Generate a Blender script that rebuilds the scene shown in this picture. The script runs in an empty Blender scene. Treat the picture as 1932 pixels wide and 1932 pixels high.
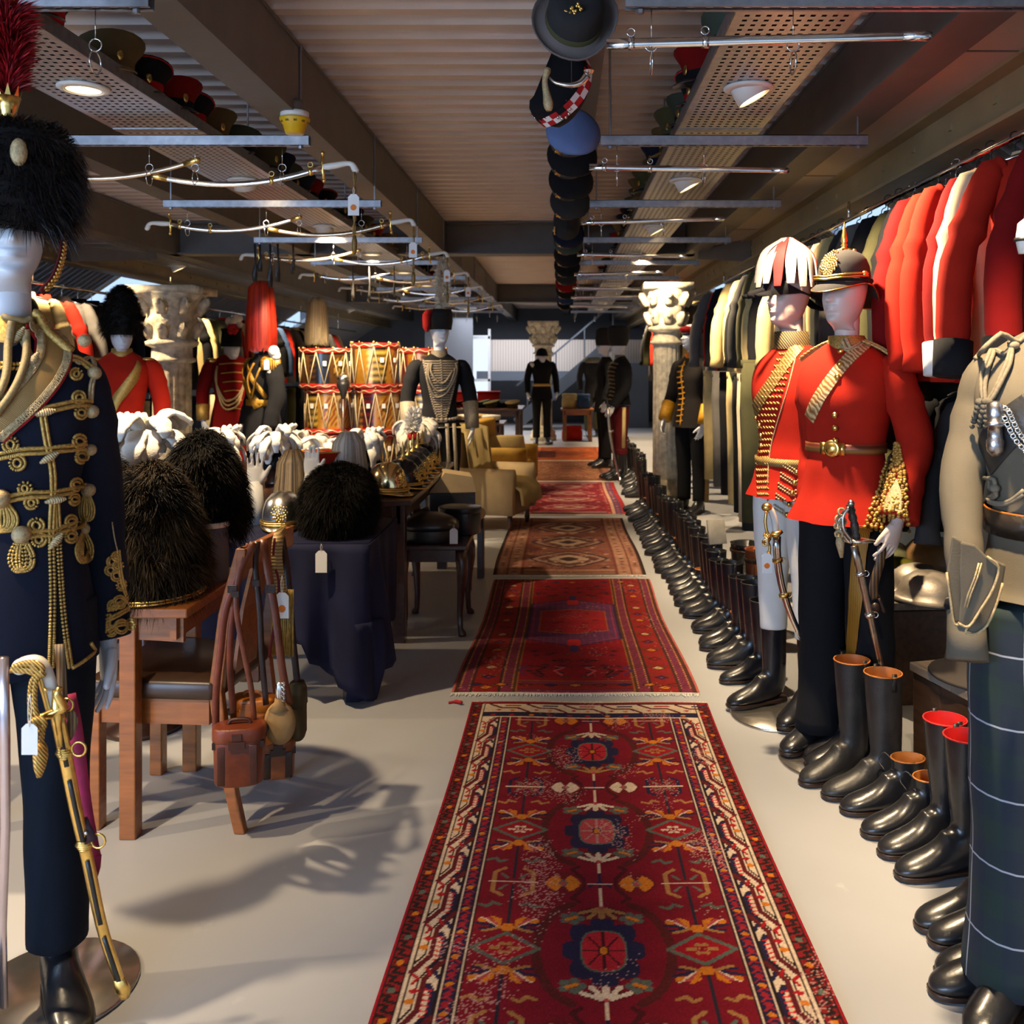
import bpy, math, random
import numpy as np
from mathutils import Vector, Matrix
R = math.radians
PI = math.pi
random.seed(7)
SC = bpy.context.scene
COL = SC.collection
# ------------------------------------------------------------------ camera, world, exposure
H = 1.5                       # eye height in metres
K = 1760.0                    # focal length in pixels of the 1932 frame
VX, VY = 1060.0, 685.0        # vanishing point of the aisle
cam_d = bpy.data.cameras.new('camera')
cam = bpy.data.objects.new('camera', cam_d)
COL.objects.link(cam)
cam.location = (0, 0, H)
cam.rotation_euler = (R(90), 0, 0)
cam_d.sensor_width = 36
cam_d.sensor_fit = 'HORIZONTAL'
cam_d.lens = 36 * K / 1932
cam_d.shift_x = (966 - VX) / 1932
cam_d.shift_y = (VY - 966) / 1932
cam_d.clip_start = 0.05
cam_d.dof.use_dof = True
cam_d.dof.focus_distance = 2.9
cam_d.dof.aperture_fstop = 5.6
SC.camera = cam
w = bpy.data.worlds.new('world')
SC.world = w
w.use_nodes = True
w.node_tree.nodes['Background'].inputs[0].default_value = (0.50, 0.70, 1.0, 1)
w.node_tree.nodes['Background'].inputs[1].default_value = 1.3
vs = SC.view_settings
vs.view_transform = 'Standard'
vs.look = 'None'
vs.gamma = 1
vs.use_curve_mapping = False
vs.exposure = 0.08
SC.cycles.max_bounces = 6
SC.cycles.diffuse_bounces = 4
SC.cycles.glossy_bounces = 3
SC.cycles.transparent_max_bounces = 10
SC.cycles.caustics_reflective = False
SC.cycles.caustics_refractive = False
SC.cycles.sample_clamp_indirect = 3.0
SC.cycles.use_denoising = True
LAMP = (1.0, 0.76, 0.47)      # warm halogen
LAMP_W = 270
def area(name, loc, rot, sx, sy, energy, col):
 d = bpy.data.lights.new(name, 'AREA')
 d.shape = 'RECTANGLE'
 d.size = sx
 d.size_y = sy
 d.energy = energy
 d.color = col
 o = bpy.data.objects.new(name, d)
 o.location = loc
 o.rotation_euler = rot
 COL.objects.link(o)
 return o
# daylight from the glazed shop front behind the camera
area('daylight_front', (-4.2, -2.3, 2.0), (R(74), 0, R(-38)), 4.5, 2.2, 400, (0.48, 0.68, 1.0))
# added fill lamp overhead, brightening the far end near the window
area('far_end_fill', (-1.0, 20.6, 2.55), (R(0), 0, 0), 3.0, 1.6, 110, (0.9, 0.92, 1.0))
# ------------------------------------------------------------------ helpers
def at(x, y, Y):
 """photo pixel and distance -> world point"""
 return Vector(((x - VX) * Y / K, Y, H - (y - VY) * Y / K))
def ordw(i):
 return ['first', 'second', 'third', 'fourth', 'fifth', 'sixth', 'seventh', 'eighth', 'ninth', 'tenth', 'eleventh',
   'twelfth', 'thirteenth', 'fourteenth', 'fifteenth', 'sixteenth', 'seventeenth', 'eighteenth', 'nineteenth',
   'twentieth', 'twenty-first', 'twenty-second', 'twenty-third', 'twenty-fourth', 'twenty-fifth',
   'twenty-sixth', 'twenty-seventh', 'twenty-eighth', 'twenty-ninth', 'thirtieth', 'thirty-first',
   'thirty-second', 'thirty-third', 'thirty-fourth', 'thirty-fifth', 'thirty-sixth', 'thirty-seventh',
   'thirty-eighth', 'thirty-ninth', 'fortieth', 'forty-first', 'forty-second', 'forty-third',
   'forty-fourth', 'forty-fifth', 'forty-sixth', 'forty-seventh', 'forty-eighth', 'forty-ninth', 'fiftieth'][i]
class MB:
 def __init__(s):
  s.v = []
  s.f = []
  s.M = None
  s.col = None
 def add(s, vs_, fs):
  o = len(s.v)
  if s.M is not None:
   M = s.M
   vs_ = [tuple(M @ Vector(p)) for p in vs_]
  s.v += [tuple(p) for p in vs_]
  s.f += [tuple(i + o for i in f) for f in fs]
  return s
 def box(s, cx, cy, cz, sx, sy, sz, M=None):
  vs_ = []
  for z in (-.5, .5):
   for a, b in ((-.5, -.5), (.5, -.5), (.5, .5), (-.5, .5)):
    vs_.append(Vector((a * sx, b * sy, z * sz)))
  if M is not None:
   vs_ = [M @ p for p in vs_]
  vs_ = [(p[0] + cx, p[1] + cy, p[2] + cz) for p in vs_]
  return s.add(vs_, [(3, 2, 1, 0), (4, 5, 6, 7), (0, 1, 5, 4), (1, 2, 6, 5), (2, 3, 7, 6), (3, 0, 4, 7)])
 def bar(s, p, q, wx, wy, up=(0, 0, 1)):
  p = Vector(p)
  q = Vector(q)
  d = (q - p).normalized()
  u = Vector(up)
  if abs(d.dot(u)) > .95:
   u = Vector((1, 0, 0))
  x = d.cross(u).normalized()
  y = x.cross(d)
  vs_ = []
  for c in (p, q):
   for a, b in ((-.5, -.5), (.5, -.5), (.5, .5), (-.5, .5)):
    vs_.append(c + x * a * wx + y * b * wy)
  return s.add(vs_, [(0, 1, 2, 3), (7, 6, 5, 4), (4, 5, 1, 0), (5, 6, 2, 1), (6, 7, 3, 2), (7, 4, 0, 3)])
 def loft(s, rings, cap0=True, cap1=True, close=True):
  n = len(rings[0])
  vs_ = [p for r in rings for p in r]
  fs = []
  for i in range(len(rings) - 1):
   for j in range(n if close else n - 1):
    a = i * n + j
    b = i * n + (j + 1) % n
    fs.append((a, b, b + n, a + n))
  if cap0:
   fs.append(tuple(range(n - 1, -1, -1)))
  if cap1:
   o = (len(rings) - 1) * n
   fs.append(tuple(range(o, o + n)))
  return s.add(vs_, fs)
 def tube(s, path, r, n=8, flat=1.0, nrm=None, cap=True):
  P = [Vector(p) for p in path]
  m = len(P)
  rr = r if isinstance(r, (list, tuple)) else [r] * m
  T = []
  for i in range(m):
   d = P[min(i + 1, m - 1)] - P[max(i - 1, 0)]
   T.append(d.normalized() if d.length > 1e-9 else Vector((0, 0, 1)))
  u = Vector(nrm) if nrm is not None else (Vector((0, 1, 0)) if abs(T[0].y) < .9 else Vector((1, 0, 0)))
  rings = []
  for i in range(m):
   u = (u - T[i] * u.dot(T[i]))
   u = u.normalized() if u.length > 1e-6 else T[i].orthogonal().normalized()
   b = T[i].cross(u)
   rings.append([P[i] + (b * math.cos(2 * PI * k / n) + u * math.sin(2 * PI * k / n) * flat) * rr[i]
      for k in range(n)])
  return s.loft(rings, cap, cap)
 def strap(s, path, wdt, t, nrm):
  """flat strap of rectangular section along path; nrm = outward normal (one or per point)"""
  P = [Vector(p) for p in path]
  m = len(P)
  N = nrm if isinstance(nrm, list) else [nrm] * m
  rings = []
  for i in range(m):
   d = (P[min(i + 1, m - 1)] - P[max(i - 1, 0)]).normalized()
   nn = Vector(N[i])
   nn = (nn - d * nn.dot(d)).normalized()
   b = d.cross(nn)
   ww = wdt[i] if isinstance(wdt, list) else wdt
   rings.append([P[i] + b * ww / 2, P[i] + b * ww / 2 + nn * t, P[i] - b * ww / 2 + nn * t, P[i] - b * ww / 2])
  return s.loft(rings)
 def lathe(s, prof, n=20, sx=1, sy=1, c=(0, 0, 0), cap0=True, cap1=True, arc=2 * PI, M=None):
  rings = []
  for r_, z in prof:
   ring = [Vector((r_ * sx * math.cos(2 * PI * k / n), r_ * sy * math.sin(2 * PI * k / n), z)) for k in range(n)]
   if M is not None:
    ring = [M @ p for p in ring]
   rings.append([p + Vector(c) for p in ring])
  return s.loft(rings, cap0, cap1)
 def ball(s, c, rx, ry=None, rz=None, n=10, m=6, M=None):
  ry = rx if ry is None else ry
  rz = rx if rz is None else rz
  vs_ = []
  fs = []
  for i in range(m + 1):
   a = PI * i / m
   for k in range(n):
    b = 2 * PI * k / n
    p = Vector((rx * math.sin(a) * math.cos(b), ry * math.sin(a) * math.sin(b), rz * math.cos(a)))
    if M is not None:
     p = M @ p
    vs_.append(p + Vector(c))
  for i in range(m):
   for k in range(n):
    a, b = i * n + k, i * n + (k + 1) % n
    if i == 0:
     fs.append((a, a + n, b + n))
    elif i == m - 1:
     fs.append((a, a + n, b))
    else:
     fs.append((a, a + n, b + n, b))
  return s.add(vs_, fs)
 def prism(s, pts, y0, y1, axis='y'):
  n = len(pts)
  if axis == 'y':
   vs_ = [(p[0], y0, p[1]) for p in pts] + [(p[0], y1, p[1]) for p in pts]
  elif axis == 'x':
   vs_ = [(y0, p[0], p[1]) for p in pts] + [(y1, p[0], p[1]) for p in pts]
  else:
   vs_ = [(p[0], p[1], y0) for p in pts] + [(p[0], p[1], y1) for p in pts]
  fs = [tuple(range(n)), tuple(range(2 * n - 1, n - 1, -1))]
  fs += [((i + 1) % n, i, i + n, (i + 1) % n + n) for i in range(n)]
  return s.add(vs_, fs)
 def torus(s, c, R_, r_, n=14, m=6, M=None, arc=2 * PI, a0=0):
  path = []
  cnt = n + 1 if arc < 2 * PI - .01 else n
  for k in range(cnt):
   a = a0 + arc * k / n
   path.append(Vector((R_ * math.cos(a), R_ * math.sin(a), 0)))
  rings = []
  for k in range(cnt):
   a = a0 + arc * k / n
   e = Vector((math.cos(a), math.sin(a), 0))
   ring = [path[k] + e * r_ * math.cos(2 * PI * j / m) + Vector((0, 0, r_ * math.sin(2 * PI * j / m))) for j in range(m)]
   if M is not None:
    ring = [M @ p for p in ring]
   rings.append([p + Vector(c) for p in ring])
  if cnt == n:
   rings.append(rings[0])
   return s.loft(rings, False, False)
  return s.loft(rings)
 def mesh(s, name, m, smooth=True):
  me = bpy.data.meshes.new(name)
  me.from_pydata(s.v, [], s.f)
  if smooth:
   me.polygons.foreach_set('use_smooth', [True] * len(me.polygons))
  if s.col is not None:
   ca = me.color_attributes.new('tint', 'FLOAT_COLOR', 'POINT')
   ca.data.foreach_set('color', np.asarray(s.col, dtype=np.float32).ravel())
  if m is not None:
   me.materials.append(m)
  me.update()
  return me
 def build(s, name, m, parent=None, smooth=True, auto=None, bevel=0, sub=0, solid=0, remesh=0):
  o = bpy.data.objects.new(name, s.mesh(name, m, smooth))
  COL.objects.link(o)
  if parent is not None:
   o.parent = parent
   REG.setdefault(parent.name, []).append(o)
  if remesh:
   md = o.modifiers.new('remesh', 'REMESH')
   md.mode = 'VOXEL'
   md.voxel_size = remesh
   md.use_smooth_shade = True
  if solid:
   md = o.modifiers.new('solid', 'SOLIDIFY')
   md.thickness = solid
   md.offset = 0
  if bevel:
   md = o.modifiers.new('bevel', 'BEVEL')
   md.width = bevel
   md.segments = 2
   md.limit_method = 'ANGLE'
   md.angle_limit = R(40)
  if sub:
   md = o.modifiers.new('sub', 'SUBSURF')
   md.levels = sub
   md.render_levels = sub
  if smooth and auto:
   bpy.context.view_layer.objects.active = o
   try:
    o.data.set_sharp_from_angle(angle=R(auto))
   except Exception:
    pass
  return o
def tag(o, label, cat, group=None):
 o['label'] = label
 o['category'] = cat
 if group:
  o['group'] = group
 return o
def thing(name, label, cat, loc=(0, 0, 0), rz=0, group=None):
 o = bpy.data.objects.new(name, None)
 o.empty_display_size = .05
 COL.objects.link(o)
 o.location = loc
 o.rotation_euler = (0, 0, rz)
 return tag(o, label, cat, group)
def struct(o):
 o['kind'] = 'structure'
 return o
def stuff(o):
 o['kind'] = 'stuff'
 return o
def dup(o, label=None, loc=None, rz=None, group=None):
 kids = KIDS(o)
 r = o.copy()
 COL.objects.link(r)
 for a in kids:
  c = a.copy()
  COL.objects.link(c)
  c.parent = r
  REG.setdefault(r.name, []).append(c)
  for b in KIDS(a):
   d = b.copy()
   COL.objects.link(d)
   d.parent = c
   REG.setdefault(c.name, []).append(d)
 if label:
  r['label'] = label
 if group:
  r['group'] = group
 if loc is not None:
  r.location = loc
 if rz is not None:
  r.rotation_euler = (0, 0, rz)
 return r
REG = {}
def KIDS(o):
 return list(REG.get(o.name, ()))
def cr(pts, n=6):
 """Catmull-Rom through points of any dimension"""
 P = [np.asarray(p, float) for p in pts]
 P = [2 * P[0] - P[1]] + P + [2 * P[-1] - P[-2]]
 out = []
 for i in range(1, len(P) - 2):
  for k in range(n):
   t = k / n
   a, b, c, d = P[i - 1], P[i], P[i + 1], P[i + 2]
   out.append(.5 * ((2 * b) + (c - a) * t + (2 * a - 5 * b + 4 * c - d) * t * t + (3 * b - a - 3 * c + d) * t ** 3))
 out.append(P[-2])
 return [tuple(o) for o in out]
def resample(path, step):
 P = np.asarray(path, float)
 d = np.r_[0, np.cumsum(np.linalg.norm(np.diff(P, axis=0), axis=1))]
 n = max(2, int(round(d[-1] / step)) + 1)
 t = np.linspace(0, d[-1], n)
 return [tuple(np.interp(x, d, P[:, k]) for k in range(P.shape[1])) for x in t]
def se_ring(cx, cy, z, rx, ry, n=24, p=2.2):
 out = []
 for k in range(n):
  a = 2 * PI * k / n
  c, s_ = math.cos(a), math.sin(a)
  out.append(Vector((cx + rx * math.copysign(abs(c) ** (2 / p), c), cy + ry * math.copysign(abs(s_) ** (2 / p), s_), z)))
 return out
def rot(ax, deg):
 return Matrix.Rotation(R(deg), 3, ax)
# ------------------------------------------------------------------ materials
def nodes(m):
 m.use_nodes = True
 nt = m.node_tree
 return nt, nt.nodes['Principled BSDF']
def rgb(c):
 """photo colour 0-255 -> linear"""
 if max(c) <= 1.0:
  return tuple(c)
 return tuple(((v / 255 + .055) / 1.055) ** 2.4 if v / 255 > .04045 else v / 255 / 12.92 for v in c)
MATS = {}
def mat(name, c, rough=.6, metal=0.0, var=.15, vs_=18, bump=0.0, bs=200, bdist=.002, sheen=0.0, coat=0.0, attr=False,
  stretch=None, spec=None, rvar=0.0):
 if name in MATS:
  return MATS[name]
 c = rgb(c)
 m = bpy.data.materials.new(name)
 nt, b = nodes(m)
 L = nt.links
 b.inputs['Roughness'].default_value = rough
 b.inputs['Metallic'].default_value = metal
 if sheen:
  b.inputs['Sheen Weight'].default_value = sheen
  b.inputs['Sheen Roughness'].default_value = .5
  b.inputs['Sheen Tint'].default_value = (*c, 1)
 if coat:
  b.inputs['Coat Weight'].default_value = coat
  b.inputs['Coat Roughness'].default_value = .12
 if spec is not None:
  b.inputs['Specular IOR Level'].default_value = spec
 tc = nt.nodes.new('ShaderNodeTexCoord')
 vec = tc.outputs['Object']
 if stretch:
  mp = nt.nodes.new('ShaderNodeMapping')
  mp.inputs['Scale'].default_value = stretch
  L.new(vec, mp.inputs['Vector'])
  vec = mp.outputs['Vector']
 nz = nt.nodes.new('ShaderNodeTexNoise')
 nz.inputs['Scale'].default_value = vs_
 nz.inputs['Detail'].default_value = 4
 L.new(vec, nz.inputs['Vector'])
 mx = nt.nodes.new('ShaderNodeMix')
 mx.data_type = 'RGBA'
 mr = nt.nodes.new('ShaderNodeMapRange')
 mr.inputs['From Min'].default_value = .3
 mr.inputs['From Max'].default_value = .7
 L.new(nz.outputs['Fac'], mr.inputs['Value'])
 L.new(mr.outputs['Result'], mx.inputs['Factor'])
 if attr:
  at_ = nt.nodes.new('ShaderNodeAttribute')
  at_.attribute_name = 'tint'
  dk = nt.nodes.new('ShaderNodeMix')
  dk.data_type = 'RGBA'
  dk.blend_type = 'MULTIPLY'
  dk.inputs['Factor'].default_value = 1
  L.new(at_.outputs['Color'], dk.inputs['A'])
  dk.inputs['B'].default_value = (1 - var, 1 - var, 1 - var, 1)
  L.new(dk.outputs['Result'], mx.inputs['A'])
  L.new(at_.outputs['Color'], mx.inputs['B'])
 else:
  mx.inputs['A'].default_value = (*[max(0, v * (1 - var)) for v in c], 1)
  mx.inputs['B'].default_value = (*[min(1, v * (1 + var)) for v in c], 1)
 L.new(mx.outputs['Result'], b.inputs['Base Color'])
 if rvar:
  m2 = nt.nodes.new('ShaderNodeMapRange')
  m2.inputs['To Min'].default_value = max(0, rough - rvar)
  m2.inputs['To Max'].default_value = min(1, rough + rvar)
  L.new(nz.outputs['Fac'], m2.inputs['Value'])
  L.new(m2.outputs['Result'], b.inputs['Roughness'])
 if bump:
  n2 = nt.nodes.new('ShaderNodeTexNoise')
  n2.inputs['Scale'].default_value = bs
  n2.inputs['Detail'].default_value = 3
  L.new(vec, n2.inputs['Vector'])
  bp = nt.nodes.new('ShaderNodeBump')
  bp.inputs['Strength'].default_value = bump
  bp.inputs['Distance'].default_value = bdist
  L.new(n2.outputs['Fac'], bp.inputs['Height'])
  L.new(bp.outputs['Normal'], b.inputs['Normal'])
 MATS[name] = m
 return m
def cloth(name, c, var=.12, sheen=.25):
 return mat(name, c, rough=.9, var=var, vs_=9, bump=.35, bs=420, bdist=.0015, sheen=sheen, spec=.2)
def emit(name, c, k):
 m = bpy.data.materials.new(name)
 nt, b = nodes(m)
 b.inputs['Base Color'].default_value = (0, 0, 0, 1)
 b.inputs['Emission Color'].default_value = (*c, 1)
 b.inputs['Emission Strength'].default_value = k
 return m
def wave_mat(name, c1, c2, scale, rough=.5, metal=0, direction='Z', bump=.4, dist=0.0, bdist=.004, profile='SIN'):
 m = bpy.data.materials.new(name)
 nt, b = nodes(m)
 L = nt.links
 b.inputs['Roughness'].default_value = rough
 b.inputs['Metallic'].default_value = metal
 tc = nt.nodes.new('ShaderNodeTexCoord')
 wv = nt.nodes.new('ShaderNodeTexWave')
 wv.bands_direction = direction
 wv.wave_profile = profile
 wv.inputs['Scale'].default_value = scale
 wv.inputs['Distortion'].default_value = dist
 wv.inputs['Detail'].default_value = 2
 L.new(tc.outputs['Object'], wv.inputs['Vector'])
 mx = nt.nodes.new('ShaderNodeMix')
 mx.data_type = 'RGBA'
 L.new(wv.outputs['Fac'], mx.inputs['Factor'])
 mx.inputs['A'].default_value = (*rgb(c1), 1)
 mx.inputs['B'].default_value = (*rgb(c2), 1)
 L.new(mx.outputs['Result'], b.inputs['Base Color'])
 bp = nt.nodes.new('ShaderNodeBump')
 bp.inputs['Strength'].default_value = bump
 bp.inputs['Distance'].default_value = bdist
 L.new(wv.outputs['Fac'], bp.inputs['Height'])
 L.new(bp.outputs['Normal'], b.inputs['Normal'])
 return m
GOLD = mat('gold_metal', (0.83, 0.55, 0.16), .28, 1.0, .15, 40, .25, 90)
GOLDB = mat('gold_braid', (0.54, 0.34, 0.09), .42, .55, .35, 160, .7, 500, .002)
GOLDP = mat('pale_gold_braid', (0.50, 0.37, 0.19), .5, .35, .3, 160, .7, 600, .002)
SILVER = mat('silver_metal', (0.72, 0.70, 0.66), .25, 1.0, .15, 40, .2, 60)
CHROME = mat('polished_steel', (0.72, 0.71, 0.70), .14, 1.0, .1, 20)
ZINC = mat('zinc_channel', (0.34, 0.34, 0.36), .42, .9, .15, 30)
STEEL = mat('painted_steel', (92, 88, 84), .55, 0, .1, 6, .1, 60)
IVORY = mat('ivory', (222, 214, 200), .35, 0, .06, 12)
SKIN = mat('mannequin_white', (212, 214, 220), .32, 0, .03, 5)
SKINW = mat('mannequin_cream', (214, 196, 184), .38, 0, .03, 5)
BLKL = mat('black_leather', (0.010, 0.010, 0.012), .30, 0, .3, 14, .25, 45, .004, coat=.25, rvar=.1)
BLKM = mat('matt_black_leather', (0.018, 0.017, 0.017), .42, 0, .3, 20, .4, 70, .003)
BRNL = mat('brown_leather', (112, 56, 30), .42, 0, .3, 14, .3, 90, .003)
TANL = mat('tan_leather', (168, 92, 30), .38, 0, .25, 14, .25, 90, .003)
DKL = mat('dark_brown_leather', (44, 26, 18), .4, 0, .25, 20, .3, 90, .003)
NAVY = cloth('navy_wool', (20, 25, 41))
NAVYD = cloth('dark_navy_wool', (14, 22, 33))
BLACKC = cloth('black_wool', (20, 20, 23))
SCAR = cloth('scarlet_wool', (168, 32, 15), .1, .08)
CRIM = cloth('crimson_wool', (116, 10, 10), .12, .08)
KHAKI = cloth('khaki_cloth', (204, 186, 150))
CREAM = cloth('cream_cloth', (186, 164, 112))
OLIVE = cloth('olive_cloth', (70, 68, 44))
GREY = cloth('grey_wool', (92, 88, 84))
DGREY = cloth('charcoal_wool', (44, 43, 43))
BLUE = cloth('blue_wool', (40, 58, 88))
BROWNC = cloth('brown_cloth', (66, 48, 36))
WHITEC = cloth('white_cotton', (226, 222, 214), .05)
PAPER = mat('white_card', (232, 230, 226), .8, 0, .03, 10)
ORANGE = mat('orange_dot', (226, 120, 34), .7, 0, .03)
REDT = mat('red_thread', (170, 16, 20), .8, 0, .2, 60)
WOOD = mat('oak_wood', (142, 82, 34), .36, 0, .28, 6, .1, 40, .002, coat=.25, stretch=(1, 8, 8))
WOODD = mat('dark_mahogany', (62, 34, 22), .34, 0, .3, 6, .1, 40, .002, coat=.3, stretch=(8, 1, 8))
WOODB = mat('bench_wood', (74, 50, 34), .5, 0, .3, 6, .2, 40, .003, stretch=(8, 1, 8))
FURT = mat('bear_fur', (30, 26, 22), .7, 0, .5, 60, attr=True, spec=.12)
# ================================================================== THE ROOM
FLOORM = mat('painted_concrete', (160, 160, 162), .42, 0, .07, 1.1, .12, 14, .004, rvar=.08)
nt = FLOORM.node_tree
def scuffs():
 """fine scratches and grime specks of the painted floor"""
 b = nt.nodes['Principled BSDF']
 L = nt.links
 src = b.inputs['Base Color'].links[0].from_socket
 tc = nt.nodes.new('ShaderNodeTexCoord')
 n = nt.nodes.new('ShaderNodeTexNoise')
 n.inputs['Scale'].default_value = 7
 n.inputs['Detail'].default_value = 9
 L.new(tc.outputs['Object'], n.inputs['Vector'])
 r_ = nt.nodes.new('ShaderNodeValToRGB')
 r_.color_ramp.elements[0].position = .68
 r_.color_ramp.elements[0].color = (0, 0, 0, 1)
 r_.color_ramp.elements[1].position = .74
 r_.color_ramp.elements[1].color = (1, 1, 1, 1)
 L.new(n.outputs['Fac'], r_.inputs['Fac'])
 mx = nt.nodes.new('ShaderNodeMix')
 mx.data_type = 'RGBA'
 ml = nt.nodes.new('ShaderNodeMath')
 ml.operation = 'MULTIPLY'
 ml.inputs[1].default_value = .35
 L.new(r_.outputs['Color'], ml.inputs[0])
 L.new(ml.outputs[0], mx.inputs['Factor'])
 L.new(src, mx.inputs['A'])
 mx.inputs['B'].default_value = (.55, .55, .54, 1)
 L.new(mx.outputs['Result'], b.inputs['Base Color'])
scuffs()
YF, YB = -2.6, 24.0
struct(MB().box(-1.3, (YB - 6) / 2, -.05, 11.4, YB + 6, .1).build('floor', FLOORM, smooth=False))
# corrugated deck of the ceiling
DECK = mat('deck_sheet', (214, 198, 186), .5, .15, .06, 3)
ZC = 2.90
def deck(x0, x1, z0, z1, y0, y1, name, pitch=.17, m=DECK):
 mb = MB()
 pr = []
 y = y0
 while y < y1:
  for f, d in ((0, 0), (.36, 0), (.5, .045), (.86, .045), (1, 0)):
   pr.append((y + f * pitch, d))
  y += pitch
 mb.loft([[Vector((x0, yy, z0 + d)) for yy, d in pr], [Vector((x1, yy, z1 + d)) for yy, d in pr]], False, False, False)
 return struct(mb.build(name, m, smooth=False))
deck(-4.5, 1.40, ZC, ZC, YF, YB, 'ceiling')
BOARD = mat('ceiling_board', (176, 164, 150), .7, 0, .05, 3)
mb = MB()
mb.box(1.50, 10.7, 2.62, .34, 26.6, .03)
struct(mb.build('ceiling_right', BOARD, smooth=False))
struct(MB().box(-4.22, 10.7, 2.62, .6, 26.6, .03).build('ceiling_left', BOARD, smooth=False))
mb = MB()
for k in range(11):
 mb.box(1.5, 1.1 + 2.2 * k, 2.604, .34, .012, .004)
struct(mb.build('trim_1', STEEL, smooth=False))
def ibeam_y(x, wdt, zb, zt, name, y0=YF, y1=YB):
 """steel I-beam running along the hall: lower flange, web, upper flange"""
 mb = MB()
 c = (y0 + y1) / 2
 l = y1 - y0
 mb.box(x, c, zb + .008, wdt, l, .016)
 mb.box(x, c, (zb + zt) / 2, wdt * .94, l, zt - zb - .024)
 mb.box(x, c, zt - .008, wdt, l, .016)
 return struct(mb.build(name, STEEL, smooth=False))
def ibeam_x(y, wdt, zb, zt, name, x0, x1):
 mb = MB()
 c = (x0 + x1) / 2
 l = x1 - x0
 mb.box(c, y, zb + .008, l, wdt, .016)
 mb.box(c, y, (zb + zt) / 2, l, .03, zt - zb - .024)
 mb.box(c, y, zt - .008, l, wdt, .016)
 return struct(mb.build(name, STEEL, smooth=False))
n = 2
for x, wd, zb in ((-1.22, .16, 2.575), (-2.56, .16, 2.575), (-3.88, .17, 2.575), (1.31, .17, 2.575), (.10, .14, 2.74)):
 ibeam_y(x, wd, zb, 2.89, 'trim_%d' % n)
 n += 1
for y in (9.3, 16.6):
 ibeam_x(y, .2, 2.575, 2.89, 'trim_%d' % n, -3.9, 1.32)
 n += 1
# outer longitudinal beams under which the clothes rails hang
BEAM2 = mat('ochre_beam_paint', (146, 130, 96), .5, .1, .12, 4, .1, 40)
for x, nm in ((1.70, 1), (-4.46, -1)):
 mb = MB()
 mb.box(x, 10.7, 2.40, .17, 26.6, .02)
 mb.box(x, 10.7, 2.5, .03, 26.6, .178)
 mb.box(x, 10.7, 2.6, .17, 26.6, .02)
 for k in range(60):
  mb.box(x - nm * .018, -1 + k * .42, 2.52, .012, .03, .03)
 struct(mb.build('trim_%d' % n, BEAM2, smooth=False))
 n += 1
# brace plates where the cross beam meets the side beams
for x in (1.36, -3.95):
 struct(MB().bar((x, 9.0, 2.60), (x + (.36 if x > 0 else -.45), 8.3, 2.5), .1, .2).build('trim_%d' % n, STEEL, smooth=False))
 n += 1
# pitched ribbed roof slopes with skylights
GLASS = bpy.data.materials.new('window_glass')
nt2, b2 = nodes(GLASS)
b2.inputs['Base Color'].default_value = (.95, .98, 1, 1)
b2.inputs['Roughness'].default_value = .02
b2.inputs['Alpha'].default_value = .12
WFR = mat('white_window_frame', (200, 202, 206), .5, 0, .04)
SLOPE = mat('ribbed_roof_sheet', (140, 140, 146), .5, .2, .06, 3)
def slope(xa, za, xb, zb, wins, side):
 """roof slope from (xa,za) down to (xb,zb), open where the skylights sit"""
 sx = xb - xa
 sz = zb - za
 f0, f1 = .04, .40
 k = 0
 ys = [YF]
 for a, b_ in wins:
  ys += [a, b_]
 ys.append(YB)
 for i in range(len(ys) - 1):
  hole = i % 2 == 1
  segs = ((0, f0), (f1, 1)) if hole else ((0, 1),)
  for u, v in segs:
   nm = 'ceiling_%s_slope' % side
   deck(xa + sx * u, xa + sx * v, za + sz * u, za + sz * v, ys[i], ys[i + 1], nm, .11, SLOPE)
  if hole:
   k += 1
   fr = thing('window_%d' % (k + (10 if side == 'left' else 0)), '', '')
   del fr['label'], fr['category']
   struct(fr)
   P = lambda f, y: Vector((xa + sx * f, y, za + sz * f + .02))
   m1 = MB()
   a, b_ = ys[i], ys[i + 1]
   for p, q in ((P(f0, a), P(f0, b_)), (P(f1, a), P(f1, b_)), (P(f0, a), P(f1, a)), (P(f0, b_), P(f1, b_))):
    m1.bar(p, q, .06, .06)
   m1.build('window_frame', WFR, fr, smooth=False)
   m2 = MB()
   m2.add([P(f0, a), P(f0, b_), P(f1, b_), P(f1, a)], [(0, 1, 2, 3)])
   m2.build('pane', GLASS, fr, smooth=False)
slope(1.76, 2.60, 3.75, 1.25, [(1.2, 2.2), (5.6, 6.8), (11.2, 12.3), (16.5, 17.6)], 'right')
slope(-4.52, 2.60, -6.5, 1.25, [(4.6, 5.8), (10.0, 11.3), (16.8, 18.0)], 'left')
WALLM = mat('blue_grey_wall', (104, 108, 116), .8, 0, .06, 2)
struct(MB().box(3.78, 10.7, .65, .1, 26.6, 1.32).build('wall_right', WALLM, smooth=False))
struct(MB().box(-6.55, 10.7, .65, .1, 26.6, 1.32).build('wall_left', WALLM, smooth=False))
struct(MB().box(-1.4, YB, 1.5, 10.6, .1, 3.0).build('wall_back', WALLM, smooth=False))
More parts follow.
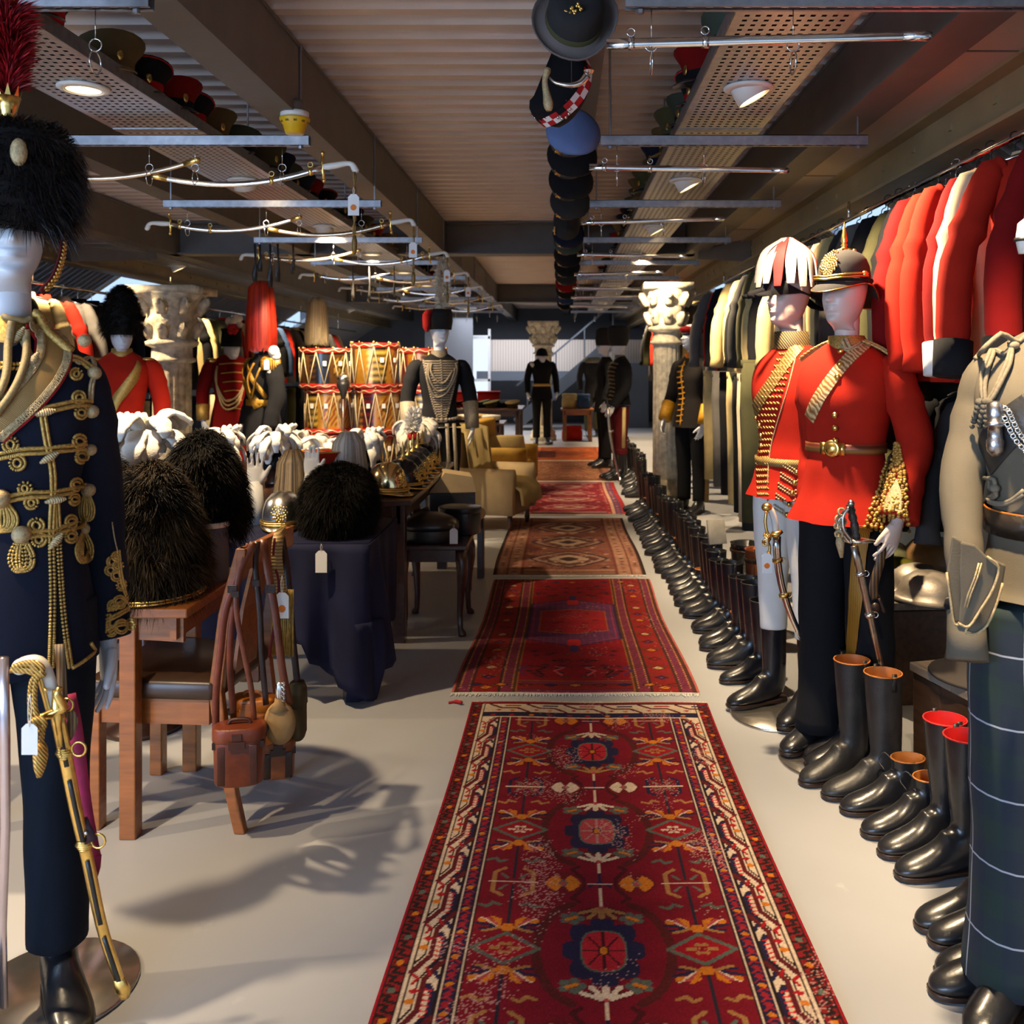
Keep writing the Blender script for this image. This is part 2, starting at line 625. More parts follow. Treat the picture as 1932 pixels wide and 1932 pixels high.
# far end: ribbed white parapet, fascia, lit window, stair
RIB = wave_mat('ribbed_white_panel', (168, 158, 150), (196, 188, 180), 5.0, .6, 0, 'X', .5)
struct(MB().box(.10, 22.0, 1.68, 4.2, .08, .74).build('trim_20', RIB, smooth=False))
GB = mat('grey_blue_paint', (84, 92, 104), .6, 0, .06, 2)
struct(MB().box(.10, 21.98, 1.2, 4.2, .2, .22).build('trim_21', GB, smooth=False))
struct(MB().box(1.3, 21.6, .75, 1.4, .1, 1.5).build('wall_stair', GB, smooth=False))
struct(MB().box(-2.6, 21.5, 1.5, 1.1, .1, 3.0).build('wall_far', WALLM, smooth=False))
wn = thing('window_20', '', '')
del wn['label'], wn['category']
struct(wn)
m1 = MB()
for xx in (-2.16, -1.70):
 m1.box(xx, 21.9, 1.15, .06, .08, 2.3)
for zz in (.05, 1.1, 2.1):
 m1.box(-1.93, 21.9, zz, .5, .08, .06)
m1.build('window_frame', WFR, wn, smooth=False)
MB().box(-1.93, 21.92, 1.1, .42, .02, 2.1).build('pane', emit('daylit_pane', (.75, .86, 1.0), 1.1), wn, smooth=False)
st = thing('staircase', 'grey steel stair climbing to the right at the far end of the hall', 'stairs', (0, 21.2, 0))
mb = MB()
for yy in (-.45, .35):
 mb.bar((-1.0, yy, .15), (1.35, yy, 2.15), .05, .26)
stuff(mb.build('stringer', GB, st, smooth=False))
for k in range(9):
 f = (k + .5) / 9
 MB().box(-1.0 + 2.35 * f, -.05, .12 + 2.0 * f, .27, .8, .035).build('tread', GB, st, smooth=False)
mb = MB()
mb.bar((-1.0, -.45, 1.0), (1.35, -.45, 3.0), .04, .04)
for k in range(4):
 f = .1 + .27 * k
 mb.bar((-1.0 + 2.35 * f, -.45, .2 + 2 * f), (-1.0 + 2.35 * f, -.45, 1.0 + 2 * f), .03, .03)
stuff(mb.build('handrail', GB, st, smooth=False))
# ------------------------------------------------------------------ perforated trays, downlights
def perf():
 m = bpy.data.materials.new('perforated_zinc')
 nt, b = nodes(m)
 L = nt.links
 b.inputs['Metallic'].default_value = .75
 b.inputs['Roughness'].default_value = .38
 tc = nt.nodes.new('ShaderNodeTexCoord')
 nz = nt.nodes.new('ShaderNodeTexNoise')
 nz.inputs['Scale'].default_value = 30
 L.new(tc.outputs['Object'], nz.inputs['Vector'])
 rp = nt.nodes.new('ShaderNodeValToRGB')
 rp.color_ramp.elements[0].color = (.38, .36, .35, 1)
 rp.color_ramp.elements[1].color = (.62, .60, .58, 1)
 L.new(nz.outputs['Fac'], rp.inputs['Fac'])
 L.new(rp.outputs['Color'], b.inputs['Base Color'])
 sp = nt.nodes.new('ShaderNodeSeparateXYZ')
 L.new(tc.outputs['Object'], sp.inputs[0])
 def op(o, a, v):
  nn = nt.nodes.new('ShaderNodeMath')
  nn.operation = o
  for i, q in enumerate((a, v)):
   if q is None:
    continue
   if isinstance(q, (int, float)):
    nn.inputs[i].default_value = q
   else:
    L.new(q, nn.inputs[i])
  return nn.outputs[0]
 hx = op('LESS_THAN', op('ABSOLUTE', op('SUBTRACT', op('FRACT', op('MULTIPLY', sp.outputs[0], 30), None), .5), None), .23)
 hy = op('LESS_THAN', op('ABSOLUTE', op('SUBTRACT', op('FRACT', op('MULTIPLY', sp.outputs[1], 25), None), .5), None), .2)
 inx = op('LESS_THAN', op('ABSOLUTE', sp.outputs[0], None), .17)
 hole = op('MULTIPLY', op('MULTIPLY', hx, hy), inx)
 tr = nt.nodes.new('ShaderNodeBsdfTransparent')
 ms = nt.nodes.new('ShaderNodeMixShader')
 L.new(hole, ms.inputs[0])
 L.new(b.outputs[0], ms.inputs[1])
 L.new(tr.outputs[0], ms.inputs[2])
 L.new(ms.outputs[0], nt.nodes['Material Output'].inputs['Surface'])
 return m
DARK = mat('dark_slot_and_hole_shade', (0.02, 0.02, 0.02), .8)
PERF = perf()
ZT = 2.55
TRAYS = {}
TRAYLAB = {-1.82: 'long perforated zinc ceiling tray left of the aisle loaded with peaked caps',
  .71: 'long perforated zinc ceiling tray right of the aisle with tilted downlights',
  -4.15: 'perforated zinc ceiling tray furthest left near the scarlet coat rail'}
for x in (-1.82, .71, -4.15):
 t = thing('perforated_tray', TRAYLAB[x], 'tray', (x, 8.2, ZT))
 L2 = 10.6
 mb = MB()
 mb.add([(-.19, -L2, 0), (.19, -L2, 0), (.19, L2, 0), (-.19, L2, 0)], [(3, 2, 1, 0)])
 mb.build('tray_bed', PERF, t, smooth=False)
 MB().box(0, 0, .022, .36, 2 * L2, .004).build('hole_shade_sheet', DARK, t, smooth=False)  # dark sheet added above the bed so the perforations read as shaded
 mb = MB()
 for sx in (-.19, .19):
  mb.box(sx, 0, .025, .004, 2 * L2, .05)
  mb.box(sx - math.copysign(.008, sx), 0, .05, .016, 2 * L2, .003)
 for k in range(11):
  mb.box(0, -10 + k * 2, .0, .38, .05, .006)
 stuff(mb.build('tray_side', ZINC, t, smooth=False))
 for k in range(10):
  for sx in (-.17, .17):
   MB().tube([(sx, -9.9 + k * 2.2, 0), (sx, -9.9 + k * 2.2, .34)], .005, 6).build('hanger_rod', ZINC, t, smooth=False)
 TRAYS[x] = t
RINGM = mat('lamp_white', (226, 222, 214), .4, 0, .03)
BULB = emit('halogen_glow', (1.0, .72, .36), 14)
def downlight(x, y, tilt_x, tilt_y, label, lit=True, pw=1.0):
 """recessed adjustable spot: ring, tilted can, glowing face and the light it throws"""
 t = thing('downlight', label, 'light', (x, y, ZT), 0, 'ceiling downlights')
 mb = MB()
 mb.lathe([(.066, -.001), (.094, -.001), (.094, -.008), (.066, -.016), (.066, -.001)], 28, cap0=False, cap1=False)
 mb.build('ring', RINGM, t)
 M = Matrix.Rotation(tilt_y, 3, 'Y') @ Matrix.Rotation(tilt_x, 3, 'X')
 mb = MB()
 tl = .05 if (tilt_x or tilt_y) else .012
 mb.lathe([(.066, .06), (.066, -tl), (.062, -tl), (.062, -tl + .012)], 24, cap0=True, cap1=False, M=M)
 mb.build('can', RINGM, t)
 mb = MB()
 mb.lathe([(.0, -tl + .010), (.061, -tl + .010)], 24, cap0=False, cap1=False, M=M)
 mb.build('lamp_face', BULB, t, smooth=False)
 if lit:
  d = bpy.data.lights.new('spot', 'SPOT')
  d.energy = LAMP_W * pw
  d.color = LAMP
  d.spot_size = R(86 if x < 0 else 94)
  d.spot_blend = .6
  d.shadow_soft_size = .035
  o = bpy.data.objects.new('spot', d)
  COL.objects.link(o)
  dr = M @ Vector((0, 0, -1))
  o.location = Vector((x, y, ZT)) + dr * (tl + .012)
  o.rotation_mode = 'QUATERNION'
  o.rotation_quaternion = dr.to_track_quat('-Z', 'Y')
 return t
for k in range(11):
 y = -.05 + 1.8 * k
 wd = ordw(k)
 downlight(-1.82, y, R(42) if k == 4 else R(30) if k == 3 else 0, 0, '%s round downlight from the near end in the left perforated tray' % wd, pw=2.0 if k == 4 else 1.0)
 downlight(.71, y, R(28) if k == 5 else 0, R(-28), '%s downlight from the near end of right tray, tilted to the mannequins' % wd, pw=3.0 if k == 5 else 1.35)
for k in range(7):
 y = 1.8 + 2.75 * k
 downlight(-4.15, y, R(10), R(-24), '%s tilted downlight from the near end in the far left tray' % ordw(k))
# ------------------------------------------------------------------ strut channels with hooks
CHY = [2.5, 4.07, 5.68, 7.35, 9.0, 10.6, 12.2, 14.0, 15.8, 17.6]
DARK = mat('dark_slot_and_hole_shade', (0.02, 0.02, 0.02), .8)
ZS = 2.47
def channel(x0, x1, y, label, hooks):
 t = thing('strut_channel', label, 'rail', ((x0 + x1) / 2, y, ZS), 0, 'strut channels under the ceiling')
 l = x1 - x0
 mb = MB()
 mb.box(0, 0, .019, l, .041, .003)
 mb.box(0, -.019, 0, l, .003, .041)
 mb.box(0, .019, 0, l, .003, .041)
 mb.box(0, -.014, -.02, l, .012, .003)
 mb.box(0, .014, -.02, l, .012, .003)
 mb.build('channel', ZINC, t, smooth=False)
 mb = MB()
 k = -l / 2 + .05
 while k < l / 2 - .03:
  mb.box(k, -.0065, -.0215, .03, .011, .001)
  k += .05
 stuff(mb.build('slots', DARK, t, smooth=False))
 for sx in (-l / 2 + .04, l / 2 - .04):
  mb = MB()
  mb.tube([(sx, 0, -.035), (sx, 0, .42)], .005, 6)
  mb.lathe([(.011, -.034), (.011, -.024)], 6, c=(sx, 0, 0))
  stuff(mb.build('threaded_rod', ZINC, t, smooth=False))
 for hx in hooks:
  mb = MB()
  hx -= (x0 + x1) / 2
  mb.tube([(hx, 0, -.02), (hx, 0, -.10)], .0015, 5)
  mb.torus((hx, 0, -.118), .017, .002, 12, 5, M=rot('X', 90))
  mb.torus((hx, 0, -.165), .031, .0022, 14, 5, M=rot('Y', 90))
  stuff(mb.build('hook', CHROME, t))
 return t
for k, y in enumerate(CHY):
 channel(-2.42, -1.10, y, '%s zinc strut channel from the near end, left of the aisle' % ordw(k),
   (-2.28, -1.80, -1.6, -1.22) if y > 3 else (-1.25, -1.6))
 channel(.17, 1.33, y, '%s zinc strut channel from the near end, right of the aisle' % ordw(k), (.24, .62))
# ------------------------------------------------------------------ cast iron columns
def column(label, x, y, r, m, z1):
 t = thing('cast_column', label, 'column', (x, y, 0))
 mb = MB()
 rings = []
 nf = 96
 for z in (.28, z1 - .62):
  ring = []
  for k in range(nf):
   a = 2 * PI * k / nf
   rr = r * (1 - .07 * (1 - abs(math.sin(8 * a)) ** .6)) * (1.02 if z < 1 else .97)
   ring.append(Vector((rr * math.cos(a), rr * math.sin(a), z)))
  rings.append(ring)
 mb.loft(rings, False, False)
 mb.build('shaft', m, t)
 mb = MB()
 mb.lathe([(r * 1.5, 0), (r * 1.5, .1), (r * 1.35, .11), (r * 1.4, .16), (r * 1.25, .2), (r * 1.1, .24), (r * 1.05, .29)], 28)
 mb.build('base', m, t)
 mb = MB()
 z0 = z1 - .62
 mb.lathe([(r, z0 - .01), (r * 1.18, z0), (r * 1.2, z0 + .025), (r * 1.02, z0 + .04), (r * 1.0, z0 + .12), (r * 1.3, z0 + .14),
   (r * 1.34, z0 + .17), (r * 1.1, z0 + .19), (r * 1.12, z0 + .3), (r * 1.35, z0 + .34), (r * 1.25, z0 + .38),
   (r * 1.3, z0 + .46), (r * 1.75, z0 + .56), (r * 1.8, z0 + .58)], 28)
 for i in range(8):
  a = PI * i / 4
  for zz, s_ in ((.2, 1.15), (.40, 1.42)):
   mb.tube(cr([(r * s_ * .95 * math.cos(a), r * s_ * .95 * math.sin(a), z0 + zz),
      (r * s_ * 1.15 * math.cos(a), r * s_ * 1.15 * math.sin(a), z0 + zz + .08),
      (r * s_ * 1.32 * math.cos(a), r * s_ * 1.32 * math.sin(a), z0 + zz + .11),
      (r * s_ * 1.30 * math.cos(a), r * s_ * 1.30 * math.sin(a), z0 + zz + .07)], 3), [.04, .045, .05, .05, .045, .04, .03, .025, .02, .02][:10], 6, .5)
 mb.box(0, 0, z1 - .02, r * 3.5, r * 3.5, .06)
 mb.build('capital', m, t)
 return t
STONE = mat('flaking_paint_iron', (190, 178, 152), .7, 0, .4, 16, .6, 40, .008)
column('fluted cast column with flaking paint beside the left coat rail', -3.3, 7.9, .16, STONE, 2.13)
PALEST = mat('whitewashed_iron', (216, 204, 176), .6, 0, .3, 18, .5, 40, .006)
column('fluted whitewashed column among the coats right of the aisle', 1.10, 9.8, .145, PALEST, 2.32)
column('pale banded column behind the lone figure at the far end', -.36, 18.2, .17, PALEST, 2.3)
# ================================================================== BUILDERS FOR FIGURES, HATS, SWORDS
from mathutils.bvhtree import BVHTree
RNG = np.random.default_rng(5)
def fur(name, P, N, L, wd, droop, c0, c1, parent, jit=.5, material=None, clump=None, tilt=None):
 """tufts of hair as real tapering blades: P roots, N directions (n,3), L lengths"""
 n = len(P)
 P = np.asarray(P, float)
 N = np.asarray(N, float)
 q = P * 38
 fld = np.stack([np.sin(q[:, 1] * 1.3 + 2 * np.sin(q[:, 2])), np.sin(q[:, 2] * 1.1 + 2 * np.sin(q[:, 0])), np.sin(q[:, 0] * 1.2 + 2 * np.sin(q[:, 1]))], 1)
 D = N + RNG.normal(0, jit * .55, (n, 3)) + fld * jit * .9
 if tilt is not None:
  D = D + tilt
 D /= np.linalg.norm(D, axis=1)[:, None] + 1e-9
 Lr = (np.asarray(L) * RNG.uniform(.6, 1.15, n))[:, None]
 up = RNG.normal(0, 1, (n, 3))
 S = np.cross(D, up)
 S /= np.linalg.norm(S, axis=1)[:, None] + 1e-9
 g = np.array([0, 0, -1.0])
 M1 = P + D * Lr * .55 + g * droop * Lr * .25
 T = P + D * Lr + g * droop * Lr
 w2 = wd * RNG.uniform(.6, 1.3, n)[:, None]
 V = np.stack([P - S * w2, P + S * w2, M1 + S * w2 * .8, M1 - S * w2 * .8, T], 1).reshape(-1, 3)
 b = np.arange(n)[:, None] * 5
 quads = (b + np.array([0, 1, 2, 3])).tolist()
 tris = (b + np.array([3, 2, 4])).tolist()
 f = RNG.uniform(0, 1, n)
 if clump is not None:
  f = np.clip(f * .5 + clump * .5, 0, 1)
 c0 = np.array(rgb(c0))
 c1 = np.array(rgb(c1))
 ct = c0 + (c1 - c0) * (f[:, None] ** 1.6)
 cols = np.ones((n, 5, 4), np.float32)
 cols[:, 0:2, :3] = c0
 cols[:, 2:4, :3] = (c0 * .5 + ct * .5)[:, None, :]
 cols[:, 4, :3] = ct
 m = MB()
 m.v = [tuple(p) for p in V]
 m.f = [tuple(q) for q in quads] + [tuple(q) for q in tris]
 m.col = cols.reshape(-1, 4)
 return stuff(m.build(name, material or FURT, parent))
def ell_pts(n, rx, ry, rz, c=(0, 0, 0), zmin=-1.0):
 """random roots on an ellipsoid with outward normals"""
 u = RNG.normal(0, 1, (n * 3, 3))
 u /= np.linalg.norm(u, axis=1)[:, None]
 u = u[u[:, 2] > zmin][:n]
 P = u * np.array([rx, ry, rz]) + np.array(c)
 Nn = u / np.array([rx, ry, rz])
 Nn /= np.linalg.norm(Nn, axis=1)[:, None]
 return P, Nn
def clump_of(P, s=14):
 q = np.sin(P[:, 0] * s * 2.1 + 3 * np.sin(P[:, 2] * s)) + np.sin(P[:, 2] * s * 1.7 + 2 * np.sin(P[:, 1] * s))
 return np.clip(.5 + q * .3, 0, 1)
# ------------------------------------------------------------------ torso
class Torso:
 BASE = [(.84, .200, .150, .0, 2.3), (.92, .192, .140, 0, 2.3), (1.0, .180, .130, 0, 2.3), (1.10, .160, .116, 0, 2.3), (1.17, .152, .108, 0, 2.3),
   (1.27, .168, .118, 0, 2.4), (1.36, .186, .128, .0, 2.5), (1.44, .194, .120, .008, 2.6), (1.50, .182, .100, .016, 2.5),
   (1.545, .135, .078, .02, 2.2), (1.575, .085, .066, .018, 2.0), (1.59, .068, .064, .015, 2.0)]
 def __init__(s, hem=.80, sc=(1, 1), flare=0.0):
  rows = [r for r in Torso.BASE if r[0] > hem + .02]
  r0 = Torso.BASE[0]
  rows = [(hem, r0[1] + flare, r0[2] + flare, 0, 2.3)] + rows
  rows = [(z, rx * sc[0], ry * sc[1], cy, p) for z, rx, ry, cy, p in rows]
  s.rows = np.array(cr(rows, 4))
 def par(s, z):
  return [float(np.interp(z, s.rows[:, 0], s.rows[:, k])) for k in (1, 2, 3, 4)]
 def pt(s, a, z, off=0.0):
  """a: angle from the front (-y) towards +x, degrees"""
  rx, ry, cy, p = s.par(z)
  sn, cs = math.sin(R(a)), math.cos(R(a))
  x = (rx + off) * math.copysign(abs(sn) ** (2 / p), sn)
  y = cy - (ry + off) * math.copysign(abs(cs) ** (2 / p), cs)
  return Vector((x, y, z))
 def mb(s, n=40, fold=0.0):
  m = MB()
  rings = []
  for z, rx, ry, cy, p in s.rows:
   r = se_ring(0, cy, z, rx, ry, n, p)
   if fold and z < 1.12:
    f = fold * (1.12 - z) / .3
    for k, q in enumerate(r):
     e = Vector((q.x, q.y - cy, 0)).normalized()
     r[k] = q + e * f * (math.sin(k * 2 * PI / n * 7) + .6 * math.sin(k * 2 * PI / n * 11 + 1))
   rings.append(r)
  m.loft(rings, False, True)
  return m
def arm_path(side, z0=1.472, elbow=(.262, .02, 1.22), wrist=(.272, -.05, .955)):
 k = elbow[0] / .262
 return [(side * .150 * k, .018, z0 + .012), (side * .195 * k, .018, z0 - .008), (side * .225 * k, .02, z0 - .09),
   (side * elbow[0], elbow[1], elbow[2]), (side * (elbow[0] + wrist[0]) / 2, (elbow[1] + wrist[1]) / 2 - .004, (elbow[2] + wrist[2]) / 2),
   (side * wrist[0], wrist[1], wrist[2])]
def sleeve_mb(path, r=(.046, .064, .067, .061, .056, .053), wrinkle=.004, n=18, flat=1.12):
 m = MB()
 P = cr([tuple(p) + (q,) for p, q in zip(path, r)], 5)
 pts = [Vector(p[:3]) for p in P]
 rr = [p[3] for p in P]
 for i in range(len(rr)):
  rr[i] *= 1 + wrinkle / .06 * math.sin(i * 1.9) * (.4 + .6 * math.sin(i * .7))
 m.tube(pts, rr, n, flat, nrm=(0, 1, 0))
 return m
# ------------------------------------------------------------------ head, hand, boot
def head_mb(c, yaw=0, pitch=0, neck=.13, s=1.0):
 """abstract shop-mannequin head: brow, nose, lips, chin; c = chin height point"""
 m = MB()
 Z = [-.03, -.012, 0, .012, .03, .05, .07, .09, .12, .145, .17, .195, .215, .228, .235]
 F = [.020, .058, .084, .091, .089, .091, .0925, .093, .0865, .0925, .092, .082, .062, .035, .004]
 B = [.052, .048, .046, .05, .058, .068, .078, .088, .100, .104, .101, .088, .066, .038, .004]
 W = [.044, .041, .042, .048, .057, .0645, .069, .0715, .075, .0765, .075, .067, .052, .030, .003]
 zz = np.r_[np.linspace(-.03, .21, 44), np.linspace(.214, .235, 7)]
 n = 56
 rings = []
 for z in zz:
  f, b, w_ = (np.interp(z, Z, q) for q in (F, B, W))
  ring = []
  for k in range(n):
   a = 2 * PI * k / n
   sn, cs = math.sin(a), math.cos(a)
   e = 2 / 2.15
   x = w_ * math.copysign(abs(sn) ** e, sn)
   y = -(f if cs > 0 else b) * math.copysign(abs(cs) ** e, cs)
   if cs > 0:
    g = lambda x0, z0, sx, sz: math.exp(-((abs(x) - x0) / sx) ** 2 - ((z - z0) / sz) ** 2)
    nose = math.exp(-(x / (.008 + .07 * max(0, .125 - z) * .9)) ** 2) * max(0, min(1, (.128 - z) / .045)) * (1 / (1 + math.exp(-(z - .0765) / .0022)))
    y -= nose * .036 * (1 - .25 * math.exp(-((z - .085) / .02) ** 2) * (abs(x) > .012))
    y -= .013 * g(0, .0575, .021, .0050) + .014 * g(0, .0455, .018, .006)
    y += .008 * g(0, .0515, .026, .0024) + .007 * g(0, .034, .022, .007)
    y += .016 * g(.031, .119, .017, .013)
    y -= .005 * g(.030, .141, .02, .008) + .006 * g(.031, .116, .010, .006)
    y -= .004 * g(0, .008, .018, .012)
    y -= .003 * g(.045, .085, .02, .02)
   ring.append(Vector((x, y, z)) * s)
  rings.append(ring)
 M = Matrix.Rotation(R(yaw), 3, 'Z') @ Matrix.Rotation(R(pitch), 3, 'X')
 rings = [[M @ p + Vector(c) for p in r] for r in rings]
 m.loft(rings, True, True)
 c = Vector(c)
 back = M @ Vector((0, .018, .03))
 m.tube([c + Vector((0, .026, -neck)), c + Vector((0, .020, -neck * .5)) + back * .2, c + back], [.046, .046, .048], 24)
 return m
def hand_mb(wrist, d, palm_n, side, s=1.0, curl=(20, 26, 30, 34), spread=5, thumb=38, grip=0):
 """wrist point, direction of the fingers d, palm normal; five separate fingers"""
 d = Vector(d).normalized()
 pn = Vector(palm_n)
 pn = (pn - d * pn.dot(d)).normalized()
 t = d.cross(pn).normalized() * side     # towards the thumb
 w_ = Vector(wrist)
 m = MB()
 rings = []
 for f, a, b in ((-.03, .026, .021), (.0, .027, .020), (.03, .036, .018), (.065, .041, .015), (.088, .040, .012)):
  c = w_ + d * f * s + t * (.002 * s)
  rings.append([c + (t * math.cos(2 * PI * k / 14) * a + pn * math.sin(2 * PI * k / 14) * b) * s for k in range(14)])
 m.loft(rings)
 for i, (L, r_, off) in enumerate(((.072, .0088, .029), (.082, .0092, .010), (.076, .0088, -.010), (.060, .0078, -.028))):
  p = w_ + (d * .080 + t * off) * s
  ang = R(spread * (1.5 - i))
  dd = (d * math.cos(ang) + t * math.sin(ang)).normalized()
  path = [p - dd * .02 * s, p]
  cu = R(curl[i] + grip)
  for f in (.42, .32, .26):
   dd = (dd * math.cos(cu * .55) + pn * math.sin(cu * .55)).normalized()
   p = p + dd * L * f * s
   path.append(p)
  path = cr([tuple(q) for q in path], 2)
  rr = [r_ * s * (1.05 - .35 * k / (len(path) - 1)) for k in range(len(path))]
  m.tube(path, rr, 8, nrm=pn)
  m.ball(path[-1], rr[-1], n=8, m=4)
 p = w_ + (d * .022 + t * .024) * s
 a = R(thumb)
 dd = (d * math.cos(a) + t * math.sin(a) + pn * .25).normalized()
 path = [p, p + dd * .035 * s]
 dd2 = (dd + d * .5 + pn * .25).normalized()
 path += [path[-1] + dd2 * .03 * s, path[-1] + dd2 * .055 * s]
 path = cr([tuple(q) for q in path], 2)
 rr = [(.0155 - .007 * k / (len(path) - 1)) * s for k in range(len(path))]
 m.tube(path, rr, 8, nrm=pn)
 m.ball(path[-1], rr[-1], n=8, m=4)
 return m
def boot_parts(parent, m_up, hgt=.40, top=(.062, .066), lace=False, lining=None, M=None, tag_tab=True, shaft='shaft', sub=1, seam=None):
 """riding or ankle boot; toe to -y. parts: upper, sole, (lining, laces, pull_tab)"""
 M4 = M if M is not None else Matrix.Identity(4)
 S = []
 hs = [hgt, hgt * .8, hgt * .6, .24, .17, .135] if hgt > .28 else [hgt, (hgt + .135) / 2, .135]
 for i, h in enumerate(hs):
  f = max(0.0, (h - .135) / max(.01, hgt - .135))
  S.append((0, .004 - .012 * f * (hgt > .28), h, 0, .043 + (top[0] - .043) * f ** .7, .054 + (top[1] - .054) * f ** .7))
 S += [(0, -.002, .105, 18, .040, .066), (0, -.016, .082, 32, .040, .080), (0, -.034, .068, 46, .041, .078), (0, -.075, .054, 68, .044, .055),
  (0, -.125, .042, 84, .049, .038), (0, -.175, .036, 90, .048, .030), (0, -.212, .031, 94, .039, .022), (0, -.232, .027, 98, .022, .013), (0, -.238, .025, 98, .006, .004)]
 n = 20
 rings = []
 for x, y, z, ph, a, b in S:
  ax = Vector((0, math.cos(R(ph)), -math.sin(R(ph))))
  r = []
  for k in range(n):
   q = 2 * PI * k / n
   p = Vector((x, y, z)) + Vector((a * math.cos(q), 0, 0)) + ax * b * math.sin(q)
   p.z = max(p.z, .016)
   r.append(p)
  rings.append(r)
 mb = MB()
 mb.M = M4
 mb.loft(rings, False, True)
 up = mb.build('upper', m_up, parent, sub=sub)
 mb = MB()
 mb.M = M4
 out = []
 for t in np.linspace(0, 2 * PI, 26)[:-1]:
  yy = -.088 + .152 * -math.cos(t)
  wv = .050 * abs(math.sin(t)) ** .75 * (1 + .10 * math.cos(2 * t) + (.05 if yy < -.1 else -.12))
  out.append((math.copysign(wv, math.sin(t)), yy))
 mb.prism(out[::-1], .006, .019, 'z')
 mb.prism([(x * .86, y) for x, y in ((-.036, -.02), (.036, -.02), (.038, .03), (.026, .058), (0, .066), (-.026, .058), (-.038, .03))], 0, .02, 'z')
 mb.build('sole', DKL, parent, bevel=.002)
 if lining is not None:
  mb = MB()
  mb.M = M4
  x, y, z, ph, a, b = S[0]
  zz = ((.003, .004), (-.02, .006), (-.06, .014), (-.12, .026))
  mb.loft([[Vector(((a - e) * math.cos(-2 * PI * k / n), y + (b - e) * math.sin(-2 * PI * k / n), z + dz)) for k in range(n)] for dz, e in zz], False, True)
  mb.tube([(a * .985 * math.cos(2 * PI * k / n), y + b * .985 * math.sin(2 * PI * k / n), z) for k in range(n + 1)], .0028, 5)
  mb.build('lining', lining, parent)
 if lace:
  for k in range(4):
   mb = MB()
   mb.M = M4
   f = k / 3
   yy, zz = -.070 + .030 * f, .100 + .05 * f
   mb.tube([(-.024, yy + .012, zz - .012), (0, yy - .006, zz + .002), (.024, yy + .012, zz - .012)], .003, 6)
   mb.build('lace', BLKM, parent)
  mb = MB()
  mb.M = M4
  mb.tube(cr([(0, -.045, .158), (-.03, -.065, .18), (-.04, -.08, .15), (-.01, -.075, .13)], 4), .0025, 6)
  mb.build('lace', BLKM, parent)
 if hgt > .3 and tag_tab:
  for sx in (-1, 1):
   mb = MB()
   mb.M = M4
   mb.strap([(sx * (top[0] - .006), 0, hgt - .05), (sx * (top[0] - .004), 0, hgt + .012)], .018, .003, (sx, 0, 0))
   mb.build('pull_tab', BLKM, parent)
 return up
def leg_mb(side, hem=.12, thigh=.094, knee=.072, calf=.068, ankle=.066, foot=(.10, .0), zt=.95, crease=.006):
 m = MB()
 rows = [(side * .088, 0, zt, thigh * 1.0), (side * .092, -.002, .80, thigh * .97), (side * .096, -.004, .55, knee), (side * .098, .004, .34, calf),
   (side * foot[0], foot[1], hem, ankle)]
 rings = []
 for x, y, z, r in cr(rows, 6):
  ring = []
  for k in range(22):
   a = 2 * PI * k / 22
   rr = r * (1 + crease / r * max(0, math.cos(a + PI / 2)) ** 8 + .015 * math.sin(3 * a + z * 30))
   ring.append(Vector((x + rr * math.cos(a), y + rr * 1.08 * math.sin(a), z)))
  rings.append(ring)
 m.loft(rings, True, True)
 return m
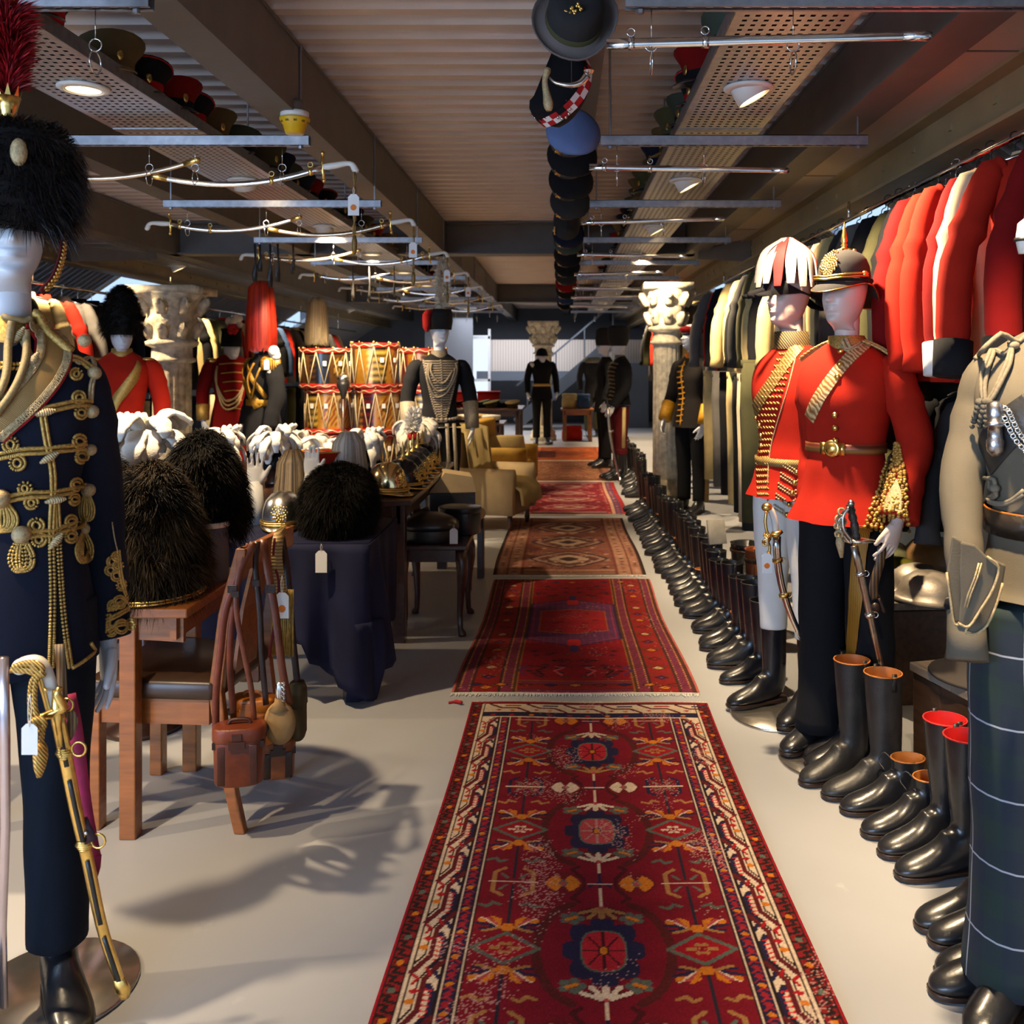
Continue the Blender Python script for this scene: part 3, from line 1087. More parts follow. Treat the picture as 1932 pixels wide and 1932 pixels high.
class Fig:
 """a dressed shop mannequin: Empty with body, jacket, sleeves, legs, boots, base plate; keeps a BVH of the coat for placing trim"""
 def __init__(s, label, loc, rz, jacket, trousers, skin=SKIN, hem=.80, yaw=0, pitch=0, boots=None, boot_h=.18, bootmat=None, plate=.19,
    plate_off=(0, 0), collar=None, sc=(1, 1), flare=0.0, sleeves=None, arms=(None, None), hands=True, chin=1.66, remesh=.0042,
    z_sc=1.0, hem_t=.13, fold=.004, plate_m=None, body=True, armr=None, hand_kw=({}, {}), legs=True, thigh=.094, slim=None):
  s.o = thing('mannequin', label, 'mannequin', loc, rz)
  s.o.scale = (1, 1, z_sc)
  s.W = Matrix.Translation(Vector(loc)) @ Matrix.Rotation(rz, 4, 'Z') @ Matrix.Diagonal((1, 1, z_sc, 1))
  s.Wi = s.W.inverted()
  o = s.o
  s.t = Torso(hem, sc, flare)
  tm = s.t.mb(fold=fold)
  tm.build('jacket', jacket, o)
  parts = [tm]
  s.arms = []
  for i, sd in enumerate((-1, 1)):
   p = arms[i] or arm_path(sd)
   if p == 'none':
    s.arms.append(None)
    continue
   sm = sleeve_mb(p, *( [armr] if armr else []))
   sm.build('sleeve', sleeves or jacket, o)
   parts.append(sm)
   s.arms.append(p)
   if hands:
    d = (Vector(p[-1]) - Vector(p[-2])).normalized()
    d = Vector((d.x * .5 - sd * .1, d.y, d.z))
    kw = dict(palm_n=(-sd, .25, 0), side=-sd)
    kw.update(hand_kw[i])
    dd = kw.pop('d', d)
    hm = hand_mb(Vector(p[-1]) + Vector(dd).normalized() * .012, dd, s=1.0, **kw)
    hm.build('hand', skin, o, remesh=remesh)
  if body:
   hm = head_mb((0, -.012, chin), yaw, pitch)
   hm.build('body', skin, o)
  cz = 1.565
  if collar is not None:
   m = MB()
   rings = [se_ring(0, .014, cz - .03, .078, .072, 28, 2), se_ring(0, .008, cz + .04, .068, .066, 28, 2), se_ring(0, .008, cz + .041, .062, .06, 28, 2), se_ring(0, .012, cz - .02, .062, .06, 28, 2)]
   m.loft(rings, False, False)
   m.build('collar', collar, o)
   parts.append(m)
  if legs:
   for sd in (-1, 1):
    lm = leg_mb(sd, hem=hem_t, thigh=thigh, **(slim or {}))
    lm.build('trouser_leg', trousers, o)
    parts.append(lm)
  if boots:
   for sd in (-1, 1):
    M4 = Matrix.Translation((sd * .10, .005, .012)) @ Matrix.Rotation(R(12 * sd), 4, 'Z')
    b = bpy.data.objects.new('boot', None)
    COL.objects.link(b)
    b.parent = o
    REG.setdefault(o.name, []).append(b)
    boot_parts(b, bootmat or BLKL, hgt=boot_h, top=(.056, .06) if boot_h < .3 else (.062, .066), M=M4, tag_tab=False)
  if plate:
   m = MB()
   m.lathe([(plate, 0), (plate, .007), (plate - .004, .010)], 40, c=(plate_off[0], plate_off[1], 0))
   m.build('base_plate', plate_m or PLATE, o)
   m = MB()
   m.tube([(.10 + .0, .075, .01), (.10, .06, .32)], .009, 8)
   m.build('support_rod', CHROME, o)
  vs_ = []
  fs = []
  for q in parts:
   k = len(vs_)
   vs_ += [s.W @ Vector(p) for p in q.v]
   fs += [tuple(i + k for i in f) for f in q.f]
  s.bvh = BVHTree.FromPolygons(vs_, fs)
 def pin(s, px, py, off=0.0, Y0=None):
  """point on the clothing that the photo shows at this pixel, in the figure's own space, lifted by off, with its normal"""
  d = Vector(((px - VX) / K, 1, -(py - VY) / K)).normalized()
  o = Vector((0, 0, H))
  h = s.bvh.ray_cast(o, d)
  if h[0] is None:
   h2 = s.bvh.find_nearest(o + d * (s.W.translation.y * 1.0 / d.y))
   q, nn = (o + d * (s.W.translation.y / d.y)), h2[1]
   f = (h2[0] - q).length
   q = q if f > .05 else h2[0]
  else:
   q, nn = h[0], h[1]
  if nn.dot(d) > 0:
   nn = -nn
  q = q + nn * off
  return s.Wi @ q, (s.Wi.to_3x3() @ nn).normalized()
 def pins(s, pts, off=0.0, n=5):
  pp = cr(pts, n) if len(pts) > 2 else resample(pts, 6)
  r = [s.pin(p[0], p[1], off) for p in pp]
  P = [q[0] for q in r]
  N = [q[1] for q in r]
  # smooth normals and points a little
  for _ in range(2):
   N = [(N[max(i - 1, 0)] + N[i] + N[min(i + 1, len(N) - 1)]).normalized() for i in range(len(N))]
  P2 = [P[0]] + [(P[i - 1] + P[i] * 2 + P[i + 1]) / 4 for i in range(1, len(P) - 1)] + [P[-1]]
  return P2, N
 def cord(s, pts, r, m, name='cord', off=None, n=5):
  P, N = s.pins(pts, r * .8 if off is None else off, n)
  mb = MB()
  mb.tube(P, r, 8)
  return mb.build(name, m, s.o)
 def strap(s, pts, wd, t, m, name, n=5, off=.001):
  P, N = s.pins(pts, off, n)
  mb = MB()
  mb.strap(P, wd, t, N)
  return mb.build(name, m, s.o, bevel=.0015)
 def braid(s, pts, wd, m, name='braid', n=5, step=.0085, off=.002):
  """plaited braid: two rows of small slanted stitches"""
  P, N = s.pins(pts, off, n)
  mb = MB()
  plait(mb, P, N, wd, step)
  return stuff(mb.build(name, m, s.o))
def plait(mb, P, N, wd, step=.0055):
 PN = resample([tuple(p) + tuple(q) for p, q in zip(P, N)], step)
 for i in range(len(PN) - 1):
  p = Vector(PN[i][:3])
  q = Vector(PN[i + 1][:3])
  nn = Vector(PN[i][3:]).normalized()
  d = (q - p)
  if d.length < 1e-5:
   continue
  d.normalize()
  b = d.cross(nn).normalized()
  for sd in (-1, 1):
   c = p + b * sd * wd * .27
   ax = (b * sd * .8 - d * .6).normalized()
   ay = nn.cross(ax).normalized()
   M = Matrix((ax, ay, nn)).transposed()
   mb.ball(c, wd * .30, step * .50, min(wd * .26, .0045), 7, 4, M)
 return mb
PLATE = mat('smoked_steel_plate', (0.50, 0.46, 0.41), .2, .9, .3, 5, .15, 9, .004)
def ringloop(f, px, py, r_px, m, w_px=7, name='loop'):
 pts = [(px + r_px * math.cos(a), py + r_px * math.sin(a)) for a in np.linspace(0, 2 * PI, 13)]
 s_ = K / f.W.translation.y
 return f.braid(pts, w_px / s_ * 1.6, m, name, n=2, step=.0062)
# ------------------------------------------------------------------ headgear
def head_frame(parent, c, yaw=0, pitch=0, roll=0):
 return Matrix.Translation(Vector(c)) @ Matrix.Rotation(R(yaw), 4, 'Z') @ Matrix.Rotation(R(pitch), 4, 'X') @ Matrix.Rotation(R(roll), 4, 'Y')
def bearskin(parent, M=None, s=1.0, n=4200, c0=(8, 7, 7), c1=(92, 78, 60), L=.05, chain=False, hgt=.34, jit=.45, rnd=False):
 """tall fur cap standing on its rim (z=0)"""
 M = M or Matrix.Identity(4)
 a, b = .125 * s, .150 * s
 prof = [(.80, 0), (.92, .06), (1.0, .16), (1.0, .28), (.93, .44), (.8, .62), (.62, .80), (.36, .94), (.05, 1.0)]
 if rnd:
  prof = [(.72, 0), (.92, .12), (1.02, .3), (1.06, .48), (1.0, .66), (.84, .82), (.55, .94), (.05, 1.0)]
 n = int(n * 2.2)
 mb = MB()
 mb.M = M
 mb.lathe([(r, z * hgt * s) for r, z in prof], 24, a, b)
 mb.build('cap_body', mat('black_fur_base', (16, 14, 13), .9, 0, .3, 30), parent)
 P = []
 N = []
 pr = np.array(prof)
 for _ in range(n):
  z = RNG.uniform(0, 1) ** .9
  r = np.interp(z, pr[:, 1], pr[:, 0])
  dr = (np.interp(z + .02, pr[:, 1], pr[:, 0]) - np.interp(z - .02, pr[:, 1], pr[:, 0])) / .04
  t = RNG.uniform(0, 2 * PI)
  P.append(M @ Vector((r * a * math.cos(t), r * b * math.sin(t), z * hgt * s)))
  nn = Vector((math.cos(t), math.sin(t), -dr * a / (hgt * s)))
  N.append(M.to_3x3() @ nn.normalized())
 P = np.array(P)
 fur('fur', P, np.array(N), np.full(n, L * s), .00125 * s, .6, c0, c1, parent, jit, clump=clump_of(P, 22))
 if chain:
  mb = MB()
  mb.M = M
  Pc = [Vector((a * 1.12 * math.cos(t), b * 1.12 * math.sin(t), .012)) for t in np.linspace(R(-165), R(10), 30)]
  Nc = [Vector((p.x, p.y, .0)).normalized() for p in Pc]
  plait(mb, Pc, Nc, .017, .008)
  stuff(mb.build('curb_chain', GOLD, parent))
def peaked_cap(parent, m_top, m_band, m_peak, s=1.0, M=None, tilt=0, badge=None, rim=None, n=20):
 M = (M or Matrix.Identity(4)) @ Matrix.Scale(s, 4)
 mb = MB()
 mb.M = M
 mb.lathe([(.090, 0), (.094, .02), (.095, .042)], n, .9, 1.05, cap1=False)
 mb.build('band', m_band, parent)
 mb = MB()
 mb.M = M
 rings = []
 for r, z in ((.096, .040), (.112, .066), (.134, .092), (.136, .098), (.125, .104), (.07, .107), (.002, .108)):
  rings.append([Vector((r * .9 * math.cos(2 * PI * k / n), r * 1.05 * math.sin(2 * PI * k / n), z - .22 * r * math.sin(2 * PI * k / n) * (z > .05))) for k in range(n)])
 mb.loft(rings, False, True)
 mb.build('crown', m_top, parent)
 mb = MB()
 mb.M = M
 r0, r1 = [], []
 for a in np.linspace(R(200), R(340), 13):
  w_ = max(0, math.sin((a - R(200)) / R(140) * PI)) ** .6
  r0.append(Vector((.086 * math.cos(a), .100 * math.sin(a), .006)))
  r1.append(Vector((.086 * math.cos(a), .100 * math.sin(a) - .058 * w_, .006 - .030 * w_)))
 up = [p + Vector((0, -.002, .004)) for p in r0]
 up1 = [p + Vector((0, -.001, .004)) for p in r1]
 mb.loft([r0, r1, up1, up], False, False, False)
 mb.build('peak', m_peak, parent)
 mb = MB()
 mb.M = M
 mb.ball((0, -.106, .045), .013, .005, .02, 8, 5)
 mb.build('badge', badge or GOLD, parent)
 if rim is not None:
  mb = MB()
  mb.M = M
  mb.tube([(.134 * .9 * math.cos(a), .134 * 1.05 * math.sin(a), .092 - .22 * .134 * math.sin(a)) for a in np.linspace(0, 2 * PI, 24)], .0035, 5)
  mb.build('piping', rim, parent)
def beret(parent, m, s=1.0, M=None, badge=GOLD, flop=.03):
 M = (M or Matrix.Identity(4)) @ Matrix.Scale(s, 4)
 mb = MB()
 mb.M = M
 n = 24
 rings = []
 for r, z in ((.092, 0), (.096, .02), (.115, .035), (.132, .055), (.132, .070), (.11, .088), (.06, .098), (.003, .1)):
  rings.append([Vector((r * .95 * math.cos(2 * PI * k / n) + flop * (z > .03) * .6, r * 1.05 * math.sin(2 * PI * k / n),
       z - flop * .9 * max(0, math.cos(2 * PI * k / n)) * (z > .03) * r / .13)) for k in range(n)])
 mb.loft(rings, False, True)
 mb.build('crown', m, parent)
 mb = MB()
 mb.M = M
 mb.lathe([(.0925, -.004), (.097, -.004), (.098, .018), (.094, .018)], n, .95, 1.05, cap0=False, cap1=False)
 mb.build('band', BLKM, parent)
 mb = MB()
 mb.M = M
 mb.ball((-.05, -.098, .045), .018, .006, .024, 8, 6, M=rot('Z', -25))
 for k in range(5):
  a = k * 2 * PI / 5
  mb.ball((-.05 + .017 * math.cos(a), -.1, .045 + .022 * math.sin(a)), .006, .004, .007, 6, 4)
 mb.build('badge', badge, parent)
# ------------------------------------------------------------------ swords
def sword(label, curve, m_scab, m_hilt, m_grip, M, group=None, width=.016, hand=1, guard='cross', knot=False, ring_at=(.12, .36), tagc=True, drawn=True):
 """sheathed sword; local x runs from the pommel (x<0) past the guard (0) along the scabbard; curve = (length, sag)"""
 t = thing('sheathed_sword', label, 'sword', M.translation, 0, group)
 Q = M.to_3x3().to_4x4()
 L, sag = curve
 path = [Vector((L * f, 0, -sag * 4 * f * (1 - f))) for f in np.linspace(0, 1, 14)]
 mb = MB()
 mb.M = Q
 rr = [width * (1 - .25 * k / 13) for k in range(14)]
 mb.tube(path, rr, 10, .55, nrm=(0, 1, 0))
 mb.build('scabbard', m_scab, t)
 mb = MB()
 mb.M = Q
 mb.tube([path[-2], path[-1], path[-1] + Vector((.012, 0, 0))], [width * .85, width * .98, width * .6], 10, .7, nrm=(0, 1, 0))
 mb.build('drag', m_hilt, t)
 for f in ring_at:
  i = int(f * 13)
  d = (path[i + 1] - path[i]).normalized()
  mb = MB()
  mb.M = Q
  mb.tube([path[i] - d * .008, path[i] + d * .008], width * 1.25, 10, .7, nrm=(0, 1, 0))
  mb.torus(path[i] + Vector((0, 0, width * 1.25 + .011)), .011, .0022, 12, 5, M=rot('X', 90))
  mb.build('ring_band', m_hilt, t)
 if guard is None:
  return t
 mb = MB()
 mb.M = Q
 gp = cr([(0, 0, 0), (-.05, 0, .004), (-.10, 0, .010), (-.125, 0, .004), (-.138, 0, -.02)], 4)
 mb.tube(gp, [.013 + .002 * math.sin(i * .5) for i in range(len(gp))], 10, .8, nrm=(0, 1, 0))
 mb.ball((-.140, 0, -.022), .015, .012, .012, 10, 6)
 mb.build('grip', m_grip, t)
 mb = MB()
 mb.M = Q
 mb.tube([(0, 0, -.055), (.004, 0, -.02), (.0, 0, 0), (.004, 0, .02), (0, 0, .055)], [.006, .008, .011, .008, .006], 8, .8)
 for z in (-.06, .06):
  mb.ball((0, 0, z), .010, n=8, m=5)
 mb.tube([(.05, 0, 0), (-.045, 0, 0)], [.003, .009], 8, .6)
 mb.build('crossguard', m_hilt, t)
 return t
def price_tag(label, p, nrm=(0, -1, 0), s=1.0, dot=False, loop=.05, group='white swing tags', rz=0):
 t = thing('price_tag', label, 'tag', p, rz, None)
 mb = MB()
 w_, h_ = .022 * s, .042 * s
 mb.prism([(-w_, -loop - 2 * h_), (w_, -loop - 2 * h_), (w_, -loop - .012 * s), (w_ * .45, -loop), (-w_ * .45, -loop), (-w_, -loop - .012 * s)], -.0006, .0006)
 mb.build('card', PAPER, t, smooth=False)
 mb = MB()
 mb.tube(cr([(0, .001, 0), (.004, 0, -loop * .5), (0, -.001, -loop - .006), (-.003, -.001, -loop * .5), (0, 0.001, 0)], 3), .0009, 5)
 mb.build('string', WHITEC, t)
 if dot:
  mb = MB()
  M = rot('X', 90)
  mb.lathe([(.012 * s, -.0012), (.012 * s, .0012)], 16, c=(.0, -.0006, -loop - h_ * 1.25), M=M)
  mb.build('dot_sticker', ORANGE, t, smooth=False)
 return t
# ================================================================== LEFT FOREGROUND HUSSAR MANNEQUIN
def hussar_left():
 f = Fig('white faced mannequin in navy hussar tunic with gold frogging and tall red plume', (-1.275, 2.15, 0), R(26), NAVY, NAVYD, hem=.805,
   yaw=9, boots=True, boot_h=.24, hem_t=.15, plate=.19, plate_off=(.09, .05), chin=1.69, collar=GOLDB, fold=.003, remesh=.0035,
   sc=(.93, 1), arms=(None, arm_path(1, elbow=(.180, .115, 1.19), wrist=(.205, .055, .828))),
   hand_kw=({}, dict(d=(.02, -.25, -1), palm_n=(-.9, -.35, 0), side=-1, curl=(16, 24, 28, 34), thumb=30)))
 o = f.o
 br = GOLDB
 # frogging rows: main braid across, toggles, loops, balls, pendants
 f.braid([(96, 1258), (99, 1120), (96, 1000), (100, 900), (88, 830), (80, 780)], .015, br)
 f.braid([(132, 1258), (120, 1170), (112, 1060), (108, 970), (104, 930)], .013, br)
 rows = [[(-8, 862), (40, 852), (80, 850), (120, 846), (160, 842)], [(-5, 945), (50, 934), (95, 932), (130, 926), (165, 916)],
   [(40, 1010), (80, 1006), (100, 1006), (125, 996), (160, 988)], [(70, 778), (110, 768), (150, 760), (172, 762)],
   [(-5, 690), (30, 692), (55, 692)], [(135, 676), (150, 680), (172, 696)]]
 for r_ in rows:
  f.braid(r_, .021, br)
 for x, y, r_ in ((20, 838, 11), (33, 873, 11), (149, 832, 10), (153, 861, 10), (148, 750, 9), (152, 778, 9), (47, 921, 9), (59, 948, 9),
     (143, 914, 9), (139, 942, 8), (68, 992, 11), (73, 1018, 10), (133, 984, 9), (133, 1012, 9), (143, 706, 8)):
  ringloop(f, x, y, r_, br)
 # round knots and hanging loops
 for x, y, r_ in ((172, 776, .016), (170, 846, .015), (168, 923, .017), (160, 998, .016), (40, 1009, .020), (0, 940, .022), (158, 645, .015), (176, 705, .016)):
  p, n_ = f.pin(x, y, .004)
  mb = MB()
  mb.ball(p, r_, n=14, m=8)
  mb.build('knot_button', GOLDP, o)
 for x, y, w_, l_ in ((40, 1020, 22, 55), (158, 1008, 16, 50), (164, 935, 12, 45), (5, 950, 26, 50)):
  for k in range(3):
   q = w_ * (1 - .36 * k)
   f.braid([(x - q * .3, y), (x - q, y + l_ * .55), (x - q * .6, y + l_ * (1 - .04 * k)), (x, y + l_ * (1.02 - .05 * k)),
     (x + q * .8, y + l_ * (.95 - .05 * k)), (x + q, y + l_ * .5), (x + q * .3, y)], .0105, br, 'pendant_loop', 3)
 # toggles
 for x, y, a in ((84, 779, -12), (90, 862, -32), (100, 943, -8), (101, 1022, -52), (34, 632, -60), (62, 685, -60)):
  p, n_ = f.pin(x, y, .010)
  mb = MB()
  dx = Vector((math.cos(R(a)), 0, -math.sin(R(a))))
  Mx = Matrix((dx, n_.cross(dx).normalized(), n_)).transposed()
  for k in range(9):
   t_ = (k - 4) / 4
   mb.ball(p + dx * t_ * .018, .0045, .0085 * (1 - .6 * t_ * t_) + .001, .008 * (1 - .6 * t_ * t_) + .001, 8, 5, Mx)
  mb.build('toggle', GOLDP, o)
 # the same frogging carried round the other breast
 for z in (1.494, 1.394, 1.30, 1.205, 1.13):
  P = [f.t.pt(a, z - .006, .003) for a in np.linspace(-66, -30, 9)]
  mb = MB()
  plait(mb, P, [Vector((p.x, p.y, 0)).normalized() for p in P], .021, .0085)
  stuff(mb.build('braid', br, o))
  mb = MB()
  mb.ball(P[0], .016, n=12, m=7)
  mb.build('knot_button', GOLDP, o)
 # shoulder cord, collar lace, aiguillette
 f.cord([(60, 590), (90, 602), (120, 622), (150, 642)], .011, GOLDB, 'shoulder_cord')
 f.braid([(15, 575), (0, 565)], .03, GOLDP, 'collar_lace')
 AIG = mat('dull_gold_cord', (158, 136, 92), .6, .1, .2, 200, .5, 500, .002)
 f.cord([(-6, 594), (20, 600), (45, 606), (56, 600)], .0065, AIG, 'aiguillette')
 for pts in ([(22, 606), (16, 650), (14, 700), (5, 735), (-10, 760)], [(44, 622), (50, 660), (44, 700), (25, 740), (0, 775), (-8, 785)]):
  f.cord(pts, .0085, AIG, 'aiguillette', off=.012)
 f.braid([(42, 640), (56, 670), (62, 690)], .014, GOLDP)
 f.braid([(160, 655), (172, 672), (178, 698), (172, 730), (170, 765)], .012, GOLDP)
 # pouch belt with scarlet edging
 belt = [(82, 610), (97, 640), (100, 675), (80, 715), (40, 760), (5, 790), (-20, 812)]
 f.strap(belt, .080, .003, mat('scarlet_felt', (176, 18, 34), .8, 0, .08), 'belt_backing', n=8)
 LACE = wave_mat('gold_lace', (128, 92, 44), (186, 152, 96), 130, .45, .45, 'DIAGONAL', .35, 3.0, .001)
 f.strap(belt, .062, .006, LACE, 'pouch_belt', n=8)
 P, N = f.pins(belt, .0085, 8)
 mb = MB()
 PN = resample([tuple(p) + tuple(q) for p, q in zip(P, N)], .016)
 for i in range(len(PN) - 1):
  p, q = Vector(PN[i][:3]), Vector(PN[i + 1][:3])
  nn = Vector(PN[i][3:]).normalized()
  d = (q - p).normalized()
  b = d.cross(nn)
  for sd in (-1, 1):
   M = Matrix((d, b, nn)).transposed()
   mb.torus(p + b * sd * .029, .0065, .0014, 8, 4, M=M)
   mb.torus(p + b * sd * .024 + d * .008, .0042, .0012, 7, 4, M=M)
 stuff(mb.build('scroll_edging', GOLDP, o))
 # cuff embroidery: austrian knot
 for pts in ([(204, 1150), (220, 1142), (240, 1128)], [(206, 1190), (222, 1178), (246, 1176)], [(205, 1168), (225, 1158), (241, 1148)],
    [(222, 1040), (226, 1080), (232, 1110), (238, 1128)], [(205, 1160), (204, 1180), (204, 1195)]):
  f.braid(pts, .012, br, 'cuff_braid')
 for x, y, r_ in ((212, 1060, 9), (222, 1068, 8), (208, 1076, 8), (219, 1086, 8), (228, 1104, 8), (225, 1136, 10), (228, 1182, 11), (245, 1178, 8), (210, 1190, 8), (213, 1142, 8), (218, 1050, 6)):
  ringloop(f, x, y, r_, br, 5)
 f.cord([(211, 985), (215, 1015), (222, 1045), (234, 1110), (243, 1150)], .0018, GOLDP, 'piping')
 f.cord([(-4, 1268), (40, 1264), (80, 1262), (94, 1256)], .0045, GOLDB, 'hem_cord')
 f.cord([(134, 1260), (160, 1244), (196, 1212)], .0045, GOLDB, 'hem_cord')
 mb = MB()
 a_, n1 = f.pin(101, 1050, .0025)
 pts = [f.pin(x, y, .0025)[0] for x, y in ((103, 1050), (104, 1100), (103, 1180), (104, 1256), (128, 1258), (118, 1170), (109, 1080))]
 mb.add(pts, [tuple(range(len(pts)))])
 mb.build('front_opening', BLACKC, o, smooth=False)
 # fur busby with plume
 hc = Vector((0, -.015, 1.69 + .137))
 M = Matrix.Translation(hc) @ Matrix.Rotation(R(4), 4, 'Z')
 mb = MB()
 mb.M = M
 prof = [(.115, -.03), (.135, .03), (.142, .10), (.138, .16), (.12, .20), (.07, .215), (.004, .22)]
 mb.lathe(prof, 30, .98, 1.08)
 mb.build('busby', mat('black_fur_base', (16, 14, 13), .9, 0, .3, 30), o)
 pr = np.array(prof)
 n = 9000
 z = RNG.uniform(-.035, .22, n)
 z[:1500] = RNG.uniform(.19, .22, 1500)
 t = RNG.uniform(0, 2 * PI, n)
 r_ = np.interp(z, pr[:, 1], pr[:, 0])
 r_[:1500] = np.sqrt(RNG.uniform(0, 1, 1500)) * .115
 P = np.stack([r_ * .98 * np.cos(t), r_ * 1.08 * np.sin(t), z], 1)
 N = np.stack([np.cos(t), np.sin(t), np.where(z > .18, 1.2, .0)], 1)
 Mw = np.array(M)
 P2 = P @ Mw[:3, :3].T + Mw[:3, 3]
 fur('fur', P2, N @ Mw[:3, :3].T, np.full(n, .042), .0011, .9, (12, 10, 12), (62, 56, 62), o, .35, clump=clump_of(P, 20),
  material=mat('glossy_black_fur', (20, 18, 20), .34, 0, .2, 60, attr=True))
 mb = MB()
 mb.M = M
 mb.ball((.022, -.172, .125), .017, .012, .030, 14, 8)
 mb.build('cockade', GOLDP, o)
 mb = MB()
 mb.M = M
 mb.lathe([(.016, .20), (.016, .235), (.02, .25), (.027, .275), (.022, .275), (.012, .25)], 10, c=(.0, -.03, 0))
 for k in range(8):
  a = k * PI / 4
  mb.add([(.024 * math.cos(a - .3), -.03 + .024 * math.sin(a - .3), .27), (.024 * math.cos(a + .3), -.03 + .024 * math.sin(a + .3), .27), (.03 * math.cos(a), -.03 + .03 * math.sin(a), .30)], [(0, 1, 2)])
 mb.build('plume_socket', GOLD, o)
 PLM = mat('red_feather', (190, 10, 20), .6, 0, .25, 80, attr=True)
 for z0, z1, rr, nn in ((.28, .52, .066, 2600), (.50, .84, .074, 3600)):
  tz = RNG.uniform(0, 1, nn)
  th = RNG.uniform(0, 2 * PI, nn)
  prof_r = np.interp(tz, [0, .3, .7, 1], [.10, .45, .55, .35]) * rr
  P = np.stack([prof_r * np.cos(th) * .5, -.03 + prof_r * np.sin(th) * .5, z0 + (z1 - z0) * tz * .8], 1)
  N = np.stack([np.cos(th) * .9, np.sin(th) * .9, .9 - .3 * tz], 1)
  P = P @ Mw[:3, :3].T + Mw[:3, 3]
  fur('plume', P, N, np.full(nn, rr * .95), .0022, .12, (120, 0, 14), (226, 22, 34), o, .22, material=PLM)
 mb = MB()
 mb.M = M
 mb.lathe([(.010, .485), (.018, .497), (.018, .507), (.01, .515)], 12, c=(0, -.03, 0))
 mb.build('plume_ring', GOLD, o)
 # chin scales beside the cheek
 mb = MB()
 Pc = cr([M @ Vector(p) for p in ((.105, -.02, -.03), (.10, -.03, -.08), (.085, -.045, -.13), (.06, -.05, -.165))], 5)
 mb.strap([Vector(p) + Vector((.004, 0, 0)) for p in Pc], .03, .004, (1, -.2, 0))
 mb.build('chin_strap_lining', mat('crimson_velvet', (96, 8, 18), .9, 0, .15), o)
 mb = MB()
 plait(mb, [Vector(p) + Vector((.010, 0, 0)) for p in Pc], [Vector((1, -.2, 0))] * len(Pc), .026, .010)
 stuff(mb.build('chin_scales', GOLD, o))
 # collar hooks
 return f
HUSL = hussar_left()
def curved_sword_left():
 """gilt scabbard with ivory hilt leaning against the hussar, tip on the plate"""
 t = thing('dress_sword', 'gold scabbard sword with ivory hilt and gold knot hanging beside the navy hussar', 'sword', (0, 0, 0))
 Yh, Yt = 1.96, 2.10
 pts = [at(108, 1350, Yh), at(122, 1420, 1.97), at(142, 1520, 1.99), at(165, 1620, 2.02), at(190, 1740, 2.05), at(215, 1820, 2.07), at(232, 1868, Yt)]
 P = [Vector(p) for p in cr([tuple(p) for p in pts], 4)]
 mb = MB()
 mb.tube(P, [.0155 - .004 * i / len(P) for i in range(len(P))], 12, .6, nrm=(0, 1, 0))
 mb.build('scabbard', GOLD, t)
 for a, b in ((1, 5), (6, 11), (12, 16), (17, 22)):
  mb = MB()
  off = Vector((.0045, -.009, 0))
  mb.strap([p + off for p in P[a:b + 1]], .009, .002, (.25, -1, 0))
  mb.build('scabbard_window', BLKM, t)
 mb = MB()
 mb.tube([P[-3], P[-1], P[-1] + Vector((.006, 0, -.018))], [.013, .018, .010], 12, .6, nrm=(0, 1, 0))
 mb.build('drag', GOLD, t)
 for i in (4, 11):
  d = (P[i + 1] - P[i]).normalized()
  mb = MB()
  for k in range(5):
   mb.ball(P[i] + d * (k - 2) * .005, .020 - .003 * abs(k - 2), .014, .006, 10, 6)
  mb.torus(P[i] + Vector((.030, 0, .008)), .015, .0028, 14, 6, M=rot('X', 90))
  mb.build('ring_band', GOLD, t)
 g = [at(108, 1350, Yh), at(100, 1320, Yh), at(92, 1290, 1.955), at(82, 1262, 1.95), at(68, 1250, 1.95), at(50, 1252, 1.95), at(38, 1258, 1.95)]
 G = cr([tuple(p) for p in g], 4)
 mb = MB()
 mb.tube(G, [.016, .0165] * (len(G) // 2) + [.016] * (len(G) % 2), 12, .75, nrm=(0, 1, 0))
 mb.ball(G[-1], .017, .014, .017, 12, 8)
 mb.build('grip', IVORY, t)
 mb = MB()
 mb.strap([Vector(p) + Vector((-.006, -.012, -.006)) for p in G[1:-3]], .010, .002, (0, -1, 0))
 mb.build('grip_strap', GOLD, t)
 for x, y in ((86, 1302), (77, 1256)):
  mb = MB()
  mb.ball(at(x, y, 1.935), .005, .003, .005, 8, 5)
  mb.build('rivet', GOLD, t)
 mb = MB()
 c = at(104, 1345, 1.95)
 mb.tube([c + Vector((-.05, -.01, -.014)), c + Vector((-.02, 0, -.006)), c, c + Vector((.02, 0, .012)), c + Vector((.006, -.005, .04)), c + Vector((.012, -.004, .055))], [.007, .009, .013, .009, .008, .006], 10)
 mb.tube([c + Vector((0, -.004, .05)), c + Vector((.004, -.004, 0)), c + Vector((.012, -.004, -.07))], [.004, .012, .006], 8, .5)
 mb.build('crossguard', GOLD, t)
 KN = wave_mat('sword_knot_cord', (150, 100, 36), (226, 186, 96), 70, .4, .35, 'DIAGONAL', .8, 0, .002)
 mb = MB()
 for q in ((3, 0), (-5, 3)):
  mb.tube(cr([tuple(at(x + q[0], y + q[1], 1.925)) for x, y in ((82, 1275), (60, 1264), (35, 1262), (32, 1254), (60, 1250), (78, 1262), (66, 1280), (62, 1310), (64, 1340), (72, 1365))], 3), .0055, 8)
 mb.tube(cr([tuple(at(x, y, 1.92)) for x, y in ((72, 1365), (60, 1372), (58, 1362), (76, 1356), (84, 1368), (70, 1384), (56, 1380), (66, 1358), (80, 1372), (78, 1395), (78, 1410))], 3), .006, 8)
 mb.build('sword_knot', KN, t)
 mb = MB()
 a, b = at(78, 1400, 1.92), at(74, 1466, 1.92)
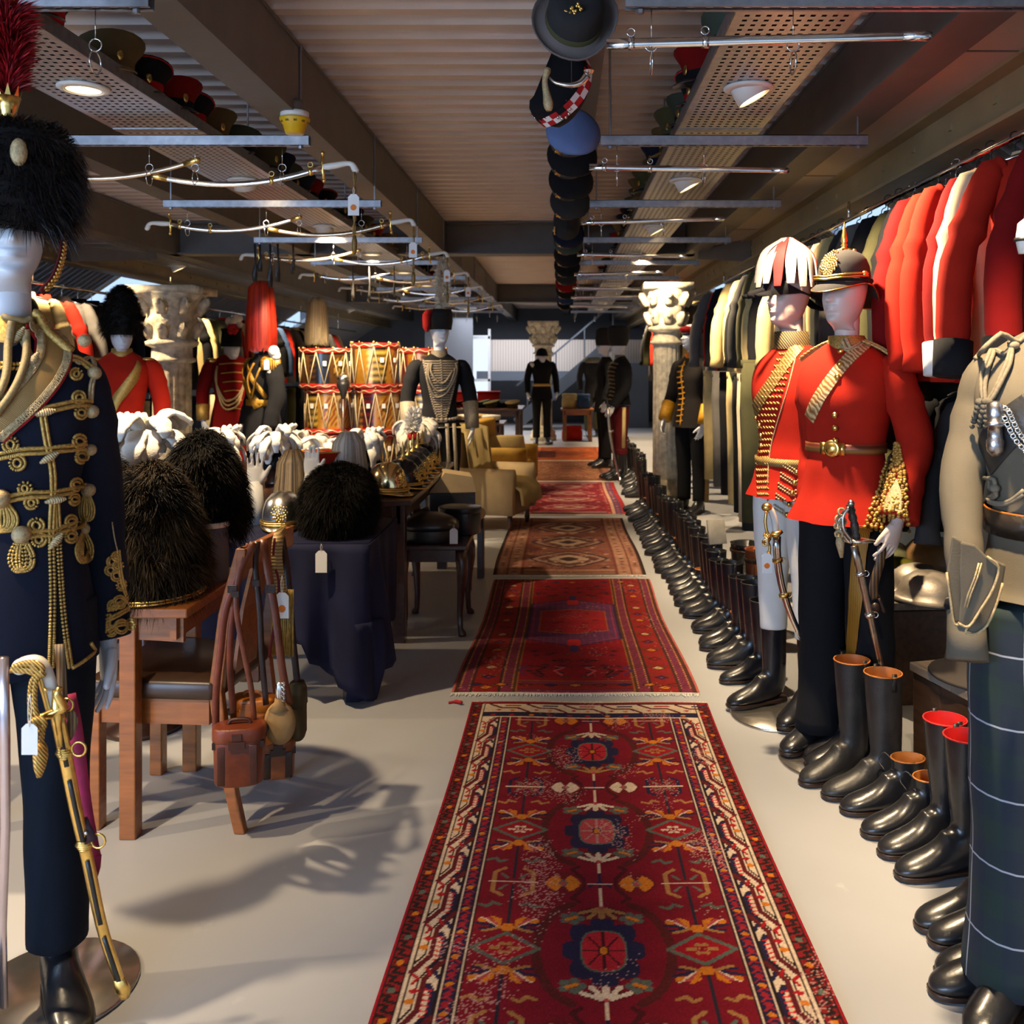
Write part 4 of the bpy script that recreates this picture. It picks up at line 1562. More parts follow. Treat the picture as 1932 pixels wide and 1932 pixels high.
 mb.tube([a, a.lerp(b, .15), a.lerp(b, .4), a.lerp(b, .75), b], [.006, .012, .0145, .011, .005], 12)
 mb.build('acorn', KN, t)
 price_tag('white swing tag on the knot of the ivory hilted sword', at(56, 1310, 1.90), s=.75, loop=.06)
 return t
curved_sword_left()
def slings():
 t = thing('sword_sling', 'gold laced sling strap with round brass buckle below the navy tunic hem', 'strap', (0, 0, 0))
 SL = wave_mat('sling_lace', (92, 70, 48), (150, 122, 84), 40, .6, .2, 'X', .4, 0, .001)
 mb = MB()
 mb.strap(cr([tuple(at(x, y, 1.99)) for x, y in ((113, 1215), (116, 1260), (118, 1300), (120, 1326))], 3), .020, .003, (0, -1, 0))
 mb.build('strap', SL, t)
 mb = MB()
 mb.torus(at(126, 1330, 1.975), .013, .003, 18, 6, M=rot('X', 90))
 mb.build('buckle', GOLD, t)
 mb = MB()
 mb.strap(cr([tuple(at(x, y, 1.98)) for x, y in ((128, 1340), (138, 1356), (134, 1375), (126, 1392))], 3), .022, .003, (0, -1, 0))
 mb.build('strap_end', SL, t)
 t2 = thing('velvet_sash', 'long crushed magenta velvet strap ending in a point behind the gold scabbard', 'sash', (0, 0, 0))
 VEL = mat('magenta_velvet', (150, 22, 66), .75, 0, .5, 20, .2, 60, .003, sheen=.8)
 mb = MB()
 mb.strap(cr([tuple(at(x, y, Y)) for x, y, Y in ((128, 1310, 2.02), (140, 1370, 2.02), (150, 1450, 2.03), (160, 1530, 2.04), (176, 1618, 2.05))], 4), .034, .003, (0.1, -1, 0))
 p = [at(162, 1620, 2.05), at(192, 1612, 2.05), at(190, 1636, 2.05), at(184, 1656, 2.05)]
 mb.add([q + Vector((0, -.003, 0)) for q in p] + p, [(0, 3, 2, 1), (4, 5, 6, 7), (0, 4, 7, 3), (1, 2, 6, 5), (2, 3, 7, 6)])
 mb.build('sash', VEL, t2)
 mb = MB()
 mb.strap([at(152, 1545, 2.005), at(160, 1565, 2.005), at(172, 1588, 2.005)], .032, .004, (0, -1, 0))
 mb.build('keeper', mat('plum_leather', (44, 22, 40), .4, 0, .2, 20), t2)
 mb = MB()
 mb.ball(at(162, 1572, 1.995), .0045, .003, .0045, 8, 5)
 mb.build('stud', SILVER, t2)
 t3 = thing('steel_scabbard', 'pale steel scabbard edge at the far left beside the hussar leg', 'sword', (0, 0, 0))
 mb = MB()
 mb.tube([at(6, 1240, 1.95), at(9, 1400, 1.97), at(10, 1560, 2.0), at(4, 1750, 2.03), at(8, 1900, 2.06)], [.012, .012, .011, .010, .009], 10, .6, nrm=(0, 1, 0))
 mb.build('scabbard', mat('rose_steel', (0.62, 0.52, 0.52), .25, .9, .1, 10), t3)
slings()
# ================================================================== RIGHT FOREGROUND FIGURES
def cloth_helmet(o, M):
 """dark cloth home-service helmet: dome, peaks, gilt plate, chain and spike"""
 HEL = cloth('helmet_cloth', (52, 50, 50), .08, .2)
 mb = MB()
 mb.M = M
 n = 36
 rings = []
 for r, z in ((1.04, .02), (1.01, .035), (.99, .06), (.95, .09), (.84, .118), (.66, .138), (.42, .150), (.18, .155), (.01, .156)):
  rings.append([Vector((.093 * r * math.cos(2 * PI * k / n), .112 * r * math.sin(2 * PI * k / n), z)) for k in range(n)])
 mb.loft(rings, False, True)
 mb.build('dome', HEL, o)
 # brim: short peak in front, long one behind
 r0, r1 = [], []
 for k in range(n + 1):
  a = 2 * PI * k / n
  f = max(0, -math.sin(a)) ** 2
  b = max(0, math.sin(a)) ** 2
  r0.append(Vector((.097 * math.cos(a), .116 * math.sin(a), .024)))
  e = .010 + .034 * f + .055 * b
  r1.append(Vector(((.097 + e * .45) * math.cos(a), (.116 + e) * math.sin(a), .020 - .034 * f - .085 * b)))
 mb = MB()
 mb.M = M
 mb.loft([r0, r1, [p + Vector((0, 0, -.004)) for p in r1], [p + Vector((0, 0, -.004)) for p in r0]], False, False, False)
 mb.build('brim', HEL, o)
 mb = MB()
 mb.M = M
 mb.tube(r1, .0028, 6)
 mb.build('brim_edging', GOLD, o)
 mb = MB()
 mb.M = M
 mb.tube([(.099 * math.cos(a), .118 * math.sin(a), .034) for a in np.linspace(0, 2 * PI, 30)], .007, 6, .5)
 mb.build('hat_band', BLACKC, o)
 mb = MB()
 mb.M = M
 Pc = [Vector((.104 * math.cos(a), .123 * math.sin(a), .040 + .012 * abs(math.cos(a)))) for a in np.linspace(R(-178), R(-2), 34)]
 plait(mb, Pc, [Vector((p.x, p.y, 0)).normalized() for p in Pc], .018, .008)
 stuff(mb.build('curb_chain', GOLD, o))
 for sx in (-1, 1):
  mb = MB()
  mb.M = M
  mb.ball((sx * .100, -.018, .054), .012, .014, .014, 10, 6)
  mb.build('rosette', GOLD, o)
 # plate: crowned star of small raised knobs
 mb = MB()
 mb.M = M
 for i in range(70):
  a, q = i * 2.4, math.sqrt(i / 70)
  x, z = .036 * q * math.cos(a), .092 + .044 * q * math.sin(a)
  y = -.112 * math.sqrt(max(.02, 1 - (x / .093) ** 2)) * (1.0 if z < .08 else 1 - (z - .08) * 4.2) - .003
  mb.ball((x, y, z), .0065, .004, .0065, 6, 4)
 for k in range(5):
  mb.ball((-.016 + .008 * k, -.058 - .012, .138 + .004 * (2 - abs(k - 2))), .006, n=6, m=4)
 stuff(mb.build('helmet_plate', GOLD, o))
 mb = MB()
 mb.M = M
 for k in range(4):
  mb.tube([(0, 0, .156), (.034 * math.cos(k * PI / 2 + .4), .040 * math.sin(k * PI / 2 + .4), .150)], [.011, .006], 8)
  mb.ball((.036 * math.cos(k * PI / 2 + .4), .042 * math.sin(k * PI / 2 + .4), .150), .009, n=8, m=5)
 mb.lathe([(.020, .153), (.014, .162), (.010, .168), (.014, .174), (.008, .180), (.0135, .190), (.011, .205), (.005, .24), (.001, .262)], 14)
 mb.build('spike', GOLD, o)
def red_tunic():
 f = Fig('scarlet tunic mannequin with gold shoulder belt under a spiked dark cloth helmet', (1.095, 3.60, 0), R(-40), SCAR, BLACKC, hem=.90,
   yaw=-10, boots=True, boot_h=.16, hem_t=.09, plate=.21, plate_off=(0, -.10), chin=1.655, skin=SKINW,
   collar=GOLDB, fold=.012, sc=(.95, 1.05), flare=.03, slim=dict(ankle=.088, knee=.088, calf=.086, foot=(.088, -.05)),
   arms=(arm_path(-1, elbow=(.165, .10, 1.22), wrist=(.15, .05, .95)), arm_path(1, elbow=(.243, .065, 1.21), wrist=(.232, -.075, .93))),
   armr=(.046, .064, .068, .066, .064, .072), hand_kw=({}, dict(curl=(26, 30, 34, 38), thumb=22)))
 o = f.o
 for sd in (-1, 1):
  pass
 f.strap([(1655, 634), (1628, 652), (1590, 690), (1556, 735), (1540, 762), (1528, 790)], .052, .004, wave_mat('striped_gold_belt', (150, 96, 52), (228, 196, 140), 26, .4, .3, 'DIAGONAL', .4, 6, .002), 'shoulder_belt', n=7)
 # waist belt
 BELT = wave_mat('laced_belt', (92, 30, 22), (150, 104, 52), 9, .45, .2, 'Z', .3, 0, .001)
 P, N = [], []
 for a in np.linspace(-180, 180, 41):
  p = f.t.pt(a, 1.178, .003)
  P.append(p)
  N.append(Vector((p.x, p.y, 0)).normalized())
 mb = MB()
 mb.strap(P, .036, .005, N)
 mb.build('waist_belt', BELT, o)
 c = f.t.pt(0, 1.178, .012)
 mb = MB()
 M = rot('X', 90)
 mb.lathe([(.032, -.004), (.034, 0), (.026, .006), (.024, .005), (.022, .009), (.003, .011)], 20, c=c, M=M)
 mb.box(c.x - .036, c.y + .006, c.z, .024, .01, .046)
 mb.box(c.x + .036, c.y + .006, c.z, .024, .01, .046)
 mb.build('buckle', GOLD, o)
 for i in range(9):
  z = 1.545 - .048 * i
  if 3 <= i <= 4:
   continue
  p = f.t.pt(3, z, .006)
  mb = MB()
  mb.ball(p, .0125, .010, .0125, 10, 6)
  mb.build('button', GOLD, o)
 p, n_ = f.pin(1560, 726, .003)
 for sd in (-1, 1):
  P = [Vector((sd * x, .016, z)) for x, z in ((.065, 1.585), (.10, 1.572), (.135, 1.555), (.17, 1.532), (.195, 1.512))]
  mb = MB()
  plait(mb, P, [Vector((0, 0, 1))] * 5, .060, .016)
  mb.tube(P, .009, 8)
  stuff(mb.build('shoulder_cord', mat('bright_gold_cord', (220, 184, 112), .45, .25, .25, 90), o))
 f.braid([(1588, 650), (1600, 660), (1625, 648), (1648, 634)], .018, GOLDP, 'collar_lace')
 f.braid([(1600, 656), (1592, 640)], .03, GOLDP, 'collar_lace')
 # gold embroidered cuff point on the near sleeve
 CU = mat('gold_embroidery', (196, 150, 70), .45, .45, .4, 70, .9, 160, .004)
 mb = MB()
 rows = []
 grid = []
 for v in np.linspace(0, 1, 32):
  y = 838 + v * 162
  half = 6 + 34 * v ** .8
  cx = 1691 - 17 * v
  for u in np.linspace(-1, 1, 9):
   p, nn = f.pin(cx + half * (u + random.uniform(-.1, .1)), y + random.uniform(-2, 2), .004)
   mb.ball(p, .0080, .0080, .0075, 6, 4)
 stuff(mb.build('cuff_embroidery', CU, o))
 mb = MB()
 pts = [f.pin(x, y, .011)[0] for x, y in ((1693, 905), (1680, 932), (1656, 958), (1672, 962), (1700, 968), (1700, 930))]
 mb.add(pts + [p + Vector((0, -.001, 0)) for p in pts], [(0, 1, 2, 3), (0, 3, 4, 5)])
 mb.build('cuff_panel', GOLDP, o)
 # gold stripe down the trousers
 STR = wave_mat('gold_stripe', (122, 82, 18), (166, 118, 34), 40, .5, .3, 'X', .3, 0, .001)
 f.strap([(1628, 992), (1620, 1060), (1613, 1150), (1604, 1250), (1594, 1350), (1584, 1412)], .056, .003, STR, 'trouser_stripe', n=6)
 cloth_helmet(o, head_frame(o, (0, -.012, 1.655 + .125), -10))
 return f
RTUN = red_tunic()
def gen_coat():
 f = Fig('red coat mannequin with gold herringbone lace under a white feathered cocked hat', (.985, 4.02, 0), R(-55), SCAR, WHITEC, hem=.93,
   yaw=-6, boots=True, boot_h=.70, hem_t=.63, plate=.2, plate_off=(0, -.08), chin=1.672, skin=mat('mannequin_pink', (206, 178, 166), .4, 0, .03, 5),
   collar=None, fold=.008, sc=(.93, 1.0), flare=.01, slim=dict(ankle=.054, foot=(.10, .0), knee=.062, calf=.056), thigh=.088,
   arms=(arm_path(-1, elbow=(.15, .08, 1.2), wrist=(.12, .03, .95)), arm_path(1, elbow=(.225, .055, 1.2), wrist=(.215, -.055, .93))), armr=(.046, .064, .067, .062, .060, .058), hands=False)
 o = f.o
 LACE = wave_mat('dull_gold_lace', (92, 66, 28), (196, 160, 92), 60, .5, .25, 'DIAGONAL', .8, 0, .002)
 mb = MB()
 rings = [se_ring(0, .014, 1.56, .080, .074, 28, 2), se_ring(0, .006, 1.635, .072, .070, 28, 2), se_ring(0, .006, 1.636, .066, .064, 28, 2)]
 mb.loft(rings, False, False)
 mb.build('collar', wave_mat('collar_lace_dark', (40, 34, 26), (120, 96, 52), 42, .6, .1, 'DIAGONAL', .8, 1, .002), o)
 # herringbone plastron
 mb = MB()
 for i in range(24):
  y = 668 + i * 11.5
  xl = np.interp(y, [668, 760, 860, 945], [1470, 1432, 1426, 1430])
  xr = np.interp(y, [668, 700, 780, 860, 945], [1500, 1490, 1466, 1452, 1450])
  for k in range(6):
   x = xl + (xr - xl) * (k + .5) / 6
   p, nn = f.pin(x, y + 3 * math.sin(k * PI), .003)
   d = Vector((0, 0, 1))
   ax = nn.cross(d).normalized()
   ax = (ax * .8 + d * .5).normalized()
   ay = nn.cross(ax)
   mb.ball(p, .011, .0042, .004, 6, 4, Matrix((ax, ay, nn)).transposed())
 stuff(mb.build('herringbone_lace', GOLDB, o))
 f.cord([(1502, 672), (1486, 735), (1466, 800), (1452, 860), (1448, 945)], .0028, GOLDP, 'lace_edge')
 for y in (788, 803, 822, 840):
  p, n_ = f.pin(1428 + (y - 788) * .05, y, .004)
  mb = MB()
  mb.ball(p, .011, n=10, m=6)
  mb.build('button', GOLD, o)
 f.strap([(1518, 634), (1495, 668), (1462, 715), (1436, 752), (1424, 775)], .060, .004, wave_mat('brown_gold_belt', (92, 64, 30), (156, 120, 66), 30, .5, .2, 'DIAGONAL', .4, 0, .002), 'shoulder_belt', n=7)
 P, N = [], []
 for a in np.linspace(-180, 180, 41):
  p = f.t.pt(a, 1.08, .003)
  P.append(p)
  N.append(Vector((p.x, p.y, 0)).normalized())
 mb = MB()
 mb.strap(P, .034, .005, N)
 mb.build('waist_belt', LACE, o)
 # epaulette, arm band, chevron cuff
 mb = MB()
 for i in range(60):
  a = i * 2.4
  q = math.sqrt(i / 60)
  mb.ball((.155 + .06 * q * math.cos(a), .02 + .055 * q * math.sin(a), 1.535 - .03 * q - .06 * max(0, q * math.cos(a)) ** 2), .009, .009, .007, 6, 4)
 for i in range(22):
  a = -PI / 2 + PI * i / 21
  x, y = .155 + .068 * math.cos(a), .02 + .062 * math.sin(a)
  mb.tube([(x, y, 1.50), (x + .008 * math.cos(a), y, 1.462)], .005, 6)
 stuff(mb.build('epaulette', mat('bright_gold_bullion', (214, 160, 40), .35, .6, .3, 120, .4, 300, .002), o))
 A = f.arms[1]
 def band(i0, f0, i1, f1, r0, r1, m, name):
  Pq = cr([tuple(p) + (q,) for p, q in zip(A, (.046, .064, .067, .062, .060, .058))], 10)
  s0, s1 = int(i0 * 10 + f0 * 10), int(i1 * 10 + f1 * 10)
  mb = MB()
  mb.tube([Vector(p[:3]) for p in Pq[s0:s1 + 1]], [p[3] + r0 for p in Pq[s0:s1 + 1]], 20, 1.12, nrm=(0, 1, 0), cap=False)
  return mb.build(name, m, o)
 band(2, .62, 3, .0, .004, .004, BLACKC, 'arm_band')
 band(4, .8, 5, .0, .005, .005, BLACKC, 'cuff')
 mb = MB()
 for i in range(5):
  y0 = 872 + i * 20
  for sd, xs in ((-1, (1503, 1474)), (1, (1503, 1528))):
   for k in range(7):
    x = 1505 - i * 4.5 + sd * (2 + k * 4)
    for dy in (0, 7):
     p, nn = f.pin(x, y0 + 16 - k * 2.6 + dy, .004)
     mb.ball(p, .0065, .0055, .0045, 6, 4)
 stuff(mb.build('chevron_lace', GOLDP, o))
 for i in range(5):
  p, n_ = f.pin(1504 - i * 4.2, 891 + i * 20, .008)
  mb = MB()
  mb.ball(p, .0115, n=10, m=6)
  mb.build('cuff_button', GOLD, o)
 # cocked hat with drooping feathers
 M = head_frame(o, (0, -.012, 1.672 + .135), -6)
 mb = MB()
 mb.M = M
 n = 28
 rings = []
 for q in np.linspace(0, 1, 9):
  yy = -.20 + .43 * q
  rings.append(yy)
 pts = [(-.21, -.035), (-.215, -.02), (-.14, .0), (-.11, .05), (-.08, .14), (0, .205), (.07, .17), (.11, .07), (.14, .0), (.20, -.05), (.235, -.06), (.235, -.075), (.18, -.065), (.12, -.03), (0, -.012), (-.12, -.022)]
 for sx, tx in ((-.052, -.088), (.052, .088)):
  m_in = [Vector((sx * (1 - .6 * max(0, (z - .03)) / .18) + 0, y, z)) for y, z in pts]
  m_out = [Vector((tx * (1 - abs(y) / .26) * (1 - .75 * max(0, z) / .21) + math.copysign(.012, sx), y, z)) for y, z in pts]
  mb.loft([m_in, m_out], True, True)
 mb.tube([(0, y, z) for y, z in pts[:11]], .014, 8)
 mb.build('cocked_hat', BLACKC, o)
 FE = mat('white_swan_feather', (178, 160, 150), .8, 0, .14, 60, .3, 200, .003)
 for k in range(15):
  a = -PI * .95 + 2 * PI * k / 15
  ex, ey = .092 * math.cos(a), -.01 + .135 * math.sin(a)
  top = Vector((.012 * math.cos(a), -.005 + .02 * math.sin(a), .225))
  mid = Vector((ex * .95, ey * .85, .150 + RNG.uniform(-.01, .01)))
  end = Vector((ex * 1.15, ey * 1.05, .02 + RNG.uniform(-.01, .015)))
  mb = MB()
  mb.M = M
  pth = cr([tuple(top), tuple(mid), tuple(end)], 6)
  nn = [Vector((p[0], p[1], .02)).normalized() for p in pth]
  mb.strap([Vector(p) for p in pth], [.018 + .03 * math.sin(PI * (.12 + .75 * i / (len(pth) - 1))) for i in range(len(pth))], .007, nn)
  mb.build('feather', FE if k % 5 else mat('scarlet_feather', (150, 20, 20), .8, 0, .15, 60), o, bevel=.002)
 return f
GENC = gen_coat()
def tartan():
 m = bpy.data.materials.new('dark_tartan')
 nt, b = nodes(m)
 L = nt.links
 b.inputs['Roughness'].default_value = .9
 tc = nt.nodes.new('ShaderNodeTexCoord')
 sp = nt.nodes.new('ShaderNodeSeparateXYZ')
 L.new(tc.outputs['Object'], sp.inputs[0])
 def op(o, a, v=0.0, c=None):
  nn = nt.nodes.new('ShaderNodeMath')
  nn.operation = o
  for i, q in enumerate((a, v)):
   if isinstance(q, (int, float)):
    nn.inputs[i].default_value = q
   else:
    L.new(q, nn.inputs[i])
  return nn.outputs[0]
 def lines(src, period, shift, wd):
  q = op('FRACT', op('ADD', op('MULTIPLY', src, 1 / period), shift))
  return op('LESS_THAN', op('ABSOLUTE', op('SUBTRACT', q, .5)), wd)
 x = op('ADD', sp.outputs[0], op('MULTIPLY', sp.outputs[1], -.35))
 h = lines(sp.outputs[2], .163, .30, .013)
 v = lines(x, .15, .62, .013)
 h2 = lines(sp.outputs[2], .163, .80, .17)
 v2 = lines(x, .15, .12, .17)
 white = op('MAXIMUM', h, v)
 gr = op('MULTIPLY', op('ADD', h2, v2), .5)
 mx = nt.nodes.new('ShaderNodeMix')
 mx.data_type = 'RGBA'
 L.new(gr, mx.inputs['Factor'])
 mx.inputs['A'].default_value = (.010, .018, .030, 1)
 mx.inputs['B'].default_value = (.010, .026, .022, 1)
 m2 = nt.nodes.new('ShaderNodeMix')
 m2.data_type = 'RGBA'
 L.new(white, m2.inputs['Factor'])
 L.new(mx.outputs['Result'], m2.inputs['A'])
 m2.inputs['B'].default_value = (.36, .37, .42, 1)
 L.new(m2.outputs['Result'], b.inputs['Base Color'])
 n2 = nt.nodes.new('ShaderNodeTexNoise')
 n2.inputs['Scale'].default_value = 400
 bp = nt.nodes.new('ShaderNodeBump')
 bp.inputs['Strength'].default_value = .4
 bp.inputs['Distance'].default_value = .001
 L.new(n2.outputs['Fac'], bp.inputs['Height'])
 L.new(bp.outputs['Normal'], b.inputs['Normal'])
 return m
def doublet():
 DB = cloth('lovat_doublet_cloth', (98, 90, 76), .10, .2)
 f = Fig('olive grey doublet and dark tartan trews mannequin at the right edge', (1.145, 2.12, 0), R(-36), DB, tartan(), hem=.97,
   yaw=-10, boots=True, boot_h=.16, hem_t=.075, plate=0, chin=1.665, collar=DB, fold=.004, sc=(1.0, 1.0), hands=False, thigh=.118,
   slim=dict(knee=.108, calf=.104, ankle=.112, foot=(.11, -.0)),
   arms=(arm_path(-1, elbow=(.215, -.03, 1.22), wrist=(.180, -.15, .95)), arm_path(1)), armr=(.045, .060, .060, .050, .042, .036))
 o = f.o
 CORD = mat('drab_cord', (112, 102, 84), .8, 0, .2, 150, .4, 400, .002)
 for dx in (0, 9):
  f.cord([(1935, 608), (1900, 634), (1880, 660 + dx * .4), (1868 + dx, 700), (1861 + dx, 750), (1860 + dx, 800)] if False else
   [(1902, 634), (1884, 646), (1872 + dx * .8, 672), (1860 + dx, 700), (1858 + dx * .6, 730), (1862 + dx * .3, 756)], .0052, CORD, 'cord', off=.010)
  f.cord([(1902, 634), (1912, 650), (1912 - dx * .6, 680), (1900 - dx * .7, 712), (1886 - dx * .6, 740), (1876 - dx * .5, 758)], .0052, CORD, 'cord', off=.012)
 f.cord([(1936, 606), (1910, 618), (1885, 636), (1862, 656), (1842, 680)], .006, CORD, 'shoulder_cord')
 p, n_ = f.pin(1900, 635, .012)
 mb = MB()
 mb.ball(p, .014, .011, .010, 10, 6)
 mb.build('knot', CORD, o)
 mb = MB()
 for x0, x1 in ((1858, 1846), (1868, 1858), (1874, 1868)):
  a, n1 = f.pin(x0, 760, .012)
  for k in range(6):
   q, _ = f.pin(x0 + (x1 - x0) * k / 5, 760 + 8.5 * k, .014)
   mb.ball(q, .0105 - .0008 * k, n=8, m=5)
 stuff(mb.build('cord_acorn', mat('dark_drab_cord', (84, 78, 66), .8, 0, .25, 120, .5, 300, .002), o))
 for dx in (0, 7):
  f.cord([(1858 + dx, 900), (1856 + dx, 920), (1864 + dx, 938), (1885, 950 - dx * .4), (1910, 948 - dx * .5), (1936, 930 - dx)], .0050, CORD, 'cord', off=.012)
 p, n_ = f.pin(1863, 924, .014)
 mb = MB()
 mb.ball(p, .012, .010, .010, 8, 6)
 mb.build('cord_slide', CORD, o)
 # cross belt with whistle and chain
 f.strap([(1952, 772), (1925, 790), (1898, 812), (1876, 838), (1860, 866)], .082, .004, BLKM, 'cross_belt', n=6)
 a, n_ = f.pin(1889, 790, .024)
 mb = MB()
 z = a.z
 mb.lathe([(.006, -.085), (.012, -.078), (.017, -.072), (.019, -.050), (.016, -.045), (.015, -.018), (.022, -.016), (.022, -.008), (.016, -.006), (.019, .012), (.017, .034), (.008, .040)], 16, c=(a.x, a.y, z))
 mb.build('whistle', mat('tarnished_silver', (0.42, 0.40, 0.40), .3, 1, .4, 60, .5, 90), o)
 mb = MB()
 P1 = cr([tuple(f.pin(x, y, .02)[0]) for x, y in ((1893, 780), (1902, 786), (1912, 806), (1925, 828), (1942, 848))], 5)
 for q in (0, .013):
  PN = resample(P1, .007)
  for i, p in enumerate(PN):
   mb.torus(Vector(p) + Vector((q * .7, -.002, q)), .005, .0017, 8, 5, M=rot('X', 90 if i % 2 else 35))
 stuff(mb.build('whistle_chain', SILVER, o))
 # waist belt and plate
 P, N = [], []
 for ang in np.linspace(-180, 180, 41):
  p = f.t.pt(ang, 1.13, .012)
  p.z += -.010 * math.cos(R(ang)) + .012
  P.append(p)
  N.append(Vector((p.x, p.y, 0)).normalized())
 mb = MB()
 mb.strap(P, .055, .005, N)
 mb.build('waist_belt', mat('worn_black_leather', (30, 24, 20), .35, 0, .6, 25, .5, 60, .004), o)
 mb = MB()
 mb.tube([p + Vector((0, 0, .028)) + n_ * .003 for p, n_ in zip(P, N)], .0028, 6)
 mb.build('belt_edge', TANL, o)
 c = f.t.pt(2, 1.13, .022)
 mb = MB()
 mb.box(c.x, c.y, c.z, .075, .006, .066)
 for i in range(36):
  an, q = i * 2.4, math.sqrt(i / 36)
  mb.ball((c.x + .03 * q * math.cos(an), c.y - .005, c.z + .027 * q * math.sin(an)), .0045, .005, .0045, 6, 4)
 stuff(mb.build('belt_plate', SILVER, o))
 # skirt tashes with piping
 for poly, Y in (([(1812, 1022), (1840, 1028), (1862, 1050), (1884, 1070), (1874, 1110), (1850, 1150), (1828, 1182), (1808, 1176), (1812, 1130), (1810, 1080)], 1.955),
     ([(1796, 1010), (1822, 1024), (1830, 1060), (1824, 1120), (1812, 1172), (1800, 1176), (1794, 1140), (1786, 1080)], 1.975),
     ([(1862, 1050), (1898, 1066), (1892, 1100), (1880, 1140), (1862, 1180), (1840, 1196), (1822, 1190), (1850, 1150)], 1.99)):
  mb = MB()
  fr = [f.Wi @ at(x, y, Y) for x, y in poly]
  bk = [f.Wi @ at(x, y, Y + .012) for x, y in poly]
  n = len(poly)
  mb.add(fr + bk, [tuple(range(n)), tuple(range(2 * n - 1, n - 1, -1))] + [((i + 1) % n, i, i + n, (i + 1) % n + n) for i in range(n)])
  mb.build('skirt_tash', DB, o, bevel=.004, smooth=False)
  mb = MB()
  mb.tube(cr([tuple(f.Wi @ at(x, y, Y - .003)) for x, y in poly[2:8]], 3), .0028, 6)
  mb.build('piping', GOLDP, o)
 mb = MB()
 for q in (-3, 2):
  mb.tube([f.Wi @ at(x + q, y, 1.95) for x, y in ((1850, 1062), (1842, 1090), (1830, 1120), (1822, 1146))], .0018, 5)
 mb.build('piping', GOLDP, o)
 # gauntlet cuff
 w_ = Vector(f.arms[0][-1])
 d = (Vector(f.arms[0][-1]) - Vector(f.arms[0][-2])).normalized()
 mb = MB()
 mb.tube([w_ - d * .015, w_ + d * .02, w_ + d * .06, w_ + d * .115], [.042, .040, .041, .044], 20, 1.1, nrm=(0, 1, 0))
 mb.build('cuff', DB, o)
 mb = MB()
 mb.tube([w_ - d * .012, w_ + d * .0, w_ + d * .012], [.043, .046, .043], 20, 1.1, nrm=(0, 1, 0))
 mb.build('cuff_band', BLACKC, o)
 for x, y in ((1794, 1166), (1776, 1158), (1818, 1160)):
  q = f.Wi @ at(x, y, 1.86)
  mb = MB()
  h = (q - (w_ + d * .04))
  q = w_ + d * .04 + (h - d * h.dot(d)).normalized() * .046
  mb.ball(q, .012, n=10, m=6)
  mb.build('cuff_button', mat('tarnished_brass', (0.45, 0.36, 0.2), .35, 1, .3, 50), o)
 M = head_frame(o, (0, -.012, 1.665 + .13), -10)
 mb = MB()
 mb.M = M
 mb.lathe([(.088, -.01), (.09, .04), (.08, .10), (.03, .125), (.003, .126)], 20, .9, 1.2)
 mb.build('cap', BLACKC, o)
 q = f.Wi @ at(1931, 452, 1.98)
 mb = MB()
 mb.tube([q + Vector((.02, .03, .06)), q + Vector((0, 0, .03)), q, q - Vector((0, 0, .03))], [.006, .012, .016, .010], 10)
 mb.build('tassel', IVORY, o)
 mb = MB()
 mb.torus(q, .015, .005, 14, 6)
 mb.build('tassel_band', BLKM, o)
 # foot board
 return f
DOUB = doublet()
t = thing('foot_board', 'dark worn board with yellow mark under the tartan trews', 'board', (1.12, 2.14, 0), R(-8))
MB().box(0, 0, .006, .34, .36, .012).build('board', mat('worn_dark_board', (66, 58, 50), .5, 0, .3, 8, .2, 30, .003), t, bevel=.002)
MB().box(-.13, .165, .0125, .02, .012, .001).build('paint_mark', mat('yellow_paint', (210, 170, 20), .6), t)
def hanging_sword(label, g, p, Yg, Yp, hilt, scab, blade_w=.014, knot=None, tagit=False, straight=True):
 """sword held upright at a mannequin's side: hilt pixel g, tip pixel p"""
 t = thing('sword', label, 'sword', (0, 0, 0))
 a, b = at(*g, Yg), at(*p, Yp)
 d = (b - a).normalized()
 sag = Vector((1, 0, 0)) * (0 if straight else -.03)
 path = [a.lerp(b, f) + sag * 4 * f * (1 - f) for f in np.linspace(0, 1, 10)]
 mb = MB()
 mb.tube(path, [blade_w * (1 - .3 * i / 9) for i in range(10)], 10, .6, nrm=(0, 1, 0))
 mb.build('scabbard', scab, t)
 for f in (2, 5):
  mb = MB()
  mb.tube([path[f] - d * .007, path[f] + d * .007], blade_w * 1.3, 10, .8, nrm=(0, 1, 0))
  mb.torus(path[f] + Vector((.02, 0, 0)), .010, .002, 10, 5, M=rot('X', 90))
  mb.build('ring_band', hilt, t)
 return t, a, d
t, a, d = hanging_sword('steel half-basket sword with gold knot held before the scarlet tunic', (1612, 1030), (1664, 1262), 3.28, 3.34, SILVER, mat('brown_steel', (0.42, 0.36, 0.30), .3, 1, .2, 20))
mb = MB()
g = [at(x, y, 3.26) for x, y in ((1616, 1018), (1612, 990), (1607, 968), (1604, 952))]
mb.tube(cr([tuple(p) for p in g], 4), [.014 + .0025 * math.sin(i * 2.2) for i in range(13)], 10)
mb.build('grip', mat('shagreen_grip', (70, 66, 62), .4, .3, .3, 80, .6, 120, .004), t)
mb = MB()
mb.ball(at(1606, 950, 3.26), .013, n=10, m=6)
mb.ball(at(1605, 946, 3.26), .006, n=8, m=5)
mb.build('pommel', SILVER, t)
mb = MB()
for q in (0, 8, 16):
 mb.tube(cr([tuple(at(x, y, 3.24 - q * .002)) for x, y in ((1602, 957), (1586 + q * .3, 975), (1580 + q * .8, 1000), (1588 + q, 1016), (1606, 1024))], 5), .0055, 8)
mb.lathe([(.055, -.002), (.056, .004), (.02, .010)], 18, .9, .6, c=at(1624, 1021, 3.25))
